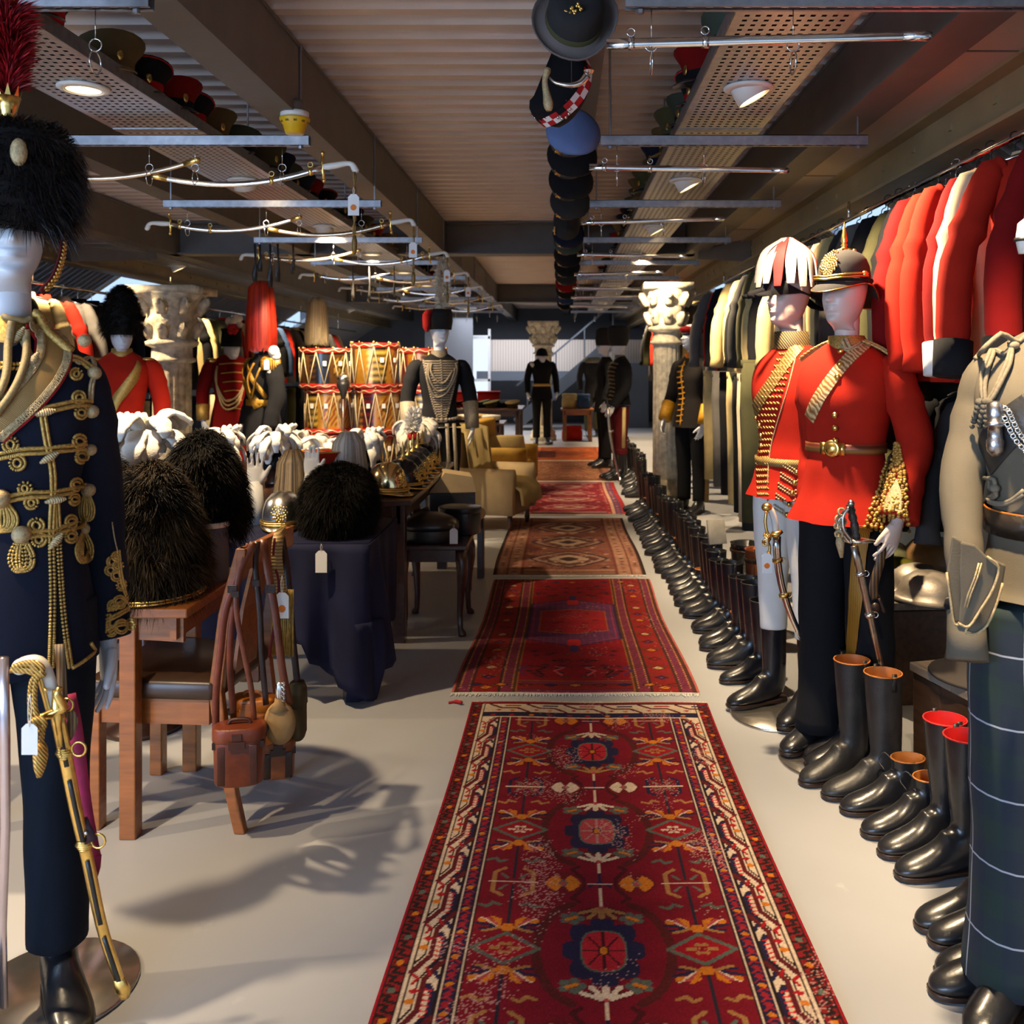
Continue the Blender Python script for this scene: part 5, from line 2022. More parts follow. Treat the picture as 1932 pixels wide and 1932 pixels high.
mb.build('basket_guard', SILVER, t)
mb = MB()
for k, (x, y) in enumerate(((1588, 966), (1582, 980), (1590, 985), (1581, 992), (1588, 999), (1583, 1008))):
 mb.torus(at(x, y, 3.22), .012, .0045, 10, 6, M=rot('Y', 60 * k) @ rot('X', 70))
mb.tube([at(1583, 1010, 3.22), at(1585, 1024, 3.22), at(1588, 1052, 3.22)], [.009, .016, .006], 10)
mb.build('sword_knot', GOLDP, t)
t, a, d = hanging_sword('curved steel sabre with brass knot and tag before the feathered hat figure', (1466, 1012), (1516, 1210), 3.62, 3.66, GOLD, CHROME, .0165, straight=False)
mb = MB()
mb.tube(cr([tuple(at(x, y, 3.6)) for x, y in ((1464, 1008), (1462, 985), (1456, 966), (1450, 958))], 4), .013, 10)
mb.build('grip', IVORY, t)
mb = MB()
mb.ball(at(1447, 957, 3.6), .022, .02, .018, 10, 7)
mb.tube([at(1456, 1008, 3.59), at(1466, 1008, 3.59), at(1476, 1002, 3.59)], [.010, .013, .008], 8)
mb.build('pommel', GOLD, t)
mb = MB()
mb.tube(cr([tuple(at(x, y, 3.58)) for x, y in ((1446, 965), (1444, 985), (1448, 1005), (1455, 1012), (1444, 1018), (1452, 1030), (1450, 1052))], 4), [.006] * 25, 8)
for k in range(6):
 mb.torus(at(1447 + 3 * math.sin(k), 1010 + 3 * k, 3.575), .011, .004, 9, 5, M=rot('Y', 50 * k) @ rot('X', 60))
mb.tube([at(1450, 1040, 3.575), at(1450, 1054, 3.575), at(1448, 1072, 3.575)], [.008, .013, .010], 10)
mb.build('sword_knot', GOLD, t)
price_tag('orange-dotted tag hanging from the curved sabre on the right', at(1447, 1014, 3.54), s=.9, dot=True, loop=.06)
t = thing('sling_strap', 'dark laced sling strap with claw hook beside the scarlet tunic', 'strap', (0, 0, 0))
mb = MB()
mb.strap(cr([tuple(at(x, y, 3.36)) for x, y in ((1664, 1030), (1660, 1060), (1650, 1095), (1648, 1115), (1652, 1130))], 4), .032, .004, (0, -1, 0))
mb.build('strap', wave_mat('brown_laced_strap', (52, 34, 24), (122, 92, 56), 24, .5, .1, 'X', .3), t)
mb = MB()
mb.ball(at(1652, 1146, 3.35), .018, .012, .018, 10, 6)
mb.tube(cr([tuple(at(x, y, 3.35)) for x, y in ((1658, 1128), (1664, 1144), (1668, 1156))], 3), .007, 6)
mb.build('claw_hook', DKL, t)
# ================================================================== CLOTHES RAILS
HANGC = mat('black_hanger', (20, 20, 22), .4)
RAILS = {}
def rail(label, x, z, y0, y1, posts):
 t = thing('clothes_rail', label, 'rail', (x, (y0 + y1) / 2, 0))
 h = (y1 - y0) / 2
 mb = MB()
 mb.tube([(0, -h, z), (0, h, z)], .0125, 10)
 mb.build('pipe', CHROME, t)
 for y in posts:
  mb = MB()
  if z > 2:
   mb.tube([(0, y - (y0 + y1) / 2, z), (0, y - (y0 + y1) / 2, z + (.10 if x > 0 else .28))], .008, 8)
  else:
   mb.tube([(0, y - (y0 + y1) / 2, z), (0, y - (y0 + y1) / 2, 0)], .0125, 8)
  mb.build('bracket', CHROME, t)
 return t
def garment(x, y, z, m, label, group, L=.78, wid=.44, arm=.66, cuff=None, coat=False, tw=0.0, lapel=None, face=1, thick=.06, collar=None, hang=.13, buttons=None, swing=.10):
 """jacket or coat on a hanger, its breadth across the rail (along x); z = shoulder line"""
 t = thing('hanging_jacket' if not coat else 'hanging_coat', label, 'coat' if coat else 'jacket', (x, y, z), tw, group)
 r_ = random.random
 mb = MB()
 rings = []
 rows = [(.03, .06, .03), (.0, .09, .034), (-.02, wid * .36, .045), (-.055, wid * .47, .055), (-.13, wid * .49, thick), (-.3, wid * .46, thick * 1.05),
   (-.45, wid * .44, thick), (-.6, wid * .48, thick * 1.1), (-L, wid * (.50 if not coat else .56), thick * 1.2)]
 if L < .62:
  rows = [q for q in rows if q[0] > -L + .04 or q[0] == -L]
 ph = r_() * 6
 for zz, a, b in rows:
  ring = []
  for k in range(22):
   an = 2 * PI * k / 22
   fo = 1 + (.16 * math.sin(5 * an + ph) + .10 * math.sin(9 * an + 2 * ph)) * min(1, -zz / .3) * (abs(math.sin(an)))
   ring.append(Vector((a * math.copysign(abs(math.cos(an)) ** .8, math.cos(an)), b * math.sin(an) * fo, zz)))
  rings.append(ring)
 mb.loft(rings)
 mb.build('body', m, t)
 for sd in (-1, 1):
  sw = swing * (.6 + .8 * r_())
  fy = -.03 - .05 * r_()
  P = [(sd * wid * .38, 0, -.035), (sd * wid * .49, -.004, -.07), (sd * (wid * .54 + sw * .35), fy * .4, -.22), (sd * (wid * .55 + sw * .8), fy, -arm * .6), (sd * (wid * .53 + sw * 1.1), fy * 1.6 - .02, -arm - .04)]
  sm = sleeve_mb(P, (.030, .046, .054, .054, .052), .010, 14, .78)
  sm.build('sleeve', m, t)
  if cuff is not None:
   d = (Vector(P[-1]) - Vector(P[-2])).normalized()
   w_ = Vector(P[-1])
   mb = MB()
   mb.tube([w_ - d * .10, w_ - d * .04, w_ + d * .012], [.060, .060, .059], 14, .84, nrm=(0, 1, 0))
   mb.build('cuff', cuff, t)
 mb = MB()
 mb.loft([se_ring(0, 0, zz, a, b, 16, 2) for zz, a, b in ((-.01, .088, .048), (.045, .07, .045), (.047, .064, .039), (0, .07, .035))], False, False)
 mb.build('collar', collar or m, t)
 mb = MB()
 mb.tube(cr([(0, 0, .02), (0, 0, hang - .03), (.022, 0, hang - .01), (.010, 0, hang + .018), (-.012, 0, hang + .014), (-.020, 0, hang - .004)], 4), .0026, 6)
 mb.tube([(-.19, 0, -.028), (-.1, 0, .004), (0, 0, .025), (.1, 0, .004), (.19, 0, -.028)], .007, 6)
 mb.build('hanger', HANGC if r_() < .6 else CHROME, t)
 if buttons is not None:
  for k in range(5):
   mb = MB()
   mb.ball((.0, -thick * 1.05 - .006, -.12 - .09 * k), .010, .007, .010, 8, 5)
   mb.build('button', buttons, t)
 return t
def trousers(x, y, z, m, label, group, L=1.02, stripe=None):
 """pair of trousers hung by the waist from the rail"""
 t = thing('hanging_trousers', label, 'trousers', (x, y, z), 0, group)
 for sd in (-1, 1):
  mb = MB()
  mb.loft([se_ring(sd * cx, 0, zz, a, b, 16, 2.4) for zz, cx, a, b in ((0, .095, .098, .035), (-.22, .10, .10, .05), (-.5, .105, .085, .055), (-L, .11, .075, .05))])
  mb.build('trouser_leg', m, t)
  if stripe is not None:
   mb = MB()
   mb.strap([(sd * .195, 0, 0), (sd * .203, 0, -.22), (sd * .192, 0, -.5), (sd * .187, 0, -L)], .035, .003, (sd, 0, 0))
   mb.build('stripe', stripe, t)
 mb = MB()
 mb.loft([se_ring(0, 0, zz, .197, .037, 20, 2.6) for zz in (-.03, .02)])
 mb.build('waistband', m, t)
 mb = MB()
 mb.tube(cr([(0, 0, .01), (0, 0, .06), (.02, 0, .085), (0, 0, .105), (-.018, 0, .09)], 4), .0026, 6)
 mb.tube([(-.17, 0, .0), (.17, 0, .0)], .006, 6)
 mb.build('hanger', CHROME, t)
 return t
NM = {id(SCAR): 'scarlet', id(CRIM): 'crimson', id(KHAKI): 'khaki drill', id(CREAM): 'cream', id(OLIVE): 'olive', id(GREY): 'mid grey', id(DGREY): 'charcoal',
 id(BLUE): 'slate blue', id(BROWNC): 'brown', id(BLACKC): 'black', id(NAVY): 'navy', id(WHITEC): 'white'}
XR, ZR = 1.60, 2.30
rail('steel clothes rail slung below the right side beam holding the scarlet tunics', XR, ZR, .9, 16.0, (1.2, 3.2, 5.2, 7.2, 9.2, 11.2, 13.2, 15.2))
seq = [(2.36, SCAR, BLACKC), (2.54, BLACKC, None), (2.72, CRIM, BLACKC), (2.98, SCAR, BLACKC), (3.16, KHAKI, None), (3.30, CRIM, WHITEC), (3.44, SCAR, None), (3.58, SCAR, None), (3.74, CRIM, None),
 (3.92, BLACKC, None), (4.06, OLIVE, None), (4.22, BLACKC, None), (4.38, GREY, None), (4.55, DGREY, None), (4.72, BROWNC, None), (4.9, CREAM, None), (5.1, KHAKI, None), (5.3, DGREY, None), (5.5, GREY, None), (5.7, CREAM, None), (5.9, KHAKI, None),
 (6.15, BLACKC, None), (6.4, CREAM, None), (6.65, OLIVE, None), (6.9, DGREY, None), (7.15, BLACKC, None), (7.4, CREAM, None), (7.65, CREAM, None), (7.9, KHAKI, None), (8.2, BLACKC, None), (8.5, SCAR, None), (8.8, GREY, None),
 (10.4, GREY, None), (10.8, CREAM, None), (11.2, OLIVE, None), (11.6, BLACKC, None), (12.0, CREAM, None), (12.5, CREAM, None), (13.0, SCAR, None), (13.6, OLIVE, None), (14.2, BLACKC, None), (14.8, GREY, None)]
for i, (y, m, c) in enumerate(seq):
 coat = m in (CREAM, OLIVE, GREY) and y > 4.6
 L = .74 if m in (SCAR, CRIM) else .95 if coat else .86
 if m is KHAKI and y < 4:
  L = .92
 garment(XR + random.uniform(-.02, .02), y, ZR - .13, m,
   '%s %s, %s from the near end of the upper right rail' % (NM[id(m)], 'overcoat' if coat else 'tunic with black cuffs' if c is BLACKC else 'tunic', ordw(i)),
   'garments on the upper right rail', L=L, cuff=c, coat=coat, tw=R(random.uniform(-7, 7)), wid=.44 if not coat else .46, buttons=GOLD if m in (SCAR, CRIM, BLACKC) else None,
   swing=.09 if i == 3 else .16 if i == 2 else .09, collar=BLACKC if m is CRIM else None)
ZL = 1.50
rail('lower clothes rail under the scarlet tunics on the right', XR + .12, ZL, 1.6, 9.2, (1.7, 4.9, 9.1))
seq = [(2.7, BLACKC), (2.9, BLACKC), (3.12, DGREY), (3.35, BLACKC), (3.6, DGREY), (3.85, BLACKC), (4.1, OLIVE), (4.4, BLACKC), (4.7, DGREY), (5.0, BLACKC)]
for i, (y, m) in enumerate(seq):
 garment(XR + .12, y, ZL - .13, m, '%s jacket, %s from the near end of the lower right rail' % (NM[id(m)], ordw(i)), 'jackets on the lower right rail', L=.56, arm=.5, tw=R(random.uniform(-6, 6)))
for i, (x, y, m) in enumerate(((1.30, 5.75, OLIVE), (1.34, 5.98, DGREY), (1.38, 6.3, KHAKI), (1.42, 6.7, BLACKC), (1.45, 7.1, CREAM), (1.48, 7.6, BLACKC), (1.5, 8.1, GREY), (1.5, 8.6, CREAM))):
 trousers(x, y, ZL - .09 if i else 1.50, m, '%s trousers, %s pair from the near end beyond the feathered hat figure' % (NM[id(m)], ordw(i)), 'trousers on the lower right rail', L=.98)
for i, (y, m) in enumerate(((10.3, GREY), (10.7, DGREY), (11.1, CREAM), (11.5, BLACKC), (12.0, OLIVE), (12.6, CREAM), (13.2, BLACKC))):
 trousers(1.5, y, 1.42, m, '%s trousers, %s pair past the right column' % (NM[id(m)], ordw(i)), 'trousers beyond the right column', L=.95)
rail('short lower clothes rail past the right column', 1.5, 1.52, 10.0, 13.6, (10.1, 13.5))
# left rails
XLr, ZLr = -4.2, 2.14
rail('long clothes rail along the left wall carrying scarlet and dark tunics', XLr, ZLr, 4.6, 19.0, (5, 7.4, 10, 12.5, 15, 17.5))
cols = [BLACKC, CRIM, SCAR, SCAR, DGREY, CREAM, SCAR, GREY, BLACKC, NAVY, NAVY, BLACKC, BLUE, BROWNC, BROWNC, BLACKC, CREAM, OLIVE, GREY, SCAR, CREAM, CRIM, KHAKI, BLACKC, BLUE, SCAR, GREY, BLACKC, CREAM, NAVY, SCAR, BLACKC, DGREY, CRIM, KHAKI]
y = 6.0
for i, m in enumerate(cols):
 garment(XLr + random.uniform(-.03, .03), y, ZLr - .13, m, '%s tunic, %s from the near end of the left wall rail' % (NM[id(m)], ordw(i)), 'tunics on the left wall rail', L=.8, tw=R(random.uniform(-10, 10)), wid=.46)
 y += .26 if i < 12 else .34
rail('lower clothes rail along the left wall below the tunics', XLr + .1, 1.22, 5.6, 15.5, (5.7, 10, 15.4))
y = 6.2
for i, m in enumerate([BLACKC, NAVY, DGREY, CRIM, BLACKC, NAVY, CREAM, DGREY, BLACKC, BLUE, KHAKI, BLACKC, NAVY, WHITEC, BLACKC, DGREY, NAVY, OLIVE, BLACKC, DGREY]):
 trousers(XLr + .1, y, 1.12, m, '%s trousers, %s pair from the near end of the lower left rail' % (NM[id(m)], ordw(i)), 'trousers on the lower left rail', L=.92)
 y += .44
# ================================================================== RUGS
def hexc(c):
 return np.array(rgb(c))
class Ras:
 """colour grid of a rug in metres: u across, v along"""
 def __init__(s, W, L, res, base):
  s.W, s.L, s.res = W, L, res
  s.nu, s.nv = int(W / res) + 1, int(L / res) + 1
  s.u, s.v = np.meshgrid(np.linspace(0, W, s.nu), np.linspace(0, L, s.nv))
  s.c = np.ones((s.nv, s.nu, 3)) * hexc(base)
 def mask(s, m, col):
  s.c[m] = hexc(col)
 def rect(s, u0, v0, u1, v1, col):
  s.mask((s.u >= u0) & (s.u <= u1) & (s.v >= v0) & (s.v <= v1), col)
 def win(s, u, v, r):
  i0, i1 = max(0, int((v - r) / s.res)), min(s.nv, int((v + r) / s.res) + 2)
  j0, j1 = max(0, int((u - r) / s.res)), min(s.nu, int((u + r) / s.res) + 2)
  return slice(i0, i1), slice(j0, j1)
 def blob(s, u, v, ru, rv, col, p=2.0, rot_=0.0):
  w_ = s.win(u, v, max(ru, rv) * 1.5)
  du, dv = s.u[w_] - u, s.v[w_] - v
  c, n = math.cos(rot_), math.sin(rot_)
  a, b = du * c + dv * n, -du * n + dv * c
  m = (np.abs(a / ru) ** p + np.abs(b / rv) ** p) <= 1
  s.c[w_][m] = hexc(col)
 def line(s, pts, wd, col):
  for (a, b), (c, d) in zip(pts[:-1], pts[1:]):
   r = max(abs(c - a), abs(d - b)) / 2 + wd + .01
   w_ = s.win((a + c) / 2, (b + d) / 2, r)
   du, dv = c - a, d - b
   l2 = du * du + dv * dv + 1e-12
   t = np.clip(((s.u[w_] - a) * du + (s.v[w_] - b) * dv) / l2, 0, 1)
   dist = np.hypot(s.u[w_] - a - t * du, s.v[w_] - b - t * dv)
   s.c[w_][dist <= wd / 2] = hexc(col)
 def mirror(s):
  h = s.nu // 2
  s.c[:, s.nu - h:] = s.c[:, :h][:, ::-1]
 def wear(s, amt, pale=(196, 150, 140), seed=0):
  g = np.random.default_rng(seed)
  s.c *= 1 + g.normal(0, .09, s.c.shape[:2])[..., None]
  s.c *= (1 + .10 * np.sin(s.v * 37 + g.uniform(0, 6)) * np.sin(s.v * 11 + 1))[..., None]
  n = np.zeros(s.c.shape[:2])
  for k in range(7):
   n += np.sin(s.u * g.uniform(6, 26) + g.uniform(0, 6) + 2 * np.sin(s.v * g.uniform(2, 9))) * np.sin(s.v * g.uniform(3, 12) + g.uniform(0, 6))
  m = (g.uniform(0, 1, n.shape) < amt * np.clip(n - .8, 0, 2))
  s.c[m] = s.c[m] * .45 + hexc(pale) * .55
 def build(s, t, m, edge, thick=.008, fringe=None, name='pile', wob=.004, fr_ends=(0, 1)):
  nu, nv = s.nu, s.nv
  x = s.u - s.W / 2 + edge(s.v) * (s.u / s.W - .5) * 2
  z = thick + wob * np.sin(s.v * 5.1) * np.sin(s.u * 4 + 1) * .4 + wob * .25
  y = s.v + .006 * np.sin(s.u * 9)
  V = np.stack([x, y, z], -1).reshape(-1, 3)
  i, j = np.meshgrid(np.arange(nv - 1), np.arange(nu - 1), indexing='ij')
  a = (i * nu + j).ravel()
  F = np.stack([a, a + 1, a + nu + 1, a + nu], 1)
  # edge skirts down to the floor
  rim = np.r_[np.arange(nu), np.arange(1, nv) * nu + nu - 1, (nv - 1) * nu + np.arange(nu - 1)[::-1], np.arange(1, nv - 1)[::-1] * nu]
  k = len(V)
  V2 = V[rim].copy()
  V2[:, 2] = .001
  V = np.r_[V, V2]
  n = len(rim)
  q = np.arange(n)
  F = np.r_[F, np.stack([rim, k + q, k + (q + 1) % n, rim[(q + 1) % n]], 1)]
  C = np.ones((len(V), 4), np.float32)
  C[:k, :3] = np.clip(s.c, 0, 1).reshape(-1, 3)
  C[k:, :3] = C[:k][rim][:, :3]
  me = bpy.data.meshes.new(name)
  me.vertices.add(len(V))
  me.vertices.foreach_set('co', V.astype(np.float32).ravel())
  me.loops.add(len(F) * 4)
  me.loops.foreach_set('vertex_index', F.astype(np.int32).ravel())
  me.polygons.add(len(F))
  me.polygons.foreach_set('loop_start', np.arange(0, len(F) * 4, 4, dtype=np.int32))
  me.update(calc_edges=True)
  ca = me.color_attributes.new('tint', 'FLOAT_COLOR', 'POINT')
  ca.data.foreach_set('color', C.ravel())
  me.materials.append(m)
  o = bpy.data.objects.new(name, me)
  COL.objects.link(o)
  o.parent = t
  if fringe is not None:
   for e, v in ((0, 0.0), (1, s.L)):
    if e not in fr_ends:
     continue
    mb = MB()
    sg = -1 if e == 0 else 1
    n_ = int(s.W / .007)
    for k in range(n_):
     u = (k + .5) / n_
     xx = (u - .5) * s.W + float(edge(np.array(v))) * (u - .5) * 2
     l = random.uniform(.014, .034)
     mb.bar((xx, v - sg * .004, .007), (xx + random.uniform(-.008, .008), v + sg * l, .003), .004, .003)
    mb.box(0, v, .005, s.W + 2 * float(edge(np.array(v))), .012, .009)
    stuff(mb.build('fringe', fringe, t, smooth=False))
  return o
PILE = mat('wool_pile', (120, 30, 30), .95, 0, .22, 160, .6, 330, .004, attr=True, sheen=.15, spec=.15)
FRINGE = mat('cotton_fringe', (206, 198, 180), .9, 0, .12, 60)
RED, DRED, NV, CRM, ORG, TEAL, BLK, PINK, TAN, PUR = (108, 13, 27), (66, 16, 20), (28, 28, 54), (196, 172, 146), (184, 104, 24), (80, 88, 76), (30, 20, 18), (160, 60, 62), (148, 102, 56), (70, 36, 68)
def rosette(r, u, v, s, centre=PINK, ring=NV):
 for k in range(8):
  a = PI * k / 4
  r.blob(u + s * .82 * math.cos(a), v + s * 1.15 * math.sin(a), s * .38, s * .42, ring, 3)
 r.blob(u, v, s * .95, s * 1.2, ring, 2)
 r.blob(u, v, s * .66, s * .95, TEAL, 3.2)
 r.blob(u, v, s * .6, s * .88, centre, 3.2)
 for k in range(8):
  a = PI * k / 4
  r.line([(u + s * .16 * math.cos(a), v + s * .2 * math.sin(a)), (u + s * .58 * math.cos(a), v + s * .85 * math.sin(a))], .006, (160, 110, 100) if centre == PINK else DRED)
 r.blob(u, v, s * .17, s * .22, BLK)
 r.blob(u, v, s * .12, s * .16, ORG)
def palm(r, u, v, s, col, sg=1):
 for a, l in ((25, 1), (55, .95), (90, .8), (125, .95), (155, 1)):
  c, n = math.cos(R(a)), math.sin(R(a)) * sg
  r.line([(u + .12 * s * c, v + .12 * s * n), (u + s * l * c, v + s * l * .95 * n)], s * .30, BLK)
 for a, l in ((25, 1), (55, .95), (90, .8), (125, .95), (155, 1)):
  c, n = math.cos(R(a)), math.sin(R(a)) * sg
  r.line([(u + .15 * s * c, v + .15 * s * n), (u + s * l * c, v + s * l * .95 * n)], s * .22, col)
 r.blob(u, v, s * .13, s * .13, PINK)
def spray(r, u, v, s, sg):
 for sd in (-1, 1):
  for a, l, c in ((12, 1.05, NV), (28, 1.0, CRM), (34, .8, PINK), (46, .75, ORG), (-6, .9, NV), (-14, .8, TAN)):
   r.line([(u + sd * .02, v), (u + sd * s * l * .6 * math.cos(R(a)), v + sg * s * l * .55 * math.sin(R(a))), (u + sd * s * l * math.cos(R(a)), v + sg * s * l * math.sin(R(a)))], .010, c)
  r.blob(u + sd * s * .85, v + sg * s * .35, s * .16, s * .10, ORG, 2, sd * sg * .5)
  r.blob(u + sd * s * .35, v + sg * s * .38, s * .12, s * .12, ORG)
 r.blob(u, v, .016, .016, ORG, 4)
def rug_one():
 W, L = 1.06, 3.0
 r = Ras(W, L, .0045, RED)
 # field dark stems and scrolling branches
 p = .605
 v0 = L - .515
 for k in range(-1, 6):
  v = v0 - k * p
  vm = v - p / 2
  # brown scroll rings around the rosettes
  for sd in (-1, 1):
   r.line([(W / 2 + sd * (.05 + .12 * math.sin(q)), v + .205 * math.cos(q)) for q in np.linspace(.25, PI - .25, 10)], .026, (76, 24, 22))
   r.line([(W / 2 + sd * (.06 + .02 * math.sin(q * 3)), vm + .09 * math.cos(q)) for q in np.linspace(0, PI, 6)], .014, DRED)
  r.line([(W / 2, v + .28), (W / 2, v - .28)], .007, (198, 168, 140))
  rosette(r, W / 2, v, .088, PINK if k % 2 == 1 else (160, 30, 40))
  palm(r, W / 2, v - .185, .062, CRM if k % 3 else TAN, 1)
  palm(r, W / 2, v + .185, .062, CRM if (k + 1) % 3 else TAN, -1)
  r.line([(W / 2, vm + .05), (W / 2, vm - .05)], .010, NV)
  r.line([(W / 2 - .03, vm - .015), (W / 2, vm + .01), (W / 2 + .03, vm - .015)], .010, NV)
  for sd in (-1, 1):
   for dv in (-.135, .135):
    u, vv = W / 2 + sd * .080, v + dv
    for a in range(5):
     r.blob(u + .022 * math.cos(a * 1.256), vv + .018 * math.sin(a * 1.256), .013, .011, TEAL)
    r.line([(u - .012, vv - .006), (u + .012, vv + .006)], .012, ORG)
   # orange palmette lozenges between
   u = W / 2 + sd * .105
   r.blob(u, vm, .058, .062, (96, 16, 24), 1.6)
   r.line([(u - sd * .07, vm), (W / 2, vm)], .006, CRM)
   col = ORG if k % 3 else CRM
   r.blob(u - .026, vm, .024, .036, col, 1.3)
   r.blob(u + .026, vm, .024, .036, col, 1.3)
   for q in (-1, 1):
    r.line([(u, vm), (u + .02, vm + q * .036)], .008, col)
    r.line([(u, vm), (u - .02, vm + q * .036)], .008, col)
   r.blob(u, vm, .016, .020, TEAL, 1)
   r.blob(u, vm, .010, .013, PINK, 1)
   # outer column: diamonds with sprays and stemmed squares
   u = W / 2 + sd * .248
   r.line([(u, v + .28), (u, v + .09)], .012, (34, 30, 40))
   r.line([(u, v - .28), (u, v - .09)], .012, (34, 30, 40))
   dm = [(u - .085, v), (u, v + .062), (u + .085, v), (u, v - .062), (u - .085, v)]
   r.blob(u, v, .085, .062, (136, 14, 26), 1)
   r.line(dm, .012, TEAL)
   for a, b in ((0, 0), (-.02, 0), (.02, 0), (-.01, .016), (.01, .016), (-.01, -.016), (.01, -.016), (.034, 0), (-.034, 0)):
    r.blob(u + a, v + b, .0085, .007, CRM if k % 2 else TAN)
   r.blob(u, v, .006, .006, RED)
   spray(r, u, v + .085, .082, 1)
   spray(r, u, v - .085, .082, -1)
   for q in (-1, 1):
    r.line([(u + q * .028, vm - .07), (u + q * .055, vm - .05), (u + q * .055, vm + .05), (u + q * .028, vm + .07)], .012, TAN if k % 3 else NV)
    r.line([(u + q * .03, vm + .115), (u + q * .05, vm + .105), (u + q * .062, vm + .125), (u + q * .085, vm + .115)], .011, TEAL if k % 2 else TAN)
    r.line([(u + q * .03, vm - .115), (u + q * .05, vm - .105), (u + q * .062, vm - .125), (u + q * .085, vm - .115)], .011, TEAL if k % 2 else TAN)
    for b in (-.03, .03):
     r.line([(u + q * .018, vm + b * .6), (u + q * .036, vm + b * 1.3)], .008, TEAL)
   r.line([(u - .07, vm), (u + .07, vm)], .006, CRM)
 # borders (left half drawn, mirrored)
 b = [(0, .012, (140, 16, 28)), (.012, .016, BLK), (.016, .075, (120, 22, 24)), (.075, .082, BLK), (.082, .090, CRM), (.090, .098, BLK), (.098, .205, CRM), (.205, .213, BLK), (.213, .220, CRM), (.220, .272, NV), (.272, .279, BLK), (.279, .286, CRM), (.286, .291, BLK)]
 q_ = .66
 for a, c, col in b:
  r.rect(a * q_, 0, c * q_, L, col)
 k = 0
 v = L - .2
 while v > 0:
  # white main border: slanting dividers, tree and bird shapes
  r.line([(0.135, v + .02), (0.099, v - .05), (0.099, v - .16), (0.065, v - .22)], .016, (84, 22, 24))
  r.line([(0.125, v + .03), (0.087, v - .045), (0.087, v - .15), (0.065, v - .19)], .006, BLK)
  r.line([(0.112, v - .07), (0.127, v - .10), (0.127, v - .17), (0.109, v - .2)], .016, NV)
  for q in range(6):
   r.line([(0.109, v - .085 - q * .018), (0.122, v - .09 - q * .018)], .0055, (186, 30, 36))
  r.blob(0.083, v - .09, .014, .012, (150, 20, 28), 1)
  r.blob(0.078, v - .125, .012, .010, ORG, 2)
  r.line([(0.069, v - .03), (0.083, v - .045), (0.074, v - .065)], .009, (150, 20, 28))
  r.line([(0.122, v - .02), (0.131, v - .045)], .010, NV)
  r.line([(0.098, v - .005), (0.109, v - .03)], .008, (150, 20, 28))
  v -= .2
 v = L - .03
 k = 0
 while v > 0:
  r.line([(0.013, v), (0.030, v - .006), (0.020, v - .020), (0.044, v - .030)], .010, BLK)
  if k % 3 == 0:
   r.blob(0.029, v - .02, .010, .010, ORG if k % 2 else TEAL)
  r.blob(0.162, v, .010, .009, ORG if k % 3 == 0 else (140, 26, 36), 2, .6)
  r.line([(0.150, v - .016), (0.162, v - .010), (0.174, v - .022)], .006, (140, 30, 40))
  v -= .034
  k += 1
 r.mirror()
 # far end border across
 keep = r.c.copy()
 for a, c, col in ((0, .02, (120, 22, 30)), (.02, .03, BLK), (.03, .125, CRM), (.125, .135, BLK), (.135, .175, NV), (.175, .184, CRM)):
  r.rect(.066, L - c, W - .066, L - a, col) if a > .1 or a == .03 else r.rect(.04, L - c, W - .04, L - a, col)
 u = .09
 k = 0
 while u < W - .14:
  r.line([(u, L - .035), (u + .05, L - .075), (u + .12, L - .075), (u + .17, L - .12)], .014, (84, 22, 24))
  r.line([(u + .07, L - .05), (u + .13, L - .05)], .012, NV if k % 2 else (150, 20, 28))
  r.blob(u + .04, L - .10, .014, .010, (150, 20, 28), 1)
  r.blob(u + .10, L - .105, .010, .009, ORG)
  r.blob(u + .02, L - .155, .012, .008, ORG if k % 2 else (140, 26, 36))
  r.blob(u + .10, L - .155, .012, .008, (140, 26, 36))
  u += .165
  k += 1
 r.wear(.14, seed=3)
 t = thing('runner_rug', 'long crimson runner with white figured border and navy rosettes, nearest the camera', 'rug', (.095, 4.095 - L, 0), R(-.5))
 r.build(t, PILE, lambda v: .006 * np.sin(v * 2.2) + .012 * np.sin(v * 1.1 + 1) - .004, .010, FRINGE, fr_ends=(1,))
 mb = MB()
 mb.tube(cr([(-.56, L - .01, .012), (-.59, L + .012, .008), (-.62, L + .004, .006)], 4), [.008] * 5 + [.005] * 4, 6)
 mb.build('corner_thread', REDT, t)
rug_one()
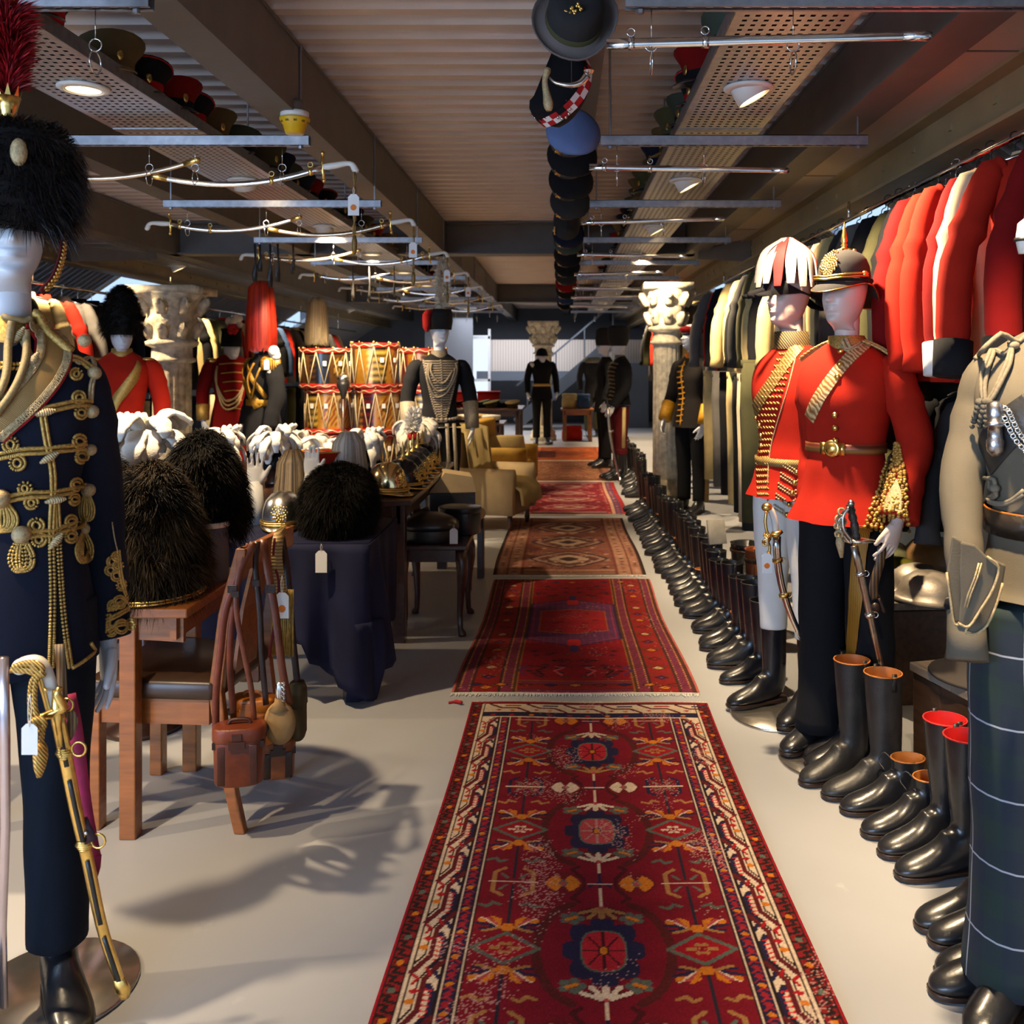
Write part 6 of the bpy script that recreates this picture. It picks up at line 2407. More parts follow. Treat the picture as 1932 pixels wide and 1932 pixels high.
def rug_two():
 W, L = 1.08, 2.22
 r = Ras(W, L, .0065, (134, 22, 30))
 for a, c, col in ((0, .012, (180, 90, 84)), (.012, .03, (70, 40, 30)), (.03, .075, (110, 40, 62)), (.075, .09, (60, 36, 30)), (.09, .20, (130, 30, 26)), (.20, .212, (60, 36, 30)), (.212, .262, (120, 44, 62)), (.262, .276, (80, 50, 30)), (.276, .286, (150, 90, 40))):
  r.rect(a, 0, c, L, col)
  r.rect(a, a * .55, W - a, a * .55 + (c - a) * .6, col)
 v = .06
 k = 0
 while v < L:
  r.line([(.034, v), (.072, v + .006)], .005, (60, 36, 40))
  r.line([(.217, v), (.258, v + .006)], .005, (60, 36, 40))
  for e in (.032, .074, .214, .260):
   r.blob(e, v, .003, .008, (190, 130, 70))
  if k % 5 == 0:
   c = [(196, 120, 40), (44, 36, 74), (190, 160, 110), (110, 30, 30)][(k // 5) % 4]
   r.blob(.145, v, .034, .030, BLK, 1)
   r.blob(.145, v, .026, .022, c, 1)
   r.blob(.145, v, .010, .009, (160, 36, 24), 1)
   for q in (-1, 1):
    r.blob(.145 + q * .036, v + .03, .010, .010, (90, 60, 40))
  v += .028
  k += 1
 r.mirror()
 for a, col in ((.05, (110, 30, 26)), (.10, (130, 34, 24))):
  pass
 for i in range(9):
  u = .10 + i * .11
  for v in (.10, L - .10):
   r.blob(u, v, .036, .024, BLK, 1)
   r.blob(u, v, .026, .017, [(44, 36, 74), (196, 120, 40), (120, 40, 30)][i % 3], 1)
 # purple hexagonal medallion with coral heart
 cu, cv = W / 2, L * .53
 def hexa(hw, hh, ph, col, wd):
  pts = [(cu - hw, cv - hh), (cu - hw, cv + hh), (cu, cv + hh + ph), (cu + hw, cv + hh), (cu + hw, cv - hh), (cu, cv - hh - ph), (cu - hw, cv - hh)]
  if wd:
   r.line(pts, wd, col)
  else:
   du, dv = np.abs(r.u - cu), np.abs(r.v - cv)
   r.mask((du <= hw) & (dv <= hh + ph * (1 - du / hw)), col)
 hexa(.255, .36, .13, (96, 50, 84), 0)
 hexa(.255, .36, .13, (54, 34, 60), .012)
 hexa(.235, .34, .12, (150, 50, 70), .007)
 for i in range(14):
  for j in range(24):
   u, v = cu - .235 + i * .036, cv - .44 + j * .037
   r.blob(u, v, .006, .009, (160, 50, 70), 1)
 hexa(.20, .21, .05, (150, 90, 50), 0)
 hexa(.19, .20, .048, (158, 34, 40), 0)
 for v in (cv - .42, cv + .42):
  r.blob(cu, v, .035, .06, (190, 40, 38), 4)
 g = random.Random(4)
 for i in range(16):
  for sx in (-1, 1):
   u, v = g.uniform(.01, .17), cv - .22 + i * .029
   c = g.choice([BLK, (70, 44, 84), (120, 70, 44), (90, 24, 30)])
   r.line([(cu + sx * u, v), (cu + sx * (u + .03), v + g.uniform(-.012, .012))], .010, c)
 for i in range(26):
  for v in (g.uniform(.20, .62), g.uniform(L - .52, L - .18)):
   u = g.uniform(.02, .23)
   if abs(v - cv) < .5 and u < .2:
    continue
   c = g.choice([BLK, (60, 40, 80), (110, 70, 44), (120, 24, 28)])
   for sx in (-1, 1):
    r.blob(cu + sx * u, v, .024, .014, BLK, 1)
    r.blob(cu + sx * u, v, .015, .009, c, 1)
 for k in range(3):
  u = .06 + .085 * k
  for sx in (-1, 1):
   r.line([(cu + sx * u, .24), (cu + sx * (u + .035), .30), (cu + sx * (u - .01), .35), (cu + sx * (u + .03), .36)], .013, [(200, 80, 78), BLK, (70, 44, 84)][k])
 r.line([(cu, cv + .49), (cu, cv + .56)], .05, (60, 44, 84))
 r.line([(cu, cv - .49), (cu, cv - .56)], .05, (60, 44, 84))
 r.wear(.03, seed=8)
 t = thing('wool_rug', 'red rug with purple hexagonal medallion, second from the camera', 'rug', (.062, 4.22, 0), R(-.2))
 r.build(t, PILE, lambda v: .012 * np.sin(v * 3 + 1) - .012 * (v - 1), .009, FRINGE)
rug_two()
def rug_gen(label, W, L, base, bands, loc, rz, seed, meds, mcols, dark=None, res=.011):
 r = Ras(W, L, res, base)
 g = random.Random(seed)
 for a, c, col in bands:
  r.rect(a, 0, c, L, col)
  r.rect(a, a, W - a, c, col)
  r.rect(a, L - c, W - a, L - a, col)
 e = bands[-1][1]
 v = .05
 while v < L:
  for a, c, col in bands[1::2]:
   r.blob((a + c) / 2, v, (c - a) * .3, .018, g.choice(mcols), 1)
  v += .05
 for i in range(meds):
  v = e + (L - 2 * e) * (i + .5) / meds
  hh = (L - 2 * e) / meds * .46
  for q, c in ((1.0, mcols[0]), (.88, mcols[1]), (.74, mcols[2 % len(mcols)]), (.5, mcols[3 % len(mcols)]), (.25, mcols[0])):
   r.blob(W / 2, v, (W / 2 - e) * .94 * q, hh * q, c, 1.25)
  for k in range(26):
   u = g.uniform(.02, W / 2 - e)
   r.blob(W / 2 - u, v + g.uniform(-hh, hh), g.uniform(.015, .04), g.uniform(.01, .03), g.choice(mcols), 1)
 r.mirror()
 r.wear(.05, seed=seed)
 t = thing('wool_rug', label, 'rug', loc, rz)
 if dark:
  r.rect(0, 0, .018, L, dark)
  r.rect(W - .018, 0, W, L, dark)
 r.build(t, PILE, lambda v: .010 * np.sin(v * 2.5), .008, FRINGE)
BRN = [(58, 46, 44), (150, 112, 96), (92, 60, 52), (176, 146, 122), (120, 50, 44)]
rug_gen('faded brown rug with dark cartouches, third from the camera', 1.08, 2.42, (124, 76, 62),
  [(0, .025, (60, 40, 34)), (.025, .09, (150, 104, 84)), (.09, .11, (96, 56, 46)), (.11, .19, (156, 112, 90)), (.19, .21, (110, 60, 50))], (.055, 6.56, 0), R(.2), 21, 3, BRN, (40, 28, 24))
rug_gen('rose red rug with violet side bands, fourth from the camera', 1.14, 2.5, (122, 36, 46),
  [(0, .05, (150, 40, 44)), (.05, .12, (84, 60, 92)), (.12, .15, (196, 150, 120)), (.15, .2, (140, 40, 50))], (.08, 9.2, 0), R(0), 22, 4, [(150, 40, 48), (176, 110, 104), (120, 40, 56), (190, 150, 136)])
rug_gen('ochre and brown striped rug, fifth from the camera', 1.30, 2.4, (140, 92, 62), [(0, .06, (150, 104, 70)), (.06, .16, (126, 76, 56)), (.16, .2, (92, 60, 44))], (.06, 11.8, 0), 0, 23, 6, [(96, 66, 52), (170, 124, 84), (120, 60, 50), (150, 90, 60)], res=.016)
rug_gen('rusty orange rug furthest down the aisle', 1.25, 2.3, (150, 72, 28), [(0, .06, (170, 80, 26)), (.06, .14, (190, 96, 36)), (.14, .17, (140, 60, 26))], (.12, 14.3, 0), 0, 24, 2, [(176, 84, 30), (188, 92, 34), (150, 66, 28), (190, 100, 40)], res=.016)
rug_gen('small pale patterned rug beside the striped chair on the left', .8, 1.2, (186, 160, 130), [(0, .05, (180, 120, 96)), (.05, .1, (206, 186, 160))], (-.95, 9.7, 0), 0, 25, 2, [(170, 110, 90), (200, 180, 150), (150, 120, 100)], res=.016)
# ================================================================== BOOTS IN THE FLOOR ROW
REDLIN = mat('red_boot_lining', (196, 24, 20), .7, 0, .1, 20)
BRNLIN = mat('tan_boot_lining', (176, 106, 44), .6, 0, .2, 20)
def boot(label, kind, x, y, rz, group=None):
 t = thing('boot' if kind != 'shoe' else 'shoe', label, 'boot' if kind != 'shoe' else 'shoe', (x, y, 0), rz, group)
 kw = dict(red=dict(hgt=.40, lining=REDLIN), brown=dict(hgt=.42, lining=BRNLIN), tall=dict(hgt=.40, lining=BLKM), lace=dict(hgt=.17, lace=True, lining=BRNLIN, top=(.046, .058)),
   shoe=dict(hgt=.142, lining=DKL, top=(.042, .056)), chelsea=dict(hgt=.155, lining=DKL, top=(.044, .056)))[kind]
 boot_parts(t, BLKL if kind in ('red', 'tall', 'shoe') else BLKM if kind == 'brown' else BLKL, **kw)
 return t
PROTO = {}
BG = 'boots in the floor row on the right'
def place(kind, px, py, rz, label, dx=0.0):
 """px,py: pixel of the toe on the floor"""
 Y = H * K / (py - VY)
 X = (px - VX) * Y / K
 c, s_ = math.cos(rz), math.sin(rz)
 # toe sits .235 ahead along local -y
 tx, ty = .235 * s_, -.235 * c
 loc = (X - tx + dx, Y - ty, 0)
 if kind not in PROTO:
  PROTO[kind] = boot(label, kind, loc[0], loc[1], rz, BG)
  return PROTO[kind]
 return dup(PROTO[kind], label, loc, rz, BG)
KN_ = {'red': 'black riding boot with red lining', 'brown': 'tall black laced boot with tan lining', 'tall': 'tall black riding boot', 'lace': 'black lace-up ankle boot', 'shoe': 'black leather shoe', 'chelsea': 'plain black ankle boot'}
near = [('shoe', 1756, 1880, -84, 'black shoe half behind the tartan trews, nearest the board'), ('shoe', 1768, 1846, -84, 'black shoe half behind the tartan trews, second from the board'),
  ('chelsea', 1755, 1786, -82, 'worn black ankle boot, nearer of the two just past the tartan trews'), ('chelsea', 1730, 1756, -80, 'worn black ankle boot, farther of the two just past the tartan trews'),
  ('red', 1692, 1660, -78, 'black riding boot lined in red, nearer of the pair'), ('red', 1660, 1618, -76, 'black riding boot lined in red, farther of the pair'),
  ('lace', 1628, 1580, -78, 'black cap-toe laced boot beside the red lined pair'), ('lace', 1588, 1536, -80, 'black laced boot, second before the scarlet tunic stand'),
  ('brown', 1553, 1508, -78, 'tall black laced boot with tan lining, nearer of the two'), ('brown', 1512, 1484, -66, 'tall black laced boot with tan lining, farther of the two'),
  ('tall', 1522, 1452, -70, 'black riding boot by the scarlet tunic stand, nearer of the pair'), ('tall', 1520, 1438, -70, 'black riding boot by the scarlet tunic stand, farther of the pair')]
for kd, px, py, a, lb in near:
 place(kd, px, py, R(a), lb)
# receding row
k = 0
y = 4.42
while y < 9.6 and k < 40:
 kd = ['tall', 'tall', 'tall', 'tall', 'lace', 'tall', 'tall'][k % 7] if y > 4.9 else 'tall'
 X = .965 - .022 * (y - 4.4) + random.uniform(-.012, .012)
 lab = '%s, %s beyond the feathered hat figure' % (KN_[kd], ordw(k))
 q = dup(PROTO[kd], lab, (X, y, 0), R(-82 + random.uniform(-9, 9)), BG)
 sc_ = random.uniform(.92, 1.04)
 q.scale = (sc_, sc_, sc_ * random.uniform(.9, 1.06))
 y += .125 if k % 2 else .175
 k += 1
k = 0
y = 10.4
while y < 14:
 dup(PROTO['tall' if k % 3 else 'lace'], '%s, %s past the right column' % (KN_['tall' if k % 3 else 'lace'], ordw(k)), (.93 + random.uniform(-.03, .03), y, 0), R(-80 + random.uniform(-12, 12)), 'boots past the right column')
 y += .22
 k += 1
# ================================================================== LEFT: TABLES, CHAIRS AND HEADGEAR
def table(label, x0, x1, y0, y1, h, m, leg=.055, apron=.09, top=.03, cab=False, over=.04, overx=None, arch=False, rz=0):
 t = thing('table', label, 'table', ((x0 + x1) / 2, (y0 + y1) / 2, 0), rz)
 w_, d = (x1 - x0), (y1 - y0)
 MB().box(0, 0, h - top / 2, w_, d, top).build('tabletop', m, t, smooth=False, bevel=.005)
 zb = h - top - apron
 for sx in (-1, 1):
  for sy in (-1, 1):
   lx, ly = sx * (w_ / 2 - (overx or over) - leg / 2), sy * (d / 2 - over - leg / 2)
   mb = MB()
   if cab:
    hh = h - top
    mb.M = Matrix.Translation((lx, ly, 0))
    rings = []
    for f, ox, r in ((1, 0, .028), (.86, .008, .034), (.72, .012, .030), (.5, .004, .021), (.25, -.002, .016), (.08, .002, .015), (.04, .012, .022), (0, .014, .022)):
     rings.append([Vector((sx * ox + r * math.cos(2 * PI * k / 12), sy * ox + r * math.sin(2 * PI * k / 12), f * hh)) for k in range(12)])
    mb.loft(rings)
    mb.build('leg', m, t)
   else:
    mb.box(lx, ly, (h - top) / 2, leg, leg, h - top)
    mb.build('leg', m, t, smooth=False, bevel=.004)
 for sy in (-1, 1):
  y = sy * (d / 2 - over - leg / 2)
  mb = MB()
  if arch:
   n = 12
   xs = np.linspace(-w_ / 2 + over, w_ / 2 - over, n)
   lo = [(x, zb - .015 * abs(x / (w_ / 2)) ** 3) for x in xs]
   mb.prism(lo + [(xs[-1], h - top), (xs[0], h - top)], y - .01, y + .01)
  else:
   mb.box(0, y, (zb + h - top) / 2, w_ - 2 * over, .02, apron)
  mb.build('apron', m, t, smooth=False)
 for sx in (-1, 1):
  MB().box(sx * (w_ / 2 - over - leg / 2), 0, (zb + h - top) / 2, .02, d - 2 * over, apron).build('apron', m, t, smooth=False)
 return t
# oak card table with the nearest bearskins
table('oak table with arched apron under the largest bearskins', -2.10, -1.165, 2.90, 3.50, .735, WOOD, leg=.052, apron=.075, over=.03, arch=True, overx=.175)
# folding leaf look: a second thinner leaf
t = thing('bearskin_cap', 'largest brown-black bearskin cap with brass chain on the oak table', 'hat', (-1.365, 3.10, .737), R(20), 'bearskin caps')
bearskin(t, s=1.22, n=9000, hgt=.345, L=.055, chain=True, c0=(14, 10, 8), c1=(116, 92, 60), jit=.6)
t = thing('bearskin_cap', 'grey-brown bearskin cap behind the largest one, nearest the column', 'hat', (-1.72, 3.36, .737), R(-20), 'bearskin caps')
bearskin(t, s=1.1, n=5000, hgt=.42, L=.05, c0=(16, 13, 11), c1=(104, 90, 66), jit=.6, rnd=True)
t = thing('hat_tube', 'grey card hat tube with cream rim at the corner of the oak table', 'box', (-1.245, 3.30, .735))
MB().lathe([(.062, 0), (.064, .002), (.064, .205), (.060, .207)], 30).build('tube', mat('slate_card', (78, 84, 92), .7, 0, .08, 12), t)
MB().lathe([(.066, .188), (.0665, .192), (.0665, .204), (.064, .206)], 30, cap0=False, cap1=False).build('rim', mat('cream_card', (214, 204, 180), .8, 0, .05), t)
t = thing('bearskin_cap', 'glossy black bearskin cap resting over the grey hat tube', 'hat', (-1.315, 3.42, .885), R(30), 'bearskin caps')
bearskin(t, s=1.08, n=8000, hgt=.33, L=.055, c0=(6, 5, 5), c1=(62, 50, 32), jit=.55)
# a hat stand keeps it up
t = thing('hat_stand', 'plain stand under the glossy black bearskin cap', 'stand', (-1.45, 3.42, .735))
MB().lathe([(.05, 0), (.05, .01), (.012, .015), (.012, .14), (.04, .145), (.04, .149)], 16).build('stand', WOODD, t)
PLUM = mat('white_feather', (232, 226, 214), .85, 0, .08, 40, .5, 160, .004)
def plumed_hat(label, x, y, z, s=1.0, red=True, side=1, black=True):
 """cocked hat buried under white swan feathers with a red base"""
 t = thing('plumed_hat', label, 'hat', (x, y, z), R(20 * side), 'white plumed hats on the tables')
 mb = MB()
 mb.lathe([(.10 * s, 0), (.115 * s, .02), (.09 * s, .07), (.05 * s, .10), (.004, .11 * s)], 18, 1, 1.25)
 mb.build('hat_body', BLACKC, t)
 g = random.Random(label)
 for k in range(26):
  a = 2 * PI * k / 13 + g.uniform(-.25, .25)
  e = Vector((math.cos(a), math.sin(a) * 1.2, 0))
  f = g.uniform(.7, 1.12)
  dz = g.uniform(-.03, .04) + (.03 if k > 12 else 0)
  pth = cr([tuple(Vector((0, 0, .15 * s)) + e * .012), tuple(Vector((0, 0, (.165 + dz) * s)) + e * .07 * s * f), tuple(Vector((0, 0, (.11 + dz * 1.5) * s)) + e * .125 * s * f), tuple(Vector((0, 0, (.03 + dz * 2 + .03 * g.random()) * s)) + e * .132 * s * f)], 5)
  mb = MB()
  mb.tube([Vector(p) for p in pth], [(.008 + g.uniform(.016, .026) * math.sin(PI * (.1 + .85 * i / (len(pth) - 1)))) * s for i in range(len(pth))], 8, .32, nrm=(0, 0, 1))
  mb.build('feather', PLUM, t)
 mb = MB()
 for k in range(7):
  a = k * .9
  mb.tube(cr([(side * .02, 0, .15 * s), (side * .05 + .03 * math.cos(a), .03 * math.sin(a), .20 * s), (side * .075 + .05 * math.cos(a), .05 * math.sin(a), .235 * s)], 3), [.012 * s] * 4 + [.014 * s, .013 * s, .008 * s], 6)
 stuff(mb.build('top_feathers', WHITEC, t))
 if red:
  mb = MB()
  for k in range(8):
   a = k * PI / 4
   mb.ball((side * .035 + .018 * math.cos(a), -.02 + .018 * math.sin(a), .165 * s), .016 * s, n=6, m=4)
  stuff(mb.build('red_hackle', REDT, t))
 return t
def at_floor_z(px, py, z):
 Y = (H - z) * K / (py - VY)
 return Vector(((px - VX) * Y / K, Y, z))
# navy cloth covered table
t = thing('draped_table', 'low table covered by a frayed navy cloth reaching to the floor at one corner', 'table', (0, 0, 0))
x0, x1, y0, y1, zt = -2.05, -.855, 4.12, 4.80, .70
mb = MB()
mb.box((x0 + x1) / 2, (y0 + y1) / 2, zt - .015, x1 - x0 - .02, y1 - y0 - .02, .024)
mb.build('board', WOODD, t, smooth=False)
for lx in (x0 + .08, x1 - .1):
 for ly in (y0 + .08, y1 - .08):
  MB().box(lx, ly, (zt - .03) / 2, .05, .05, zt - .03).build('leg', WOODD, t, smooth=False)
NAVYT = cloth('navy_table_cloth', (30, 32, 56), .15, .1)
ct = thing('tablecloth', 'frayed navy cloth hanging over the low table with a long fold at its right corner', 'tablecloth', (0, 0, 0))
n = 60
per = []                                  # perimeter: left front -> right front corner -> right back
for f in np.linspace(0, 1, 40):
 per.append((x0 + (x1 - x0) * f, y0, 0, -1))
for f in np.linspace(0, 1, 24)[1:]:
 per.append((x1, y0 + (y1 - y0) * f, 1, 0))
rings = []
for q in np.linspace(0, 1, 16):
 ring = []
 for i, (x, y, nx, ny) in enumerate(per):
  dc = math.hypot(x - x1, y - y0)
  drop = .43 if x < x1 - .26 and ny else (.43 + .25 * max(0, 1 - dc / .27) ** .5 if ny else .60 - .12 * min(1, dc / .5))
  drop += .008 * math.sin(i * 2.7)
  amp = (.05 * math.exp(-((dc - .14) / .16) ** 2) + .012) * q ** .8
  wv = math.sin(i * .9) * amp + .03 * q * (dc < .3)
  cx = (.03 * q if dc < .12 else 0)
  ring.append(Vector((x + nx * (wv + .008) + (cx if ny else 0), y + ny * (wv + .008) - (cx if nx else 0), zt + .002 - drop * q)))
 rings.append(ring)
mb = MB()
mb.loft(rings, False, False, False)
mb.add([(x0, y0, zt + .002), (x1, y0, zt + .002), (x1, y1, zt + .002), (x0, y1, zt + .002)], [(0, 1, 2, 3)])
mb.build('cloth', NAVYT, ct, solid=.003)
# the corner swag twisting to the floor
mb = MB()
base = at(690, 1225, 4.06)
rows = []
for q in np.linspace(0, 1, 12):
 z = .36 - .352 * q
 r = []
 for k in range(24):
  a = 2 * PI * k / 24
  rr = .085 - .030 * q + .020 * math.sin(3 * a + 2.2 * q) + .010 * math.sin(7 * a)
  r.append(Vector((-.895 + .02 * math.sin(3 * q) + rr * 1.0 * math.cos(a), 4.14 + rr * .7 * math.sin(a), z)))
 rows.append(r)
mb.loft(rows)
mb.build('corner_fold', NAVYT, ct)
t = thing('bearskin_cap', 'small round black bearskin with white tag on the navy clothed table', 'hat', (-1.04, 4.36, .704), 0, 'bearskin caps')
bearskin(t, s=1.16, n=8000, hgt=.275, L=.05, c0=(6, 6, 5), c1=(40, 33, 24), jit=.5, rnd=True)
price_tag('white swing tag hanging below the small round bearskin', at(606, 1026, 4.09), s=1.15, loop=.03)
def horsehair(t, M, m, L=.30, r=.085, n=900, top=.26, c0=(90, 74, 54), c1=(200, 172, 132), spread=1.0):
 """mane of horsehair falling from the top of a helmet"""
 Mw = np.array(M)
 th = RNG.uniform(0, 2 * PI, n)
 rr = r * spread * (.82 + .2 * RNG.uniform(0, 1, n))
 V, F, C = [], [], []
 c0, c1 = np.array(rgb(c0)), np.array(rgb(c1))
 for i in range(n):
  a = th[i]
  e = Vector((math.cos(a), math.sin(a), 0))
  p = [Vector((0, 0, top)) + e * .012, Vector((0, 0, top + .012)) + e * rr[i] * .45, Vector((0, 0, top - .05)) + e * rr[i] * .92,
   Vector((0, 0, top - .05 - L * .5)) + e * rr[i] * 1.12, Vector((0, 0, top - .05 - L * RNG.uniform(.8, 1.0))) + e * rr[i] * 1.2]
  s_ = Vector((-e.y, e.x, 0)) * .0035
  k = len(V)
  f = RNG.uniform(0, 1)
  for j, q in enumerate(p):
   wd = 1 if j < 4 else .3
   V += [M @ (q - s_ * wd), M @ (q + s_ * wd)]
   C += [(*(c0 + (c1 - c0) * f), 1)] * 2
  F += [(k + 2 * j, k + 2 * j + 1, k + 2 * j + 3, k + 2 * j + 2) for j in range(4)]
 mb = MB()
 mb.v = [tuple(q) for q in V]
 mb.f = F
 mb.col = C
 stuff(mb.build('horsehair', m, t))
HAIR = mat('horsehair', (190, 160, 120), .5, 0, .15, 60, attr=True)
def metal_helmet(label, x, y, z, m, rz=0, s=1.0, spike=True, hair=None, group='helmets on the tables', hair_c=((150, 116, 76), (226, 196, 150)), chain=True):
 t = thing('helmet', label, 'helmet', (x, y, z), rz, group)
 S = Matrix.Scale(s, 4)
 mb = MB()
 mb.M = S
 mb.lathe([(.098, .02), (.1, .05), (.096, .09), (.082, .13), (.055, .16), (.02, .172), (.004, .173)], 26, .92, 1.1)
 mb.build('skull', m, t)
 mb = MB()
 mb.M = S
 r0, r1 = [], []
 for k in range(27):
  a = 2 * PI * k / 26
  f, b = max(0, -math.sin(a)) ** 2, max(0, math.sin(a)) ** 2
  r0.append(Vector((.092 * math.cos(a), .11 * math.sin(a), .026)))
  r1.append(Vector(((.094 + .012 * f) * math.cos(a), (.112 + .045 * f + .05 * b) * math.sin(a), .02 - .014 * f - .016 * b)))
 mb.loft([r0, r1, [p + Vector((0, 0, -.003)) for p in r1]], False, False, False)
 mb.build('peak', m, t)
 mb = MB()
 mb.M = S
 mb.tube(r1, .004, 6)
 mb.build('peak_edging', GOLD, t)
 mb = MB()
 mb.M = S
 for i in range(40):
  a, q = i * 2.4, math.sqrt(i / 40)
  xx, zz = .036 * q * math.cos(a), .088 + .046 * q * math.sin(a)
  mb.ball((xx, -.110 * math.sqrt(max(0, 1 - (xx / .092) ** 2 - ((zz - .02) / .155) ** 2)) - .004, zz), .007, .004, .007, 6, 4)
 stuff(mb.build('helmet_plate', GOLD, t))
 if spike:
  mb = MB()
  mb.M = S
  mb.lathe([(.030, .166), (.022, .175), (.010, .18), (.013, .19), (.008, .2), (.012, .21), (.005, .25), (.001, .275)], 12)
  mb.build('spike', GOLD, t)
 if chain:
  mb = MB()
  mb.M = S
  Pc = [Vector((.098 * math.cos(a), .122 * math.sin(a), .034)) for a in np.linspace(R(-180), 0, 20)]
  plait(mb, Pc, [Vector((p.x, p.y, 0)).normalized() for p in Pc], .018, .011)
  stuff(mb.build('chin_chain', GOLD, t))
 if hair:
  horsehair(t, S, HAIR, L=hair, top=.27, c0=hair_c[0], c1=hair_c[1], r=.08)
 return t
# helmets on the navy cloth
metal_helmet('white metal helmet with gilt crest plate and blond horsehair on the navy clothed table', -1.345, 4.50, .704, SILVER, R(8), 1.05, spike=False, hair=None)
t = thing('plume_helmet', 'blond horsehair mane falling over a stand behind the crested white metal helmet', 'plume', (-1.36, 4.72, .704))
MB().lathe([(.06, 0), (.06, .01), (.02, .02), (.02, .24), (.05, .27), (.02, .3)], 14).build('stand', WOODD, t)
horsehair(t, Matrix.Identity(4), HAIR, L=.30, r=.085, top=.345, n=1200)
# dark mahogany table behind
table('dark mahogany table carrying rows of spiked helmets', -2.7, -.80, 4.95, 6.9, .77, WOODD, leg=.07, apron=.1)
ZT2 = .772
metal_helmet('polished brass helmet at the front of the mahogany table', -.965, 5.16, ZT2, mat('polished_brass', (0.72, 0.54, 0.26), .16, 1, .15, 12), R(60), 1.05, spike=False)
for i, (x, y) in enumerate(((-.925, 5.42), (-.935, 5.68), (-.95, 5.94), (-.96, 6.2), (-.97, 6.48))):
 metal_helmet('dark spiked helmet with brass fittings, %s along the edge of the mahogany table' % ordw(i), x, y, ZT2, mat('black_lacquer', (20, 22, 28), .25, 0, .1), R(70), 1.0)
t = thing('plume_helmet', 'white horsehair plume standing behind the small round bearskin', 'plume', (-1.20, 5.25, ZT2))
MB().lathe([(.06, 0), (.06, .01), (.02, .02), (.02, .2), (.05, .23), (.02, .26)], 14).build('stand', WOODD, t)
horsehair(t, Matrix.Identity(4), HAIR, L=.30, r=.095, top=.33, n=1500, c0=(150, 138, 120), c1=(226, 220, 208))
def glove(label, x, y, z, h, rz=0, lean=0, open_=True):
 """white dress glove on an upright hand form"""
 t = thing('display_glove', label, 'glove', (x, y, z), rz, 'white gloves on the tables')
 mb = hand_mb((0, 0, h - .19), (lean, 0, 1), (0, -1, 0), 1, s=1.0, curl=(4, 4, 4, 4) if open_ else (14, 10, 12, 16), spread=2 if open_ else 6, thumb=40)
 mb.build('hand', WHITEC, t, remesh=.006)
 mb = MB()
 mb.lathe([(.052, 0), (.044, h * .25), (.036, h * .5), (.030, h - .19), (.027, h - .17)], 18, 1, .8)
 mb.build('gauntlet', WHITEC, t)
 return t
glove('tall white gauntlet glove with raised fingers on the navy clothed table', -1.245, 4.62, .704, .42, 0, .06)
glove('white hand form with spread fingers, left of the red square-topped cap', -1.52, 4.62, .704, .38, R(25), .0, False)
glove('white hand form with spread fingers behind the blond horsehair mane', -1.42, 4.80, .704, .36, R(-20), .05, False)
# red lancer cap
t = thing('lancer_cap', 'red square-topped lancer cap with gold lace and black skull', 'hat', (-1.37, 5.2, ZT2), R(35))
mb = MB()
mb.lathe([(.085, 0), (.088, .06), (.08, .11), (.062, .15)], 20, 1, 1.15)
mb.build('skull', mat('black_lacquer', (20, 22, 28), .25, 0, .1), t)
mb = MB()
q = [Vector((sx * .058, sy * .058, .14)) for sx, sy in ((-1, -1), (1, -1), (1, 1), (-1, 1))]
p = [Vector((sx * .115, sy * .115, .235)) for sx, sy in ((-1, -1), (1, -1), (1, 1), (-1, 1))]
mb.loft([q, p])
mb.build('square_crown', cloth('red_cap_cloth', (178, 44, 24), .1, .1), t, smooth=False)
mb = MB()
for i in range(4):
 mb.tube([q[i], p[i]], .004, 6)
 mb.tube([p[i], p[(i + 1) % 4]], .004, 6)
mb.tube([p[0], p[2]], .003, 6)
mb.tube([p[1], p[3]], .003, 6)
stuff(mb.build('gold_cord', GOLD, t))
mb = MB()
for i in range(30):
 a, r_ = i * 2.4, math.sqrt(i / 30)
 mb.ball((.02 + .06 * r_ * math.cos(a), -.10, .08 + .06 * r_ * math.sin(a)), .010, .006, .010, 6, 4)
stuff(mb.build('cap_plate', GOLD, t))
MB().lathe([(.09, .0), (.094, .008), (.092, .03)], 20, 1, 1.15, cap0=False, cap1=False).build('lace_band', GOLDP, t)
# white plumed hats
for lb, x, y, z, s, rd, sd in (('large white plumed hat with feathers to its left behind the black bearskin', -1.72, 3.85, .95, 1.45, False, -1),
       ('white plumed hat with red base in front of the scarlet drummer', -2.02, 5.5, ZT2 + .1, 1.1, True, 1),
       ('white plumed hat with tall top feathers behind the red square-topped cap', -1.72, 5.6, ZT2 + .1, 1.1, True, 1),
       ('white plumed hat directly behind the raised gauntlet glove', -1.45, 5.75, ZT2, 1.15, True, -1),
       ('white plumed hat with red ribbon right of the white horsehair', -1.25, 5.9, ZT2 + .06, 1.1, True, 1),
       ('white plumed hat with tall red bound plume near the braided dark figure', -1.04, 6.65, ZT2 + .05, 1.2, True, 1),
       ('white plumed hat at the far side of the mahogany table by the drums', -1.75, 6.45, ZT2, 1.1, True, -1)):
 plumed_hat(lb, x, y, z, s, rd, sd)
t = thing('hat_stand', 'round block stand raising the large white plumed hat', 'stand', (-1.72, 3.85, 0))
MB().lathe([(.16, 0), (.16, .02), (.03, .05), (.03, .9), (.08, .93), (.08, .948)], 20).build('stand', WOODD, t)
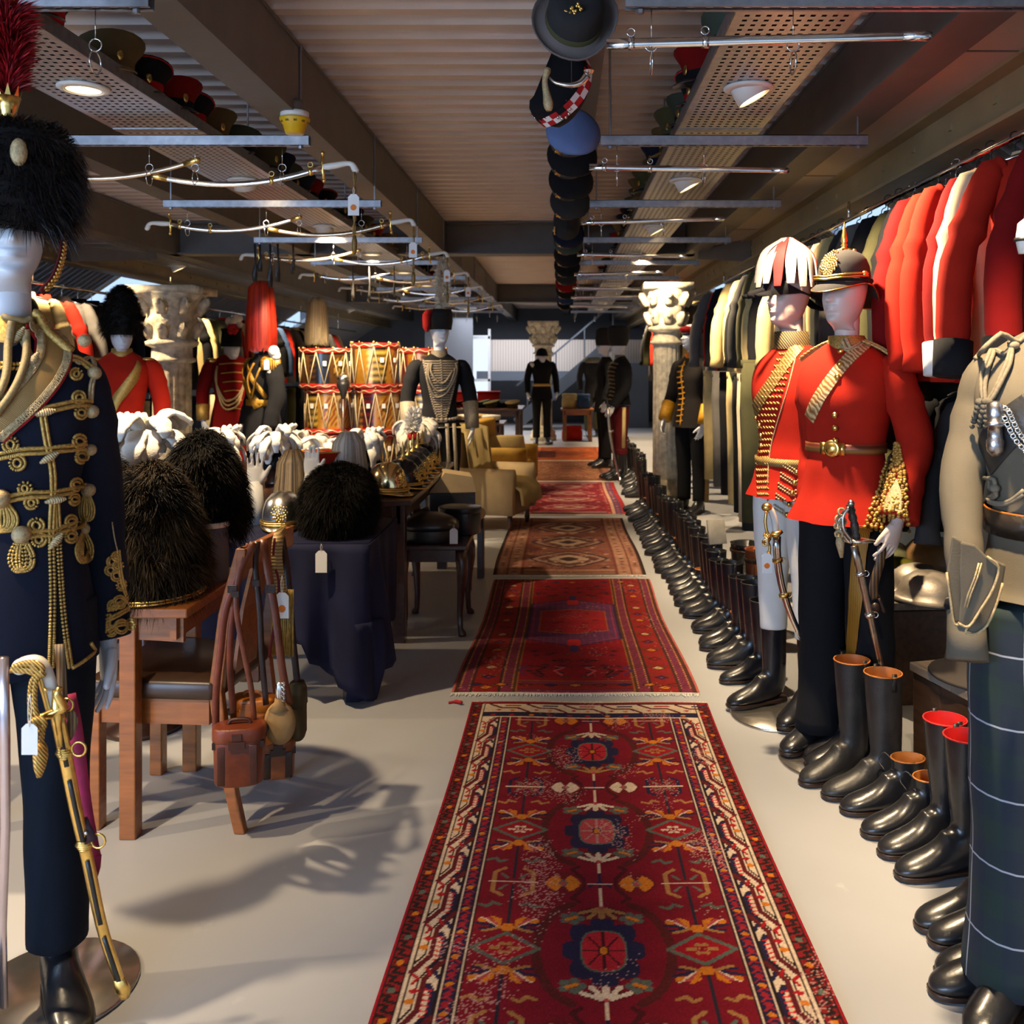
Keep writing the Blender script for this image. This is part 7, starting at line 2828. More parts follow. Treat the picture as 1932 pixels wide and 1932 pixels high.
for i, (x, y) in enumerate(((-2.02, 5.5), (-1.72, 5.6), (-1.25, 5.9), (-1.04, 6.65))):
 t = thing('hat_block', 'low wooden hat block, %s from the left under the plumed hats' % ordw(i), 'block', (x, y, ZT2))
 MB().lathe([(.06, 0), (.06, .02), (.05, .03), (.05, [.098, .098, .058, .048][i])], 16).build('block', WOODD, t)
t = thing('red_plume', 'upright white plume bound with a scarlet collar near the braided dark figure', 'plume', (-1.01, 6.35, ZT2))
MB().lathe([(.03, 0), (.03, .01), (.008, .02), (.008, .2)], 12).build('stem', WOODD, t)
P, N = ell_pts(700, .035, .035, .08, (0, 0, .33))
fur('feathers', P, N + np.array([0, 0, .8]), np.full(len(P), .04), .005, .1, (232, 226, 214), (246, 242, 234), t, .3, material=mat('white_plume', (226, 220, 208), .8, 0, .06, 30, attr=True))
MB().lathe([(.030, .205), (.042, .22), (.04, .25), (.028, .262)], 14).build('collar', REDT, t)
# ------------------------------------------------------------------ oak chair turned to the table
def chair(label, loc, rz, m, seat_m, h=.91, sw=.44, sd=.44, seat_h=.45, slats=True, seat_t=.05):
 """side chair: sits facing -x, back posts on +x"""
 t = thing('dining_chair', label, 'chair', loc, rz)
 for sy in (-1, 1):
  mb = MB()
  y = sy * (sw / 2 - .02)
  rings = []
  for z, x, a in ((0, sd / 2 + .07, .036), (.22, sd / 2 + .02, .040), (seat_h, sd / 2 - .01, .044), (.7, sd / 2 + .02, .040), (h, sd / 2 + .075, .034)):
   rings.append([Vector((x + dx * a / 2, y + dy * .03 / 2, z)) for dx, dy in ((-1, -1), (1, -1), (1, 1), (-1, 1))])
  mb.loft(rings)
  mb.build('back_leg', m, t, smooth=False, bevel=.004)
  mb = MB()
  mb.box(-sd / 2 + .03, y, (seat_h - .03) / 2, .045, .045, seat_h - .03)
  mb.build('front_leg', m, t, smooth=False, bevel=.004)
  mb = MB()
  mb.box(.0, y, seat_h - .065, sd - .06, .024, .08)
  mb.build('seat_rail', m, t, smooth=False)
 MB().box(-sd / 2 + .03, 0, seat_h - .065, .024, sw - .08, .08).build('seat_rail', m, t, smooth=False)
 mb = MB()
 mb.loft([[Vector((x * sd / 2 * f, y * sw / 2 * f, z)) for x, y in ((-1, -.9), (-.9, -1), (.9, -1), (1, -.9), (1, .9), (.9, 1), (-.9, 1), (-1, .9))] for z, f in ((seat_h - .025, 1.0), (seat_h, 1.03), (seat_h + seat_t * .6, 1.0), (seat_h + seat_t, .85))])
 mb.build('seat', seat_m, t, bevel=.008)
 mb = MB()
 mb.loft([[Vector((sd / 2 + .075 + dx, y, z)) for dx, z in ((-.015, h - .075), (.013, h - .075), (.016, h), (-.012, h))] for y in np.linspace(-sw / 2, sw / 2, 8)])
 mb.build('top_rail', m, t, smooth=False, bevel=.004)
 if slats:
  mb = MB()
  mb.bar((sd / 2 - .005, 0, seat_h), (sd / 2 + .065, 0, h - .06), .20, .014, up=(0, 1, 0)) if False else mb.loft([[Vector((x + dx, y * wd, z)) for dx, y in ((-.006, -1), (.006, -1), (.006, 1), (-.006, 1))] for x, z, wd in ((sd / 2 - .005, seat_h, .09), (sd / 2 + .02, .68, .075), (sd / 2 + .068, h - .06, .095))])
  mb.build('splat', m, t, smooth=False)
 return t
CHX = -1.30
chair('oak chair hung with leather straps and field glass cases', (CHX, 3.20, 0), R(-4), WOOD, mat('brown_seat_hide', (58, 38, 24), .35, 0, .2, 10), sw=.44)
# straps and cases over the chair back
XB = CHX + .22 + .075
def hang_strap(label, pts, wd, m, buckle=True, cat='strap'):
 t = thing('leather_strap', label, cat, (0, 0, 0), 0, None)
 mb = MB()
 P = cr([tuple(at(x, y, Y)) for x, y, Y in pts], 5)
 mb.strap([Vector(p) for p in P], wd, .003, (.45, -1, .05))
 mb.build('strap', m, t)
 if buckle:
  p = P[len(P) // 3]
  mb = MB()
  mb.box(p[0], p[1] - .008, p[2], wd * 1.35, .006, wd * 1.1)
  mb.build('buckle', DKL, t, smooth=False, bevel=.001)
 return t
hang_strap('reddish strap running from the chair back to the large field glass case, on its left', [(478, 1024, 2.99), (460, 1060, 2.96), (440, 1110, 2.94), (424, 1160, 2.93), (416, 1230, 2.93), (408, 1300, 2.93), (407, 1380, 2.94)], .022, mat('russet_leather', (120, 56, 34), .45, 0, .3, 20))
hang_strap('thin strap crossing behind to the large case top', [(480, 1024, 2.985), (452, 1080, 2.95), (446, 1150, 2.93), (462, 1240, 2.925), (474, 1300, 2.925), (480, 1368, 2.93)], .017, BRNL)
hang_strap('broad strap from the chair post down to the amber case', [(470, 1026, 3.0), (448, 1100, 2.98), (436, 1190, 2.97), (434, 1260, 2.97), (440, 1345, 2.98)], .020, mat('russet_leather', (120, 56, 34), .45, 0, .3, 20), False)
hang_strap('strap from the chair top to the round felt canteen', [(486, 1022, 3.02), (482, 1070, 2.99), (490, 1150, 2.97), (494, 1240, 2.96), (502, 1330, 2.95)], .018, DKL)
hang_strap('wide strap from the chair top crossing to the felt canteen neck', [(496, 1018, 3.04), (506, 1080, 3.0), (520, 1160, 2.98), (532, 1260, 2.96), (546, 1330, 2.97)], .024, BRNL)
hang_strap('dark strap from the chair back to the olive canvas pouch', [(530, 1004, 3.26), (542, 1080, 3.2), (552, 1200, 3.16), (562, 1300, 3.15)], .022, DKL, False)
for i, (xa, xb) in enumerate(((455, 470), (466, 500))):
 pass
def oval_case(label, px, py, Y, wd, dp, h, m, rz, strapm, name='field_glass_case', lid=.22):
 c = at(px, py, Y)
 t = thing(name, label, 'case', c, rz)
 mb = MB()
 mb.loft([se_ring(0, 0, z, wd * f, dp * f, 28, 2.6) for z, f in ((0, .93), (.006, .97), (h * .5, 1.0), (h * (1 - lid), 1.02))])
 mb.build('body', m, t, bevel=.003)
 mb = MB()
 mb.loft([se_ring(0, 0, z, wd * f, dp * f, 28, 2.6) for z, f in ((h * (1 - lid) - .004, 1.06), (h * .96, 1.06), (h, 1.0), (h * 1.01, .9))])
 mb.build('lid', m, t, bevel=.003)
 mb = MB()
 mb.tube(cr([(-wd * .45, 0, h), (-wd * .3, 0, h + .014), (wd * .3, 0, h + .014), (wd * .45, 0, h)], 4), .006, 6)
 mb.build('handle', strapm, t)
 for sx in (-.62, .62):
  mb = MB()
  yv = -dp * 1.0
  mb.strap([(wd * sx, yv * .80, h * .04), (wd * sx, yv * .84, h * .5), (wd * sx, yv * .86, h * .72)], .024, .006, (0, -1, 0))
  mb.build('loop', strapm, t, bevel=.002)
 mb = MB()
 mb.box(0, -dp * 1.06, h * .74, .05, .008, .022)
 mb.box(0, -dp * 1.09, h * .88, .03, .006, .02)
 mb.build('closure', strapm, t, smooth=False, bevel=.001)
 for sx in (-.9, .9):
  mb = MB()
  mb.box(wd * sx, -dp * .55, h * .7, .016, .012, .02)
  mb.build('strap_buckle', DKL, t, smooth=False, bevel=.001)
 return t
oval_case('large reddish brown leather field glass case hanging lowest from the chair', 452, 1474, 2.90, .076, .050, .178, mat('chestnut_leather', (112, 50, 26), .4, 0, .35, 12, .3, 80, .003), R(10), mat('dark_chestnut_leather', (74, 36, 24), .42, 0, .3, 14, .3, 80, .003))
oval_case('amber leather case behind the large one', 478, 1400, 3.06, .075, .045, .15, mat('amber_leather', (172, 96, 24), .35, 0, .3, 12, .2, 80, .002), R(-8), TANL)
oval_case('small worn leather case below the felt canteen', 524, 1462, 3.12, .055, .045, .125, mat('worn_leather', (134, 72, 34), .45, 0, .35, 14, .3, 80, .003), R(18), DKL)
t = thing('felt_canteen', 'round tan felt covered canteen with chained neck', 'canteen', at(528, 1364, 2.96))
FELT = mat('tan_felt', (150, 116, 70), .95, 0, .12, 40, .3, 300, .002, sheen=.2)
mb = MB()
mb.ball((0, 0, 0), .050, .030, .069, 26, 16)
mb.build('body', FELT, t)
mb = MB()
mb.lathe([(.034, .045), (.017, .066), (.015, .080)], 16)
mb.build('neck', FELT, t)
mb = MB()
mb.lathe([(.013, .078), (.0145, .084), (.0135, .105), (.012, .125), (.008, .13)], 14)
for k in range(9):
 mb.torus((.014 + .003 * (k % 2), -.010, .075 + .007 * k), .006, .0018, 8, 5, M=rot('Y', 90 if k % 2 else 20))
stuff(mb.build('stopper_chain', SILVER, t))
mb = MB()
mb.lathe([(.014, -.003), (.014, .003), (.005, .005)], 12, c=(-.040, -.026, -.005), M=rot('X', 75))
mb.build('strap_stud', BLKM, t)
t = thing('canvas_pouch', 'olive canvas pouch hanging behind the felt canteen', 'pouch', at(560, 1392, 3.15))
OLV = cloth('olive_canvas', (74, 64, 42))
mb = MB()
mb.loft([se_ring(0, 0, z, a, b, 20, 3) for z, a, b in ((0, .024, .034), (.02, .030, .040), (.12, .030, .038), (.17, .027, .034))])
mb.build('pouch', OLV, t)
mb = MB()
mb.loft([se_ring(0, 0, z, a, b, 20, 3) for z, a, b in ((.115, .033, .042), (.165, .031, .038), (.188, .022, .03))])
mb.build('flap', OLV, t)
# gold fringed sash with tag
t = thing('fringed_sash', 'gold and crimson fringed sash draped over the chair back', 'sash', (0, 0, 0))
SASH = wave_mat('gold_sash', (120, 92, 44), (182, 152, 96), 30, .6, .2, 'Z', .4, 1, .002)
mb = MB()
mb.strap([Vector(p) for p in cr([tuple(at(x, y, Y)) for x, y, Y in ((538, 1000, 3.30), (526, 1012, 3.14), (522, 1050, 3.10), (528, 1100, 3.08), (532, 1120, 3.08))], 5)], .036, .004, (.3, -1, .1))
mb.build('band', SASH, t)
mb = MB()
mb.strap([Vector(p) for p in cr([tuple(at(x, y, Y)) for x, y, Y in ((518, 1015, 3.11), (516, 1060, 3.095), (526, 1110, 3.075), (508, 1240, 3.07))], 5)], .008, .005, (.3, -1, .1))
mb.build('crimson_edge', mat('crimson_braid', (110, 14, 28), .8, 0, .15, 40), t)
mb = MB()
g = random.Random(2)
for k in range(46):
 x = 512 + k * .92
 mb.tube([at(x - (2 if k < 20 else 0), 1112, 3.085 + .012 * (k % 3)), at(x + g.uniform(-1, 1), 1180, 3.08 + .01 * (k % 3)), at(x + 1 + g.uniform(-1.5, 1.5), 1236 + g.uniform(-3, 4), 3.08 + .01 * (k % 3))], .0022, 5)
stuff(mb.build('bullion_fringe', mat('bullion', (164, 132, 64), .45, .4, .3, 60, .5, 300, .001), t))
price_tag('white tag with orange dot on the gold fringed sash', at(532, 1086, 3.03), s=1.0, dot=True, loop=.055)
# ------------------------------------------------------------------ stool with cabriole legs and black cases
table('low dark side table on cabriole legs carrying black hat cases', -.905, -.52, 5.10, 5.62, .50, WOODD, leg=.05, apron=.07, top=.025, cab=True, over=.015)
t = thing('hat_case', 'black leather hat case with arched lid and white tag on the cabriole side table', 'case', (-.74, 5.27, .502), R(4))
CASE = mat('worn_black_case', (30, 27, 27), .32, 0, .3, 10, .3, 60, .003)
mb = MB()
mb.loft([se_ring(0, 0, z, .155, .13, 30, 2.3) for z in (0, .065, .07)])
mb.build('body', CASE, t, bevel=.003)
mb = MB()
mb.loft([se_ring(0, 0, z, a, b, 30, 2.3) for z, a, b in ((.066, .160, .135), (.10, .160, .135), (.125, .13, .11), (.15, .06, .07), (.153, .01, .01))])
mb.build('lid', CASE, t)
price_tag('white tag on the black hat case', at(856, 990, 5.06), s=1.0, loop=.02)
t = thing('hat_case', 'second black case behind the arched lid one', 'case', (-.60, 5.50, .502), R(-20))
mb = MB()
mb.loft([se_ring(0, 0, z, .12, .10, 26, 2.6) for z in (0, .12, .125)])
mb.build('body', CASE, t, bevel=.003)
mb = MB()
mb.loft([se_ring(0, 0, z, .124, .104, 26, 2.6) for z in (.122, .15, .154)])
mb.build('lid', CASE, t, bevel=.003)
# upholstered chairs further back
UPH = cloth('sand_upholstery', (178, 156, 120), .08, .2)
chair('dark wooden chair holding a folded tan hat box past the cabriole table', (-.78, 6.35, 0), R(172), WOODD, UPH, h=.86, sw=.42)
t = thing('hat_box', 'folded tan and black box on the dark chair', 'box', (-.74, 6.25, .51), R(10))
MB().box(0, 0, .07, .3, .28, .14).build('body', CASE, t, smooth=False, bevel=.004)
mb = MB()
mb.prism([(-.155, .14), (.155, .14), (.13, .24), (-.05, .27)], -.13, .13)
mb.build('flap', UPH, t, smooth=False)
def armchair(label, loc, rz, s=1.0, m=None, cover=None):
 t = thing('armchair', label, 'chair', loc, rz)
 m = m or UPH
 mb = MB()
 mb.loft([se_ring(0, 0, z * s, a * s, b * s, 24, 4) for z, a, b in ((.16, .33, .36), (.40, .33, .36), (.44, .30, .33))])
 mb.build('seat', m, t)
 mb = MB()
 mb.loft([[Vector((x * s, (y + .02 * math.cos(x * 5)) * s, z * s)) for x, y in ((-.36, .26), (-.3, .2), (.3, .2), (.36, .26), (.33, .40), (-.33, .40))] for z in (.16, .5, .8, .92, .96)])
 mb.build('backrest', m, t, bevel=.03)
 for sx in (-1, 1):
  mb = MB()
  mb.loft([[Vector((sx * (.33 + .07 * math.cos(a)) * s, y * s, (.52 + .09 * math.sin(a)) * s)) if math.sin(a) > -.3 else Vector((sx * (.33 + .06 * math.cos(a)) * s, y * s, .17 * s)) for a in np.linspace(0, 2 * PI, 17)[:-1]] for y in (-.36, -.2, .1, .3)])
  mb.build('arm', m, t)
  for sy in (-1, 1):
   mb = MB()
   mb.lathe([(.028, .17), (.02, .1), (.026, .06), (.015, 0)], 10, c=(sx * .28 * s, sy * .3 * s, 0))
   mb.build('leg', WOODD, t)
 if cover is not None:
  mb = MB()
  rings = []
  for q, (y, z) in enumerate(((.44, .6), (.42, .99), (.3, 1.0), (.16, .96), (.12, .6), (.0, .5), (-.3, .48), (-.42, .40), (-.44, .25))):
   rings.append([Vector((x * s, (y + .012 * math.sin(x * 20 + q)) * s, (z + .012 * math.sin(x * 26 + 2 * q)) * s)) for x in np.linspace(-.30, .36, 14)])
  mb.loft(rings, False, False, False)
  mb.build('throw', cover, t, solid=.012)
 return t
armchair('sand upholstered scroll-arm armchair draped with a cream throw', (-.66, 8.6, 0), R(75), .92, UPH, CREAM)
armchair('mustard armchair with dark wooden frame facing the aisle rugs', (-.66, 10.9, 0), R(80), .88, mat('mustard_velvet', (170, 130, 40), .8, 0, .15, 12, sheen=.4))
t = thing('canvas_bag', 'pale canvas bag lying on the mustard armchair', 'bag', (-.66, 10.9, .395), R(12))
mb = MB()
mb.loft([se_ring(0, 0, z, a, b, 18, 3) for z, a, b in ((0, .22, .12), (.1, .24, .13), (.24, .22, .07), (.26, .21, .05))])
mb.build('bag', CREAM, t)
# ================================================================== SMALLER FIGURES FURTHER BACK
def trim_rows(f, m, n=7, z0=1.06, z1=1.5, half=.11, r=.006, name='lace'):
 mb = MB()
 for i in range(n):
  z = z0 + (z1 - z0) * i / (n - 1)
  hw = half * (.55 + .45 * (z - z0) / (z1 - z0))
  a0 = math.degrees(math.asin(min(.95, hw / f.t.par(z)[0])))
  mb.tube([f.t.pt(a, z - .012 * abs(a) / a0, .004) for a in np.linspace(-a0, a0, 9)], r, 6)
 return stuff(mb.build(name, m, f.o))
def cross_belt(f, m, a=(48, 1.53), b=(-60, 1.12), wd=.06, name='shoulder_belt'):
 P = [f.t.pt(a[0] + (b[0] - a[0]) * q, a[1] + (b[1] - a[1]) * q, .006) for q in np.linspace(0, 1, 14)]
 N = [Vector((p.x, p.y, .02)).normalized() for p in P]
 mb = MB()
 mb.strap(P, wd, .004, N)
 return mb.build(name, m, f.o)
def belt(f, m, z=1.15, wd=.04):
 P = [f.t.pt(a, z, .004) for a in np.linspace(-180, 180, 33)]
 mb = MB()
 mb.strap(P, wd, .005, [Vector((p.x, p.y, 0)).normalized() for p in P])
 return mb.build('waist_belt', m, f.o)
def cuffs(f, m, L=.10, r=.005):
 for A in f.arms:
  if A is None:
   continue
  w_, d = Vector(A[-1]), (Vector(A[-1]) - Vector(A[-2])).normalized()
  mb = MB()
  mb.tube([w_ - d * L, w_ - d * L * .4, w_ + d * .003], [.060 + r, .056 + r, .053 + r], 16, 1.12, nrm=(0, 1, 0))
  mb.build('cuff', m, f.o)
# grey braided hussar at the end of the mahogany table
f = Fig('dark hussar mannequin with grey braid, busby with red bag and white plume', (-1.03, 7.85, 0), R(16), BLACKC, BLACKC, hem=.97, yaw=14, chin=1.67, boots=True, boot_h=.2, collar=mat('grey_braid', (128, 116, 98), .6, .1, .25, 90, .5, 300, .002), sc=(.92, 1), remesh=.008,
  slim=dict(ankle=.07), hand_kw=({}, dict(curl=(30, 34, 38, 40))))
GB_ = MATS['grey_braid']
mb = MB()
for i in range(26):
 z = 1.02 + .50 * i / 25
 hw = .030 + .10 * max(0, (z - 1.06) / .46) ** .8
 a0 = math.degrees(math.asin(min(.95, hw / f.t.par(z)[0])))
 mb.tube([f.t.pt(a, z - .006, .004) for a in np.linspace(-a0, a0, 7)], .0085, 5)
 for a in (-a0, 0, a0):
  mb.ball(f.t.pt(a, z, .008), .010, n=6, m=4)
stuff(mb.build('frogging', GB_, f.o))
for pts in ([(-28, 1.50), (-34, 1.36), (-16, 1.22), (12, 1.26), (34, 1.42), (36, 1.50)], [(-24, 1.50), (-28, 1.38), (-10, 1.27), (14, 1.31), (30, 1.46)], [(-20, 1.50), (-20, 1.42), (0, 1.33), (22, 1.44)]):
 mb = MB()
 mb.tube([f.t.pt(a, z, .018) for a, z in cr(pts, 5)], .009, 6)
 mb.build('body_line', GB_, f.o)
mb = MB()
for a in np.linspace(-60, 60, 13):
 mb.ball(f.t.pt(a, 1.06 - .03 * math.cos(R(a)), .01), .020, .010, .014, 6, 4)
stuff(mb.build('hip_lace', GB_, f.o))
cuffs(f, GB_, .22, .006)
M = head_frame(f.o, (0, -.012, 1.67 + .13), 14)
mb = MB()
mb.M = M
mb.lathe([(.098, -.02), (.108, .05), (.105, .12), (.095, .15), (.02, .155)], 22, 1, 1.15)
mb.build('busby', mat('black_fur_base', (16, 14, 13), .9, 0, .3, 30), f.o)
mb = MB()
mb.M = M
mb.loft([[Vector((x, y, z)) for x, y, z in q] for q in (((-.02, -.05, .16), (-.02, .08, .16), (-.09, .08, .15), (-.09, -.05, .15)), ((-.10, -.06, .11), (-.10, .08, .11), (-.125, .08, .11), (-.125, -.06, .11)), ((-.105, -.05, .0), (-.105, .06, .0), (-.13, .06, .0), (-.13, -.05, .0)), ((-.10, -.01, -.04), (-.10, .02, -.04), (-.12, .02, -.04), (-.12, -.01, -.04)))])
mb.build('busby_bag', CRIM, f.o, smooth=False, bevel=.006)
P, N = ell_pts(1400, .035, .035, .19, (0, -.06, .35))
Mw = np.array(M)
fur('plume', P @ Mw[:3, :3].T + Mw[:3, 3], N @ Mw[:3, :3].T + np.array([0, 0, .5]), np.full(len(P), .05), .004, .2, (222, 208, 182), (238, 228, 208), f.o, .3, material=mat('white_plume', (226, 220, 208), .8, 0, .06, 30, attr=True))
for xx in (-.16, .04, .10):
 mb = MB()
 mb.strap([(xx, -.14, 1.0), (xx + .01, -.16, .75), (xx + .02, -.15, .5)], .03, .003, (0, -1, 0))
 mb.build('sword_sling', GB_, f.o)
# guards bearskin figure by the left column
f = Fig('scarlet tunic figure in tall bearskin with gold sash behind the left bearskins', (-3.16, 6.7, 0), R(20), SCAR, BLACKC, hem=.84, yaw=10, chin=1.60, boots=True, boot_h=.16, collar=GOLDB, sc=(.95, 1), remesh=.008)
cross_belt(f, GOLDB, (40, 1.50), (-20, 1.16), .075)
belt(f, GOLDB, 1.08)
for sd in (-1, 1):
 mb = MB()
 mb.ball((sd * .17, .015, 1.525), .05, .05, .015, 12, 6)
 mb.build('shoulder_strap', GOLD, f.o)
bearskin(f.o, head_frame(f.o, (0, -.012, 1.60 + .10), 10), .98, n=3500, hgt=.36, c0=(8, 7, 7), c1=(60, 46, 34))
# red drummer with looped cords
f = Fig('scarlet drummer figure with gold cords and white feathered shako left of the drums', (-3.26, 9.2, 0), R(30), CRIM, CRIM, hem=.86, yaw=15, chin=1.55, boots=True, boot_h=.16, collar=GOLDB, remesh=.009)
trim_rows(f, GOLDB, 6)
for q in (0, .04, .08):
 mb = MB()
 mb.tube([f.t.pt(a, z, .016) for a, z in cr([(-40, 1.47), (-52, 1.30 - q), (-20, 1.13 - q), (18, 1.22 - q), (34, 1.46)], 5)], .010, 6)
 mb.build('body_line', GOLDP, f.o)
cuffs(f, GOLDB, .14)
for sd in (-1, 1):
 mb = MB()
 mb.ball((sd * .18, .015, 1.52), .06, .06, .03, 12, 6)
 mb.build('epaulette', GOLD, f.o)
M = head_frame(f.o, (0, -.012, 1.55 + .13), 15)
mb = MB()
mb.M = M
mb.lathe([(.095, -.02), (.10, .03), (.09, .12), (.1, .16), (.02, .165)], 20, 1, 1.15)
mb.build('shako', BLACKC, f.o)
mb = MB()
mb.M = M
for k in range(9):
 mb.ball((.05 * math.cos(k * 2.4), -.05 + .04 * math.sin(k * 2.4), .20 + .03 * (k % 3)), .04, n=8, m=6)
stuff(mb.build('feather_tuft', WHITEC, f.o))
mb = MB()
mb.M = M
for k in range(5):
 mb.ball((-.03 + .03 * math.cos(k * 1.3), -.09, .15 + .03 * math.sin(k * 1.3)), .032, n=8, m=6)
stuff(mb.build('red_tuft', REDT, f.o))
# dark coat with gold belts under long red horsehair
f = Fig('dark coated household cavalry figure with gold belts under long red horsehair plume', (-2.60, 8.1, 0), R(-50), BLACKC, BLACKC, hem=.80, yaw=0, chin=1.60, boots=True, boot_h=.2, collar=BLACKC, remesh=.009, sc=(1.0, 1.1), flare=.03)
YB_ = mat('mustard_gold_lace', (150, 108, 24), .55, .25, .25, 90, .5, 200, .002)
cross_belt(f, YB_, (-60, 1.52), (50, 1.12), .075)
cross_belt(f, YB_, (-30, 1.54), (80, 1.2), .04)
belt(f, YB_, 1.16, .055)
for q in (0, .04):
 mb = MB()
 mb.tube([f.t.pt(a, z, .02) for a, z in cr([(20, 1.50), (14, 1.36), (22, 1.24 - q), (40, 1.30), (52, 1.46)], 5)], .009, 6)
 mb.build('aiguillette', YB_, f.o)
mb = MB()
mb.ball((.17, .0, 1.53), .085, .08, .035, 14, 8)
for k in range(14):
 a = -PI / 2 + PI * k / 13
 mb.tube([(.17 + .075 * math.cos(a), .075 * math.sin(a), 1.53), (.18 + .085 * math.cos(a), .08 * math.sin(a), 1.44)], .009, 6)
stuff(mb.build('epaulette', YB_, f.o))
mb = MB()
for k in range(7):
 mb.ball((.225 + .02 * math.cos(k), .02 * math.sin(k), 1.60 - .035 * k), .05 - .003 * k, n=8, m=6)
stuff(mb.build('white_tassel', WHITEC, f.o))
price_tag('small printed card on the chest of the dark household cavalry figure', at(503, 676, 7.80), s=1.0, loop=.01)
M = head_frame(f.o, (0, -.012, 1.60 + .12), 0)
mb = MB()
mb.M = M
mb.lathe([(.1, .0), (.102, .04), (.09, .1), (.055, .14), (.012, .155), (.012, .40)], 22, .95, 1.12)
mb.build('helmet', SILVER, f.o)
horsehair(f.o, M, mat('red_horsehair', (190, 40, 14), .5, 0, .15, 60, attr=True), L=.56, r=.115, top=.48, n=1800, c0=(120, 16, 8), c1=(214, 52, 18))
mb = MB()
mb.M = M
mb.strap([(.10, -.03, .02), (.09, -.05, -.05), (.06, -.07, -.1)], .03, .004, (1, -.3, 0))
mb.build('chin_strap', YB_, f.o)
# second white horsehair helmet on a tall stand
t = thing('plume_helmet', 'pale horsehair plume on a tall stand left of the drum stack', 'plume', (-2.43, 9.25, 0))
MB().lathe([(.14, 0), (.14, .02), (.02, .04), (.02, 1.5), (.08, 1.55), (.09, 1.62), (.05, 1.68), (.015, 1.72)], 16).build('stand', WOODD, t)
horsehair(t, Matrix.Translation((0, 0, 1.62)), HAIR, L=.42, r=.10, top=.52, n=1500, c0=(130, 112, 84), c1=(196, 178, 144))
# beret figure beside the right column
f = Fig('black jacketed figure in crimson beret with yellow embroidered cuffs by the right column', (1.30, 9.35, 0), R(-48), cloth('brownish_black_wool', (34, 30, 28)), BLACKC, hem=.86, yaw=-12, chin=1.655, boots=True, boot_h=.16, collar=mat('orange_gold_lace', (176, 104, 24), .55, .2, .25, 90, .5, 200, .002), remesh=.008,
  arms=(arm_path(-1, elbow=(.25, .0, 1.2), wrist=(.22, -.16, .93)), arm_path(1, elbow=(.255, -.0, 1.2), wrist=(.235, -.10, .90))))
mb = MB()
for i in range(11):
 z = .92 + .055 * i
 p = f.t.pt(-6, z, .004)
 mb.tube([p + Vector((-.05, .004, -.004)), p, p + Vector((.03, .002, .012))], .008, 6)
mb.tube([f.t.pt(-4, z, .004) for z in np.linspace(.87, 1.52, 16)], .008, 6)
stuff(mb.build('yellow_lace', mat('yellow_embroidery', (196, 140, 20), .6, .1, .2, 60, .7, 120, .004), f.o))
cuffs(f, MATS['yellow_embroidery'], .19, .007)
mb = MB()
mb.strap([(.195, .02, .84), (.185, .02, .5), (.175, .02, .12)], .05, .004, (1, -.3, 0))
mb.build('trouser_stripe', mat('dull_gold_stripe', (104, 78, 30), .7, 0, .2, 60), f.o)
beret(f.o, CRIM, .92, head_frame(f.o, (0, -.012, 1.655 + .125), -12), badge=GOLD)
# dark hussar in profile further down
f = Fig('fur trimmed dark figure in bearskin and crimson striped trousers far down the right side', (.74, 12.0, 0), R(-75), BLACKC, cloth('dark_crimson_wool', (74, 12, 18)), hem=.97, yaw=0, chin=1.62, boots=True, boot_h=.42, hem_t=.40, collar=GB_, remesh=.01,
  arms=(arm_path(-1), arm_path(1, elbow=(.25, -.0, 1.2), wrist=(.24, -.16, .95))), slim=dict(ankle=.07))
trim_rows(f, mat('dull_lace', (104, 82, 44), .6, .2, .3, 60), 10, 1.04, 1.5, .13, .012)
mb = MB()
mb.strap([(.19, .0, .94), (.18, .0, .7), (.165, .0, .42)], .045, .004, (1, 0, 0))
mb.build('trouser_stripe', CREAM, f.o)
M = head_frame(f.o, (0, -.012, 1.62 + .12), 0)
mb = MB()
mb.M = M
mb.lathe([(.10, -.02), (.125, .06), (.13, .2), (.11, .24), (.02, .25)], 20, 1, 1.1)
mb.build('busby', MATS['black_fur_base'], f.o)
t = sword('long steel sword leaning at the far crimson trousered figure', (.95, .03), CHROME, SILVER, BLKM, Matrix.Translation(at(1147, 770, 11.7)) @ Matrix.Rotation(R(80), 4, 'Y'), width=.018)
f = Fig('dark mannequin in cocked hat just behind the crimson trousered figure', (.62, 13.4, 0), R(-80), BLACKC, BLACKC, hem=.80, chin=1.64, boots=True, boot_h=.16, remesh=.012)
mb = MB()
mb.M = head_frame(f.o, (0, -.012, 1.64 + .13), 0)
mb.lathe([(.11, -.02), (.12, .05), (.11, .2), (.06, .24)], 16, 1, 1.1)
mb.build('busby', MATS['black_fur_base'], f.o)
f = Fig('lone mannequin in dark uniform and black helmet in front of the far pale column', (-.37, 17.2, 0), R(10), BLACKC, BLACKC, hem=.84, chin=1.52, yaw=10, boots=True, boot_h=.16, remesh=.014)
belt(f, GOLDB, 1.1, .05)
mb = MB()
mb.ball((-.16, -.02, 1.45), .09, .06, .05, 10, 6, M=rot('Y', 40))
mb.build('white_shoulder_cord', WHITEC, f.o)
mb = MB()
mb.M = head_frame(f.o, (0, -.012, 1.52 + .12), 10)
mb.lathe([(.14, -.01), (.11, .01), (.10, .06), (.07, .12), (.01, .14)], 18, 1, 1.15)
mb.build('helmet', BLACKC, f.o)
f = Fig('grey hooded parka on a mannequin at the foot of the far stair', (.62, 19.0, 0), R(15), DGREY, OLIVE, hem=.80, chin=1.55, body=False, boots=True, boot_h=.16, remesh=.014, hands=False)
mb = MB()
mb.lathe([(.16, 1.50), (.20, 1.56), (.15, 1.62), (.06, 1.60)], 16, 1, .8)
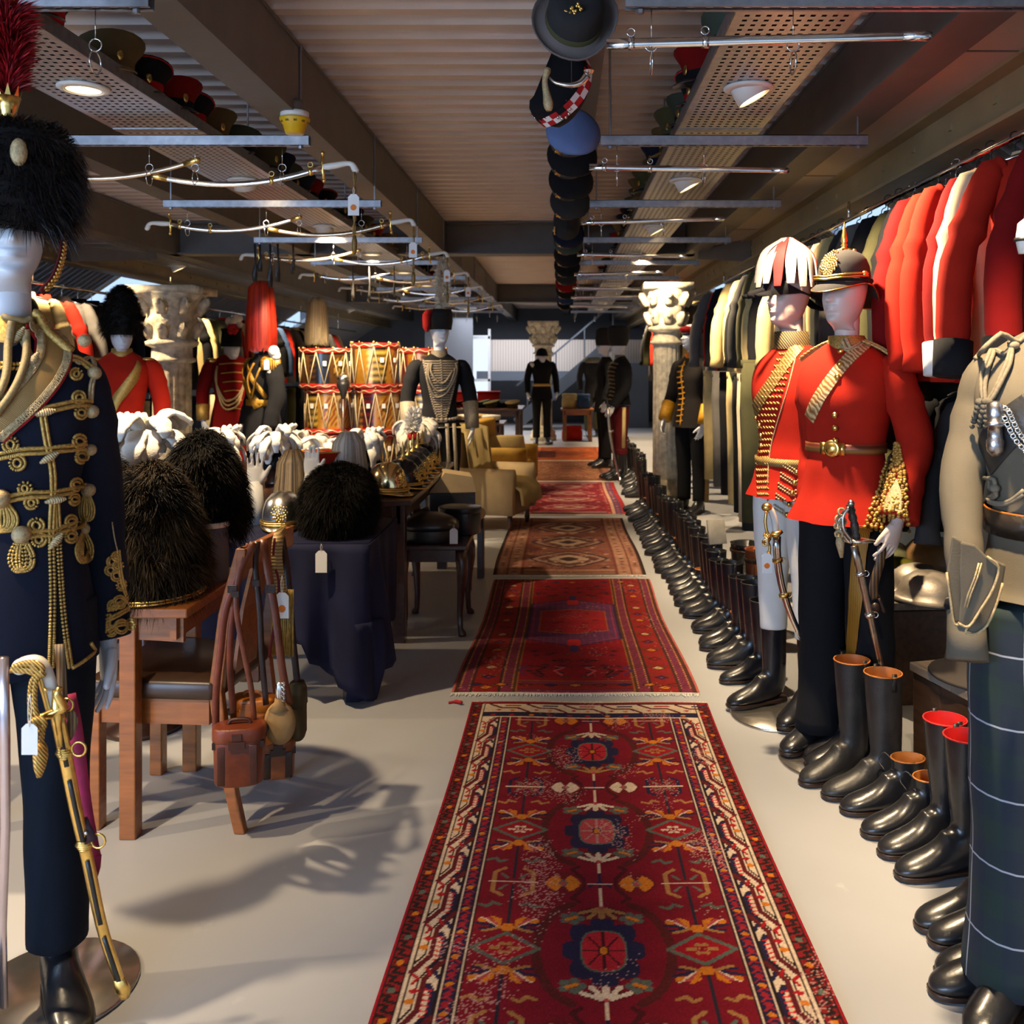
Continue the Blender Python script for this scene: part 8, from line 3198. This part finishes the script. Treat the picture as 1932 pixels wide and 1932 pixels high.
mb.build('fur_hood', mat('grey_hood_fur', (110, 106, 92), .9, 0, .3, 40), f.o)
# ================================================================== DRUMS
def drum_shell(i):
 """painted shells: panels of colour, not lettering"""
 n = 64
 cols = []
 base = [(168, 110, 26), (150, 84, 20), (92, 58, 24), (176, 124, 40)][i % 4]
 g = random.Random(i)
 for j in range(13):
  for k in range(n):
   c = base
   a = k / n
   front = abs(((a - .75 + .5) % 1) - .5)
   v = j / 12
   if front < .14 and (front / .14) ** 2 + ((v - .5) / .42) ** 2 < 1:
    c = [(120, 18, 20), (22, 30, 62), (24, 22, 24), (130, 26, 22)][i % 4]
    if (int(v * 14) + int(front * 60)) % 2 == 0:
     c = (190, 150, 60)
    if front < .03:
     c = (196, 160, 110)
   elif .17 < front < .30 and .15 < v < .85 and int(v * 13) % 2 == 0:
    c = (206, 170, 72) if i % 2 else (22, 24, 40)
   elif front > .17 and int(a * 12) % 3 == 0:
    c = [(110, 20, 18), (26, 30, 60), (26, 26, 26), (60, 40, 20)][i % 4]
   cols.append((*rgb(c), 1))
 return cols
SHELLM = mat('painted_drum_shell', (160, 100, 30), .3, .25, .2, 30, attr=True, coat=.4)
HOOP = mat('red_drum_hoop', (168, 34, 22), .35, 0, .15, 20, coat=.3)
VELLUM = mat('drum_vellum', (206, 186, 150), .5, 0, .08, 8)
ROPE = mat('drum_rope', (196, 178, 140), .8, 0, .2, 120)
def drum(label, x, y, z, r=.20, h=.34, i=0):
 t = thing('side_drum', label, 'drum', (x, y, z), R(14 * i), 'stacked painted drums')
 n = 64
 mb = MB()
 mb.loft([[Vector((r * .97 * math.cos(2 * PI * k / n), r * .97 * math.sin(2 * PI * k / n), .03 + (h - .06) * j / 12)) for k in range(n)] for j in range(13)], False, False)
 mb.col = drum_shell(i)
 mb.build('shell', SHELLM, t)
 for nm, z0 in (('hoop', 0), ('hoop', h - .045)):
  mb = MB()
  mb.lathe([(r * .96, z0), (r * 1.05, z0), (r * 1.06, z0 + .022), (r * 1.05, z0 + .045), (r * .96, z0 + .045)], 40, cap0=False, cap1=False)
  mb.build(nm, HOOP, t)
  mb = MB()
  mb.tube([((r * 1.065) * math.cos(a), (r * 1.065) * math.sin(a), z0 + .022 + .010 * math.sin(12 * a)) for a in np.linspace(0, 2 * PI, 60)], .0045, 5)
  mb.build('hoop_line', VELLUM, t)
 mb = MB()
 mb.lathe([(r * .97, h - .012), (.002, h - .010)], 40, cap0=False)
 mb.build('drumhead', VELLUM, t)
 mb = MB()
 m_ = 10
 pts = []
 for k in range(m_ * 2 + 1):
  a = PI * k / m_
  pts.append((r * 1.045 * math.cos(a), r * 1.045 * math.sin(a), .035 if k % 2 else h - .035))
 for p, q in zip(pts[:-1], pts[1:]):
  mb.tube([p, ((p[0] + q[0]) / 2 * 1.02, (p[1] + q[1]) / 2 * 1.02, (p[2] + q[2]) / 2), q], .0055, 5)
 stuff(mb.build('rope', ROPE, t))
 for k in range(5):
  a = -PI / 2 + (k - 2) * .62
  mb = MB()
  c = Vector((r * 1.07 * math.cos(a), r * 1.07 * math.sin(a), h * .62))
  mb.box(c.x, c.y, c.z, .035, .012, .045, M=rot('Z', math.degrees(a) + 90))
  mb.build('drum_lug', WHITEC, t, smooth=False, bevel=.004)
 mb = MB()
 for k in range(10):
  a = PI * 2 * k / 10
  mb.ball((r * 1.06 * math.cos(a), r * 1.06 * math.sin(a), h + .003), .011, n=8, m=5)
 stuff(mb.build('hoop_claw', GOLD, t))
 return t
YD = 8.75
t = thing('drum_stand', 'low dark bench under the painted drum stack', 'bench', (-1.85, YD, 0))
MB().box(0, 0, .46, 1.5, .5, .05).build('top', WOODD, t, smooth=False, bevel=.004)
for sx in (-.68, .68):
 for sy in (-.2, .2):
  MB().box(sx, sy, .215, .06, .06, .43).build('leg', WOODD, t, smooth=False)
# tiers, bottom to top: (label, x, r, h)
for tier, (z, row) in enumerate(((.488, [('bottom tier, left', -2.22, .21, .36), ('bottom tier, middle', -1.76, .21, .36), ('bottom tier, right', -1.33, .205, .36)]),
        (.852, [('middle tier, left, with striped shield', -2.18, .215, .41), ('middle tier, middle, with dark crest', -1.71, .215, .41), ('middle tier, right, by the braided figure', -1.28, .20, .41)]),
        (1.266, [('top tier, left, bright gold', -2.22, .225, .37), ('top tier, middle, tallest with oval crest', -1.75, .215, .42), ('top tier, right, behind the braided figure', -1.30, .205, .37)]))):
 for i, (lb, x, r, h) in enumerate(row):
  drum('painted rope tension drum, ' + lb, x, YD, z, r, h, tier * 3 + i)
t = thing('mace', 'dark drum major mace with silver head standing in front of the drums', 'mace', (-1.96, 8.36, 0))
mb = MB()
mb.tube([(0, 0, .02), (0, 0, .7), (0, .0, 1.3)], [.010, .014, .016], 10)
mb.build('staff', WOODD, t)
mb = MB()
mb.lathe([(.016, 1.18), (.03, 1.24), (.06, 1.30), (.055, 1.34)], 16)
mb.build('head_cup', BLKM, t)
mb = MB()
mb.ball((0, 0, 1.36), .06, .06, .035, 16, 8)
mb.lathe([(.012, 1.39), (.006, 1.42)], 8)
mb.build('mace_head', SILVER, t)
mb = MB()
mb.lathe([(.014, .0), (.018, .05), (.012, .16)], 10)
mb.build('ferrule', SILVER, t)
# ================================================================== CEILING: CAPS, HELMETS, SWORDS
CAPK = [('khaki peaked service cap', cloth('khaki_cap', (92, 78, 52)), cloth('khaki_cap', (92, 78, 52)), mat('khaki_peak', (126, 104, 62), .6, 0, .1)),
  ('black peaked cap with red band', BLACKC, cloth('red_band', (150, 14, 20)), BLKL), ('red topped black cap', CRIM, BLACKC, BLKL), ('green grey peaked cap', cloth('green_grey', (60, 68, 58)), BLACKC, BLKL),
  ('navy peaked cap', NAVY, NAVYD, BLKL), ('olive cap', OLIVE, OLIVE, BLKM)]
PR = {}
def tray_cap(kind, x, y, z, rz, label, tilt=0):
 nm, a, b, c = CAPK[kind]
 if kind not in PR:
  t = thing('peaked_cap', label, 'cap', (x, y, z), rz, 'caps on the ceiling trays')
  peaked_cap(t, a, b, c, rim=(REDT if kind == 1 else None))
  PR[kind] = t
 else:
  t = dup(PR[kind], label, (x, y, z), rz, 'caps on the ceiling trays')
 return t
gap = random.Random(11)
for lb, x0, ys, kinds, rz0 in (('left ceiling tray', -1.72, [2.72, 3.02, 3.55, 3.84, 4.1, 4.32, 4.6, 4.95, 5.3, 5.55, 5.8, 6.05, 6.3, 6.7, 7.1, 7.5, 7.9, 8.4, 8.9, 10.0, 10.8, 11.6, 12.5], [0, 1, 0, 1, 2, 1, 0, 3, 5, 4, 3, 4, 2, 1, 3, 4, 5, 2, 0, 1, 3, 4, 2], 40),
       ('right ceiling tray', .60, [2.9, 3.3, 3.7, 4.0, 4.35, 4.6, 4.95, 5.3, 5.7, 6.0, 6.3, 6.65, 7.0, 7.4, 7.8, 8.3, 8.9, 10.2, 11.0, 11.9], [4, 3, 2, 1, 3, 5, 0, 4, 0, 5, 0, 3, 5, 1, 4, 0, 2, 0, 3, 1], -50),
       ('far left ceiling tray', -4.05, [6.2, 6.7, 7.2, 7.7, 8.2, 8.7, 9.2, 9.7, 10.3, 11.0, 11.7, 12.4, 13.2], [4, 2, 1, 4, 5, 2, 0, 1, 4, 2, 1, 5, 4], 30)):
 for i, (y, k) in enumerate(zip(ys, kinds)):
  tray_cap(k, x0 + gap.uniform(-.02, .02), y, ZT + .054, R(rz0 + gap.uniform(-25, 25)), '%s, %s from near end of %s' % (CAPK[k][0], ordw(i), lb))
# headgear hanging in a line under the middle beam
XH = .035
def hung(name, label, Y, zc, s=1.0):
 t = thing(name, label, 'hat', (XH, Y, zc), 0, 'headgear hanging below the middle beam')
 return t
FELTG = cloth('grey_felt', (104, 94, 90), .08, .2)
def hang_cord(t, top):
 mb = MB()
 mb.tube([(0, .02, .0), (0, .03, 2.745 - t.location.z)], .0018, 5)
 mb.build('hanging_cord', BLKM, t)
# nearest: grey felt slouch hat seen from below with badge
t = hung('slouch_hat', 'large grey felt slouch hat with gilt badge hanging nearest the camera', 2.95, 2.57)
M = Matrix.Rotation(R(64), 4, 'X') @ Matrix.Rotation(R(8), 4, 'Y')
mb = MB()
mb.M = M
n = 30
rings = []
for r, z, c in ((.132, .012, .35), (.125, .0, .2), (.095, -.002, 0), (.088, .02, 0), (.086, .08, 0), (.07, .105, 0), (.03, .10, 0), (.003, .098, 0)):
 rings.append([Vector((r * math.cos(2 * PI * k / n), r * 1.2 * math.sin(2 * PI * k / n), z + c * .16 * max(0, math.cos(2 * PI * k / n)) ** 2 * r / .13)) for k in range(n)])
mb.loft(rings[:4], False, False)
mb.build('brim', FELTG, t, solid=.004)
mb = MB()
mb.M = M
mb.loft(rings[3:], False, True)
mb.build('crown', DGREY, t)
mb = MB()
mb.M = M
mb.lathe([(.0905, -.0), (.092, .004), (.0905, .03), (.088, .032)], n, 1, 1.2, cap0=False, cap1=False)
mb.build('puggaree', OLIVE, t)
mb = MB()
mb.M = M
mb.ball((0, 0, .004), .080, .096, .05, 20, 8)
mb.build('lining', mat('dark_sweatband', (40, 36, 30), .6), t)
mb = MB()
for k in range(16):
 mb.ball((-.028 + .0035 * k, -.118, -.015 + .012 * math.sin(k * 1.2) + .002 * k), .006, n=6, m=4)
stuff(mb.build('badge', GOLD, t))
hang_cord(t, .17)
# second: black helmet-like glengarry with diced band
t = hung('bugle_horn', 'small silver bugle with cord hanging between the slouch hat and the diced cap', 3.35, 2.49)
mb = MB()
mb.tube(cr([(-.085, -.05, .03), (-.06, -.06, -.0), (-.01, -.065, -.012), (.03, -.06, -.002), (.055, -.055, .025)], 4), [.003 + .0007 * i for i in range(17)], 10)
mb.lathe([(.0, 0), (.012, .0), (.020, .012)], 16, c=(.06, -.055, .03), cap0=False, cap1=False)
mb.build('horn', SILVER, t)
mb = MB()
mb.tube(cr([(-.085, -.06, .05), (-.095, -.06, .0), (-.085, -.06, -.06), (-.08, -.06, -.10)], 4), [.012, .014, .012, .010, .010, .011, .012, .014, .016, .018, .017, .015, .01], 8)
mb.build('cord_tassel', GOLDP, t)
hang_cord(t, .24)
def glengarry(label, Y, zc, dice=True, s=1.0, m=None, badge=None, ry=0):
 t = hung('glengarry_cap', label, Y, zc)
 M = Matrix.Rotation(R(ry), 4, 'Z') @ Matrix.Rotation(R(62), 4, 'X') @ Matrix.Scale(s, 4)
 mb = MB()
 mb.M = M
 n = 28
 rings = []
 for q, wd, ln in ((0, 1.0, 1.0), (.03, 1.02, 1.02), (.07, .8, 1.05), (.10, .42, 1.0), (.115, .1, .85)):
  rings.append([Vector((.092 * wd * math.cos(2 * PI * k / n), .15 * ln * math.sin(2 * PI * k / n), q + .03 * math.sin(2 * PI * k / n) ** 2)) for k in range(n)])
 mb.loft(rings, False, True)
 mb.build('cap', m or BLACKC, t)
 mb = MB()
 mb.M = M
 mb.ball((0, 0, .012), .082, .135, .05, 20, 8)
 mb.build('lining', DGREY, t)
 if dice:
  for row in range(2):
   for k in range(26):
    a0, a1 = 2 * PI * k / 26, 2 * PI * (k + 1) / 26
    mb = MB()
    mb.M = M
    z0, z1 = .004 + .021 * row, .004 + .021 * (row + 1)
    def P_(a, z):
     return Vector((.0955 * math.cos(a), .1545 * math.sin(a), z + .03 * math.sin(a) ** 2))
    mb.add([P_(a0, z0), P_(a1, z0), P_(a1, z1), P_(a0, z1)], [(0, 1, 2, 3)])
    mb.build('dice_check', [REDT, WHITEC, BLACKC][(k + row) % 2 if (k // 2) % 2 == 0 or row == 0 else 2 * ((k + row) % 2)], t, smooth=False)
 mb = MB()
 Mb = M @ Matrix.Translation((-.072, -.085, .05))
 for k in range(10):
  a = 2 * PI * k / 10
  mb.ball(Mb @ Vector((-.01, .022 * math.cos(a), .026 * math.sin(a))), .0065, n=6, m=4)
 mb.ball(Mb @ Vector((-.012, 0, 0)), .012, n=8, m=5)
 stuff(mb.build('badge', badge or SILVER, t))
 hang_cord(t, 2.74 - zc if zc < 2.74 else .1)
 return t
glengarry('black glengarry with red and white diced band and silver badge', 3.78, 2.575, True, 1.15, ry=-48)
t = [o for o in COL.objects if o.name.startswith('glengarry_cap')][0]
mb = MB()
for k in range(14):
 a = 2 * PI * k / 12
 mb.ball(at(1060 + (15 * math.cos(a) if k < 12 else 0), 206 + (18 * math.sin(a) if k < 12 else 6 * (k - 12.5)), 3.66) - Vector((XH, 3.78, 2.575)), .0065, .010, .0065, 6, 4)
stuff(mb.build('cap_badge', SILVER, t))
def hung_beret(label, Y, zc, m, s=1.0, badge=None, patch=None, rx=60, lin=None):
 t = hung('beret', label, Y, zc)
 M = Matrix.Rotation(R(rx), 4, 'X')
 beret(t, m, s, M, badge or GOLD)
 mb = MB()
 mb.M = M
 mb.ball((0, 0, .004), .088 * s, .094 * s, .04, 18, 8)
 mb.build('lining', lin or DGREY, t)
 if patch is not None:
  mb = MB()
  mb.box(-.045 * s, -.085 * s, .012, .045, .008, .045, M=rot('Y', 20))
  mb.build('badge_patch', patch, t, smooth=False, bevel=.002)
 hang_cord(t, .15)
 return t
LB = cloth('pale_blue_beret', (96, 116, 160), .08, .2)
hung_beret('pale blue beret with brown sweatband hanging below the diced glengarry', 4.32, 2.53, LB, 1.0, lin=TANL)
hung_beret('black beret with red square badge patch', 4.9, 2.55, BLACKC, 1.05, patch=CRIM)
hung_beret('black beret with gilt winged badge, seventh in the hanging line', 5.5, 2.54, BLACKC, 1.05)
hung_beret('dark beret with pale lining fold, eighth in the hanging line', 6.1, 2.52, DGREY, 1.05, lin=CREAM)
glengarry('dark glengarry with maroon top showing in the middle of the hanging line', 6.75, 2.50, False, 1.05, DGREY, GOLD)
hung_beret('deep blue beret with silver badge, tenth in the hanging line', 7.4, 2.49, NAVY, 1.0, SILVER)
hung_beret('dark green beret with gilt badge, eleventh in the hanging line', 8.1, 2.52, cloth('green_grey', (60, 68, 58)), 1.0)
hung_beret('black beret by the second cross beam, twelfth in the hanging line', 8.9, 2.50, BLACKC, 1.05)
for i, (y, m) in enumerate(((9.9, BLACKC), (10.9, DGREY), (12.0, CRIM), (13.2, BLACKC), (14.5, BLUE), (15.9, BLACKC))):
 hung_beret('small %s beret beyond the cross beam, %s in that stretch of the hanging line' % (NM[id(m)], ordw(i)), y, 2.5, m, 1.1)
# sheathed swords hanging from the channels
for i, y in enumerate(CHY[:8]):
 sword('steel scabbard hanging level from the %s channel, right of the aisle' % ordw(i), (.86, .0), CHROME, CHROME, BLKM, Matrix.Translation((.12, y, 2.355)) @ Matrix.Rotation(R(-1.5 if i % 2 == 0 else 1), 4, 'Y'), 'steel scabbards right of the aisle', width=.015, guard=None)
BRONZ = mat('bronzed_scabbard', (0.45, 0.33, 0.22), .25, .95, .3, 14)
for i, y in enumerate(CHY[:8]):
 if i == 0:
  continue
 # hilt to the right
 sword('curved gilt hilted sabre hanging from the %s channel, hilt toward the aisle' % ordw(i), (.74, .055), CHROME if i % 2 else BRONZ, GOLD, IVORY,
  Matrix.Translation((-1.04, y, 2.355)) @ Matrix.Rotation(PI, 4, 'Z') @ Matrix.Rotation(R(3), 4, 'Y'), 'gilt hilted sabres left of the aisle', width=.0145)
 sword('curved gilt hilted sabre hanging from the %s channel, hilt toward the left wall' % ordw(i), (.80, .06), BRONZ if i % 2 else CHROME, GOLD, IVORY,
  Matrix.Translation((-2.40, y + .03, 2.352)) @ Matrix.Rotation(R(-3), 4, 'Y'), 'gilt hilted sabres left of the aisle', width=.0145)
 KNM = mat('aged_gold_knot', (132, 104, 52), .5, .4, .3, 90, .6, 200, .002)
 if i < 5:
  t = thing('sword_knot', 'twisted gold sword knot dangling from the aisle-side hilt on the %s channel' % ordw(i), 'knot', (-.90, y - .02, 2.33), 0, 'dangling sword knots')
  mb = MB()
  for q in (0, 1):
   mb.tube([(.004 * math.sin(k * .9 + q * PI), .004 * math.cos(k * .9 + q * PI), -.016 * k) for k in range(18)], .0045, 6)
  mb.build('cord', KNM, t)
  mb = MB()
  mb.lathe([(.004, -.36), (.011, -.34), (.012, -.30), (.006, -.275)], 10)
  mb.build('acorn', KNM, t)
  price_tag('white tag with red dot on the aisle-side sabre of the %s channel' % ordw(i), (-.90, y - .04, 2.26), s=1.1, dot=True, loop=.03)
# dark leather frogs and ties hanging on the third and fourth channels
for i, (x, y, l) in enumerate(((-2.30, 4.07, .38), (-2.38, 7.35, .22), (-2.42, 7.35, .30), (-2.30, 7.35, .34), (-2.24, 7.35, .30), (-2.12, 7.35, .24), (-2.02, 9.0, .34), (-1.86, 9.0, .36), (-1.62, 9.0, .30))):
 t = thing('hanging_frog', 'dark leather sword frog dangling from a channel, %s from the left' % ordw(i), 'strap', (x, y, 2.44), R(10 * i), 'dark frogs dangling from channels')
 mb = MB()
 mb.strap([(0, 0, 0), (.006, .0, -l * .5), (.0, 0, -l * .8), (.004, 0, -l)], [.016, .014, .045, .03], .005, (0, -1, 0))
 mb.build('strap', BLKM, t)
# smoke detector on the beam
t = thing('smoke_detector', 'yellow capped smoke detector fixed beneath the left beam', 'detector', at(556, 212, 4.02))
mb = MB()
mb.lathe([(.042, .0), (.042, .034), (.038, .05)], 24)
mb.build('base', mat('grey_base', (96, 92, 88), .5), t)
mb = MB()
mb.lathe([(.052, -.026), (.060, -.02), (.060, .0), (.045, .006)], 26)
mb.build('collar', RINGM, t)
mb = MB()
mb.lathe([(.034, -.095), (.038, -.094), (.050, -.055), (.064, -.034), (.064, -.026), (.05, -.022)], 26)
mb.build('dust_cap', mat('yellow_plastic', (222, 172, 16), .4, 0, .05), t)
for k in range(10):
 a = 2 * PI * k / 10
 MB().box(.056 * math.cos(a), .056 * math.sin(a), -.042, .014, .006, .014, M=rot('Z', math.degrees(a) + 90)).build('cap_slot', mat('olive_slot', (120, 100, 20), .6), t, smooth=False)
# ================================================================== RIGHT: TRUNKS, SHELL CASES AND LOW STOCK
PLANKM = mat('weathered_plank', (128, 112, 96), .55, 0, .3, 5, .25, 30, .004, stretch=(9, 1, 9))
def trunk(label, loc, rz, sx, sy, h, m, top):
 t = thing('trunk', label, 'trunk', loc, rz)
 mb = MB()
 mb.box(0, 0, h * .45, sx, sy, h * .9)
 mb.build('body', m, t, smooth=False, bevel=.006)
 n = 4
 for k in range(n):
  mb = MB()
  mb.box(0, -sy / 2 + sy * (k + .5) / n, h * .9 + .018, sx + .03, sy / n - .004, .032)
  mb.build('plank', top, t, smooth=False, bevel=.003)
 for s_ in (-1, 1):
  for q in (-.35, .35):
   MB().box(s_ * (sx / 2 + .004), q * sy, h * .45, .008, .05, h * .88).build('batten', m, t, smooth=False)
  mb = MB()
  mb.tube(cr([(s_ * (sx / 2 + .01), -.08, h * .6), (s_ * (sx / 2 + .03), 0, h * .55), (s_ * (sx / 2 + .01), .08, h * .6)], 4), .008, 6)
  mb.build('handle', BLKM, t)
 return t
trunk('long low plank topped trunk behind the tan lined boots', (1.62, 3.05, 0), R(14), .42, .95, .40, WOODB, PLANKM)
trunk('pale plank topped chest carrying helmets behind the scarlet tunic', (1.72, 4.55, 0), R(4), .75, .9, .46, WOODB, PLANKM)
ZC2 = .46 * .9 + .035
for lb, px, py, Y, s, c, kind in (('pale green steel helmet on the plank topped chest', 1675, 1122, 4.85, 1.0, (150, 152, 110), 'h'), ('glossy olive dome helmet with striped rim on the plank chest', 1694, 1128, 4.45, .85, (96, 94, 30), 'g'),
        ('brown camouflaged covered helmet on the plank chest', 1768, 1122, 4.75, 1.05, (128, 94, 54), 'c'), ('silver grey steel helmet, left of two on the plank chest', 1732, 1146, 4.3, .95, (150, 140, 128), 'h'),
        ('silver grey steel helmet, right of two on the plank chest', 1755, 1164, 4.15, 1.0, (150, 140, 128), 'h')):
 X = (px - VX) * Y / K
 t = thing('steel_helmet', lb, 'helmet', (X, Y, ZC2), R(20), 'steel helmets on the plank chest')
 mb = MB()
 if kind == 'c':
  mb.lathe([(.15 * s, 0), (.16 * s, .02), (.15 * s, .09), (.11 * s, .14), (.05 * s, .16), (.004, .162)], 22, 1, 1.1)
 else:
  mb.lathe([(.17 * s, .012), (.165 * s, .006), (.135 * s, .02), (.128 * s, .045), (.11 * s, .085), (.07 * s, .115), (.03 * s, .126), (.003, .127)], 26, 1, 1.12)
 mb.build('shell', mat('helmet_' + lb.split()[0] + lb.split()[1], c, .18 if kind == 'g' else .45, .5 if c[0] == 150 and c[1] == 140 else 0, .2, 14, .3, 60, .004), t)
 mb = MB()
 rr = .17 * s if kind != 'c' else .155 * s
 mb.tube([(rr * math.cos(a), rr * 1.12 * math.sin(a), .010) for a in np.linspace(0, 2 * PI, 28)], .006, 6)
 mb.build('rim', mat('blue_red_rim', (40, 44, 88), .3) if kind == 'g' else GREY, t)
t = thing('cream_bench', 'cream padded bench beyond the right hand racks', 'bench', (2.55, 6.9, 0))
mb = MB()
mb.box(0, 0, .24, .9, .5, .30)
mb.build('seat', mat('cream_vinyl', (206, 194, 166), .5, 0, .05), t, bevel=.03)
for sx in (-.38, .38):
 for sy in (-.18, .18):
  MB().box(sx, sy, .045, .04, .04, .09).build('leg', BLKM, t, smooth=False)
for i, (x, m, l) in enumerate(((2.12, mat('yellow_wool', (206, 160, 20), .85), .17), (2.24, CRIM, .12), (2.34, MATS['yellow_wool'], .18), (2.46, BLACKC, .2), (2.58, SCAR, .22), (2.70, BLACKC, .2), (2.84, MATS['yellow_wool'], .26))):
 t = thing('wool_scarf', 'bright wool scarf on the low rail behind the scarlet tunic, %s from the left' % ordw(i), 'scarf', (x * .86, 5.6, .86), 0, 'scarves on the low back rail')
 mb = MB()
 mb.loft([[Vector((a * math.cos(k * PI / 6), b * math.sin(k * PI / 6), z)) for k in range(12)] for z, a, b in ((0, .045, .02), (-l * .5, .05, .03), (-l, .052, .024))])
 mb.build('cloth', m, t)
t = thing('low_back_rail', 'low dark rail holding bright scarves behind the scarlet tunic', 'rail', (2.15, 5.6, 0))
mb = MB()
mb.tube([(-.5, 0, .87), (.5, 0, .87)], .012, 8)
mb.build('bar', BLKM, t)
for sx in (-.48, .48):
 MB().tube([(sx, 0, 0), (sx, 0, .87)], .012, 8).build('upright', BLKM, t)
t = thing('red_tassel', 'long red silk tassel hanging from the low back rail', 'tassel', (1.80, 5.6, .70))
mb = MB()
mb.tube([(0, 0, .18), (0, 0, .0)], .007, 6)
mb.lathe([(.05, -.30), (.045, -.2), (.022, -.03), (.026, -.01), (.012, .01)], 14)
mb.build('tassel', REDT, t)
t = thing('felt_hat', 'large brown felt hat lying on the plank trunk behind the grey cuff', 'hat', (1.47, 3.28, .428), R(10))
mb = MB()
mb.lathe([(.165, -.03), (.16, -.02), (.115, .0), (.105, .05), (.085, .10), (.03, .12), (.003, .122)], 26, 1, 1.15)
mb.build('felt', mat('dark_brown_felt', (46, 36, 28), .8, 0, .2, 12), t)
# leather buckets / tins among the boots
for i, (px, py, Y, m, r, h) in enumerate(((1405, 985, 6.0, BLKL, .11, .34), (1428, 1030, 5.2, BRNL, .085, .46), (1440, 1020, 5.0, TANL, .07, .5))):
 c = at(px, py, Y)
 t = thing('leather_bucket', ['black leather bucket among the riding boots', 'brown leather tube open at the top among the riding boots', 'tan leather tube open at the top by the feathered hat figure'][i], 'bucket', (c.x + .02, Y, 0))
 mb = MB()
 mb.lathe([(r * .85, 0), (r, h), (r * 1.04, h + .005), (r * .92, h), (r * .8, .04)], 22, cap1=True)
 mb.build('bucket', m, t)
 mb = MB()
 mb.lathe([(r * 1.02, h * .85), (r * 1.05, h * .86), (r * 1.06, h * .9), (r * 1.03, h * .91)], 22, cap0=False, cap1=False)
 mb.build('band', DKL, t)
t = thing('stock_card', 'grey board leaning on the riding boots', 'card', (at(1352, 1000, 5.75).x, 5.75, .40), R(20))
MB().box(0, 0, .06, .12, .02, .15, M=rot('X', -12)).build('card', mat('grey_card', (150, 144, 132), .7), t, bevel=.002)
# ================================================================== FAR END STOCK
table('far dark table of red boxes and small headgear beside the lone figure', -2.3, -.62, 14.6, 15.9, .78, WOODD, leg=.07)
for i, (x, y, s, m) in enumerate(((-2.0, 15.6, .34, CRIM), (-1.62, 15.6, .34, CRIM), (-1.22, 15.6, .36, CRIM))):
 t = thing('red_box', 'red box on the far dark table, %s from the left' % ordw(i), 'box', (x, y, .782), 0, 'red boxes at the far end')
 MB().box(0, 0, .11, s, .3, .22).build('box', m, t, smooth=False, bevel=.006)
 MB().box(0, 0, .232, s + .02, .32, .03).build('lid', m, t, smooth=False, bevel=.006)
for i in range(9):
 x, y = -2.15 + .17 * i, 14.95 + .12 * (i % 2)
 tray_cap([5, 4, 0, 1, 2, 3][i % 6], x, y, .782, R(20 * i), '%s on the far dark table, %s cap' % (CAPK[[5, 4, 0, 1, 2, 3][i % 6]][0], ordw(i)))
for i in range(7):
 x, y = -1.95 + .17 * i, 12.3 + .1 * (i % 3)
 t = thing('white_cap', 'pale round cap on the near far-end table, %s from the left' % ordw(i), 'cap', (x, y, .722), R(30 * i), 'pale caps on the far table')
 mb = MB()
 mb.lathe([(.10, 0), (.105, .03), (.13, .06), (.12, .09), (.003, .1)], 16)
 mb.build('cap', CREAM if i % 2 else WHITEC, t)
 mb = MB()
 mb.lathe([(.102, .0), (.108, .004), (.108, .025), (.103, .03)], 16, cap0=False, cap1=False)
 mb.build('band', BLACKC, t)
table('table of pale round caps before the far dark table', -2.2, -.75, 12.0, 12.8, .72, WOODD, leg=.07)
table('small honey coloured table below the far stair', -.02, .62, 17.8, 18.5, .62, WOOD, leg=.07)
for i, (x, y, z, m, s) in enumerate(((.2, 18.1, 0, SCAR, .4), (.15, 18.1, .622, CREAM, .3), (.9, 19.2, 0, CREAM, .34), (.9, 19.2, .30, WHITEC, .33), (.9, 19.2, .60, CREAM, .33), (.9, 19.2, .90, WHITEC, .32), (.42, 17.95, .622, BLUE, .26))):
 t = thing('folded_blanket', ['red and blue blanket bundle under the honey coloured table', 'cream blanket on the honey coloured table', 'cream blanket, bottom of the far pile', 'white blanket, second up in the far pile', 'cream blanket, third up in the far pile', 'white blanket, top of the far pile', 'blue folded cloth on the honey coloured table'][i], 'blanket', (x, y, z), 0)
 mb = MB()
 mb.loft([se_ring(0, 0, q, s * .5 * f, s * .42 * f, 20, 4) for q, f in ((0.004, .93), (.03, 1), (.15, 1), (.19, .97), (.2, .9), (.25, .98), (.285, .9))])
 mb.build('blanket', m, t)
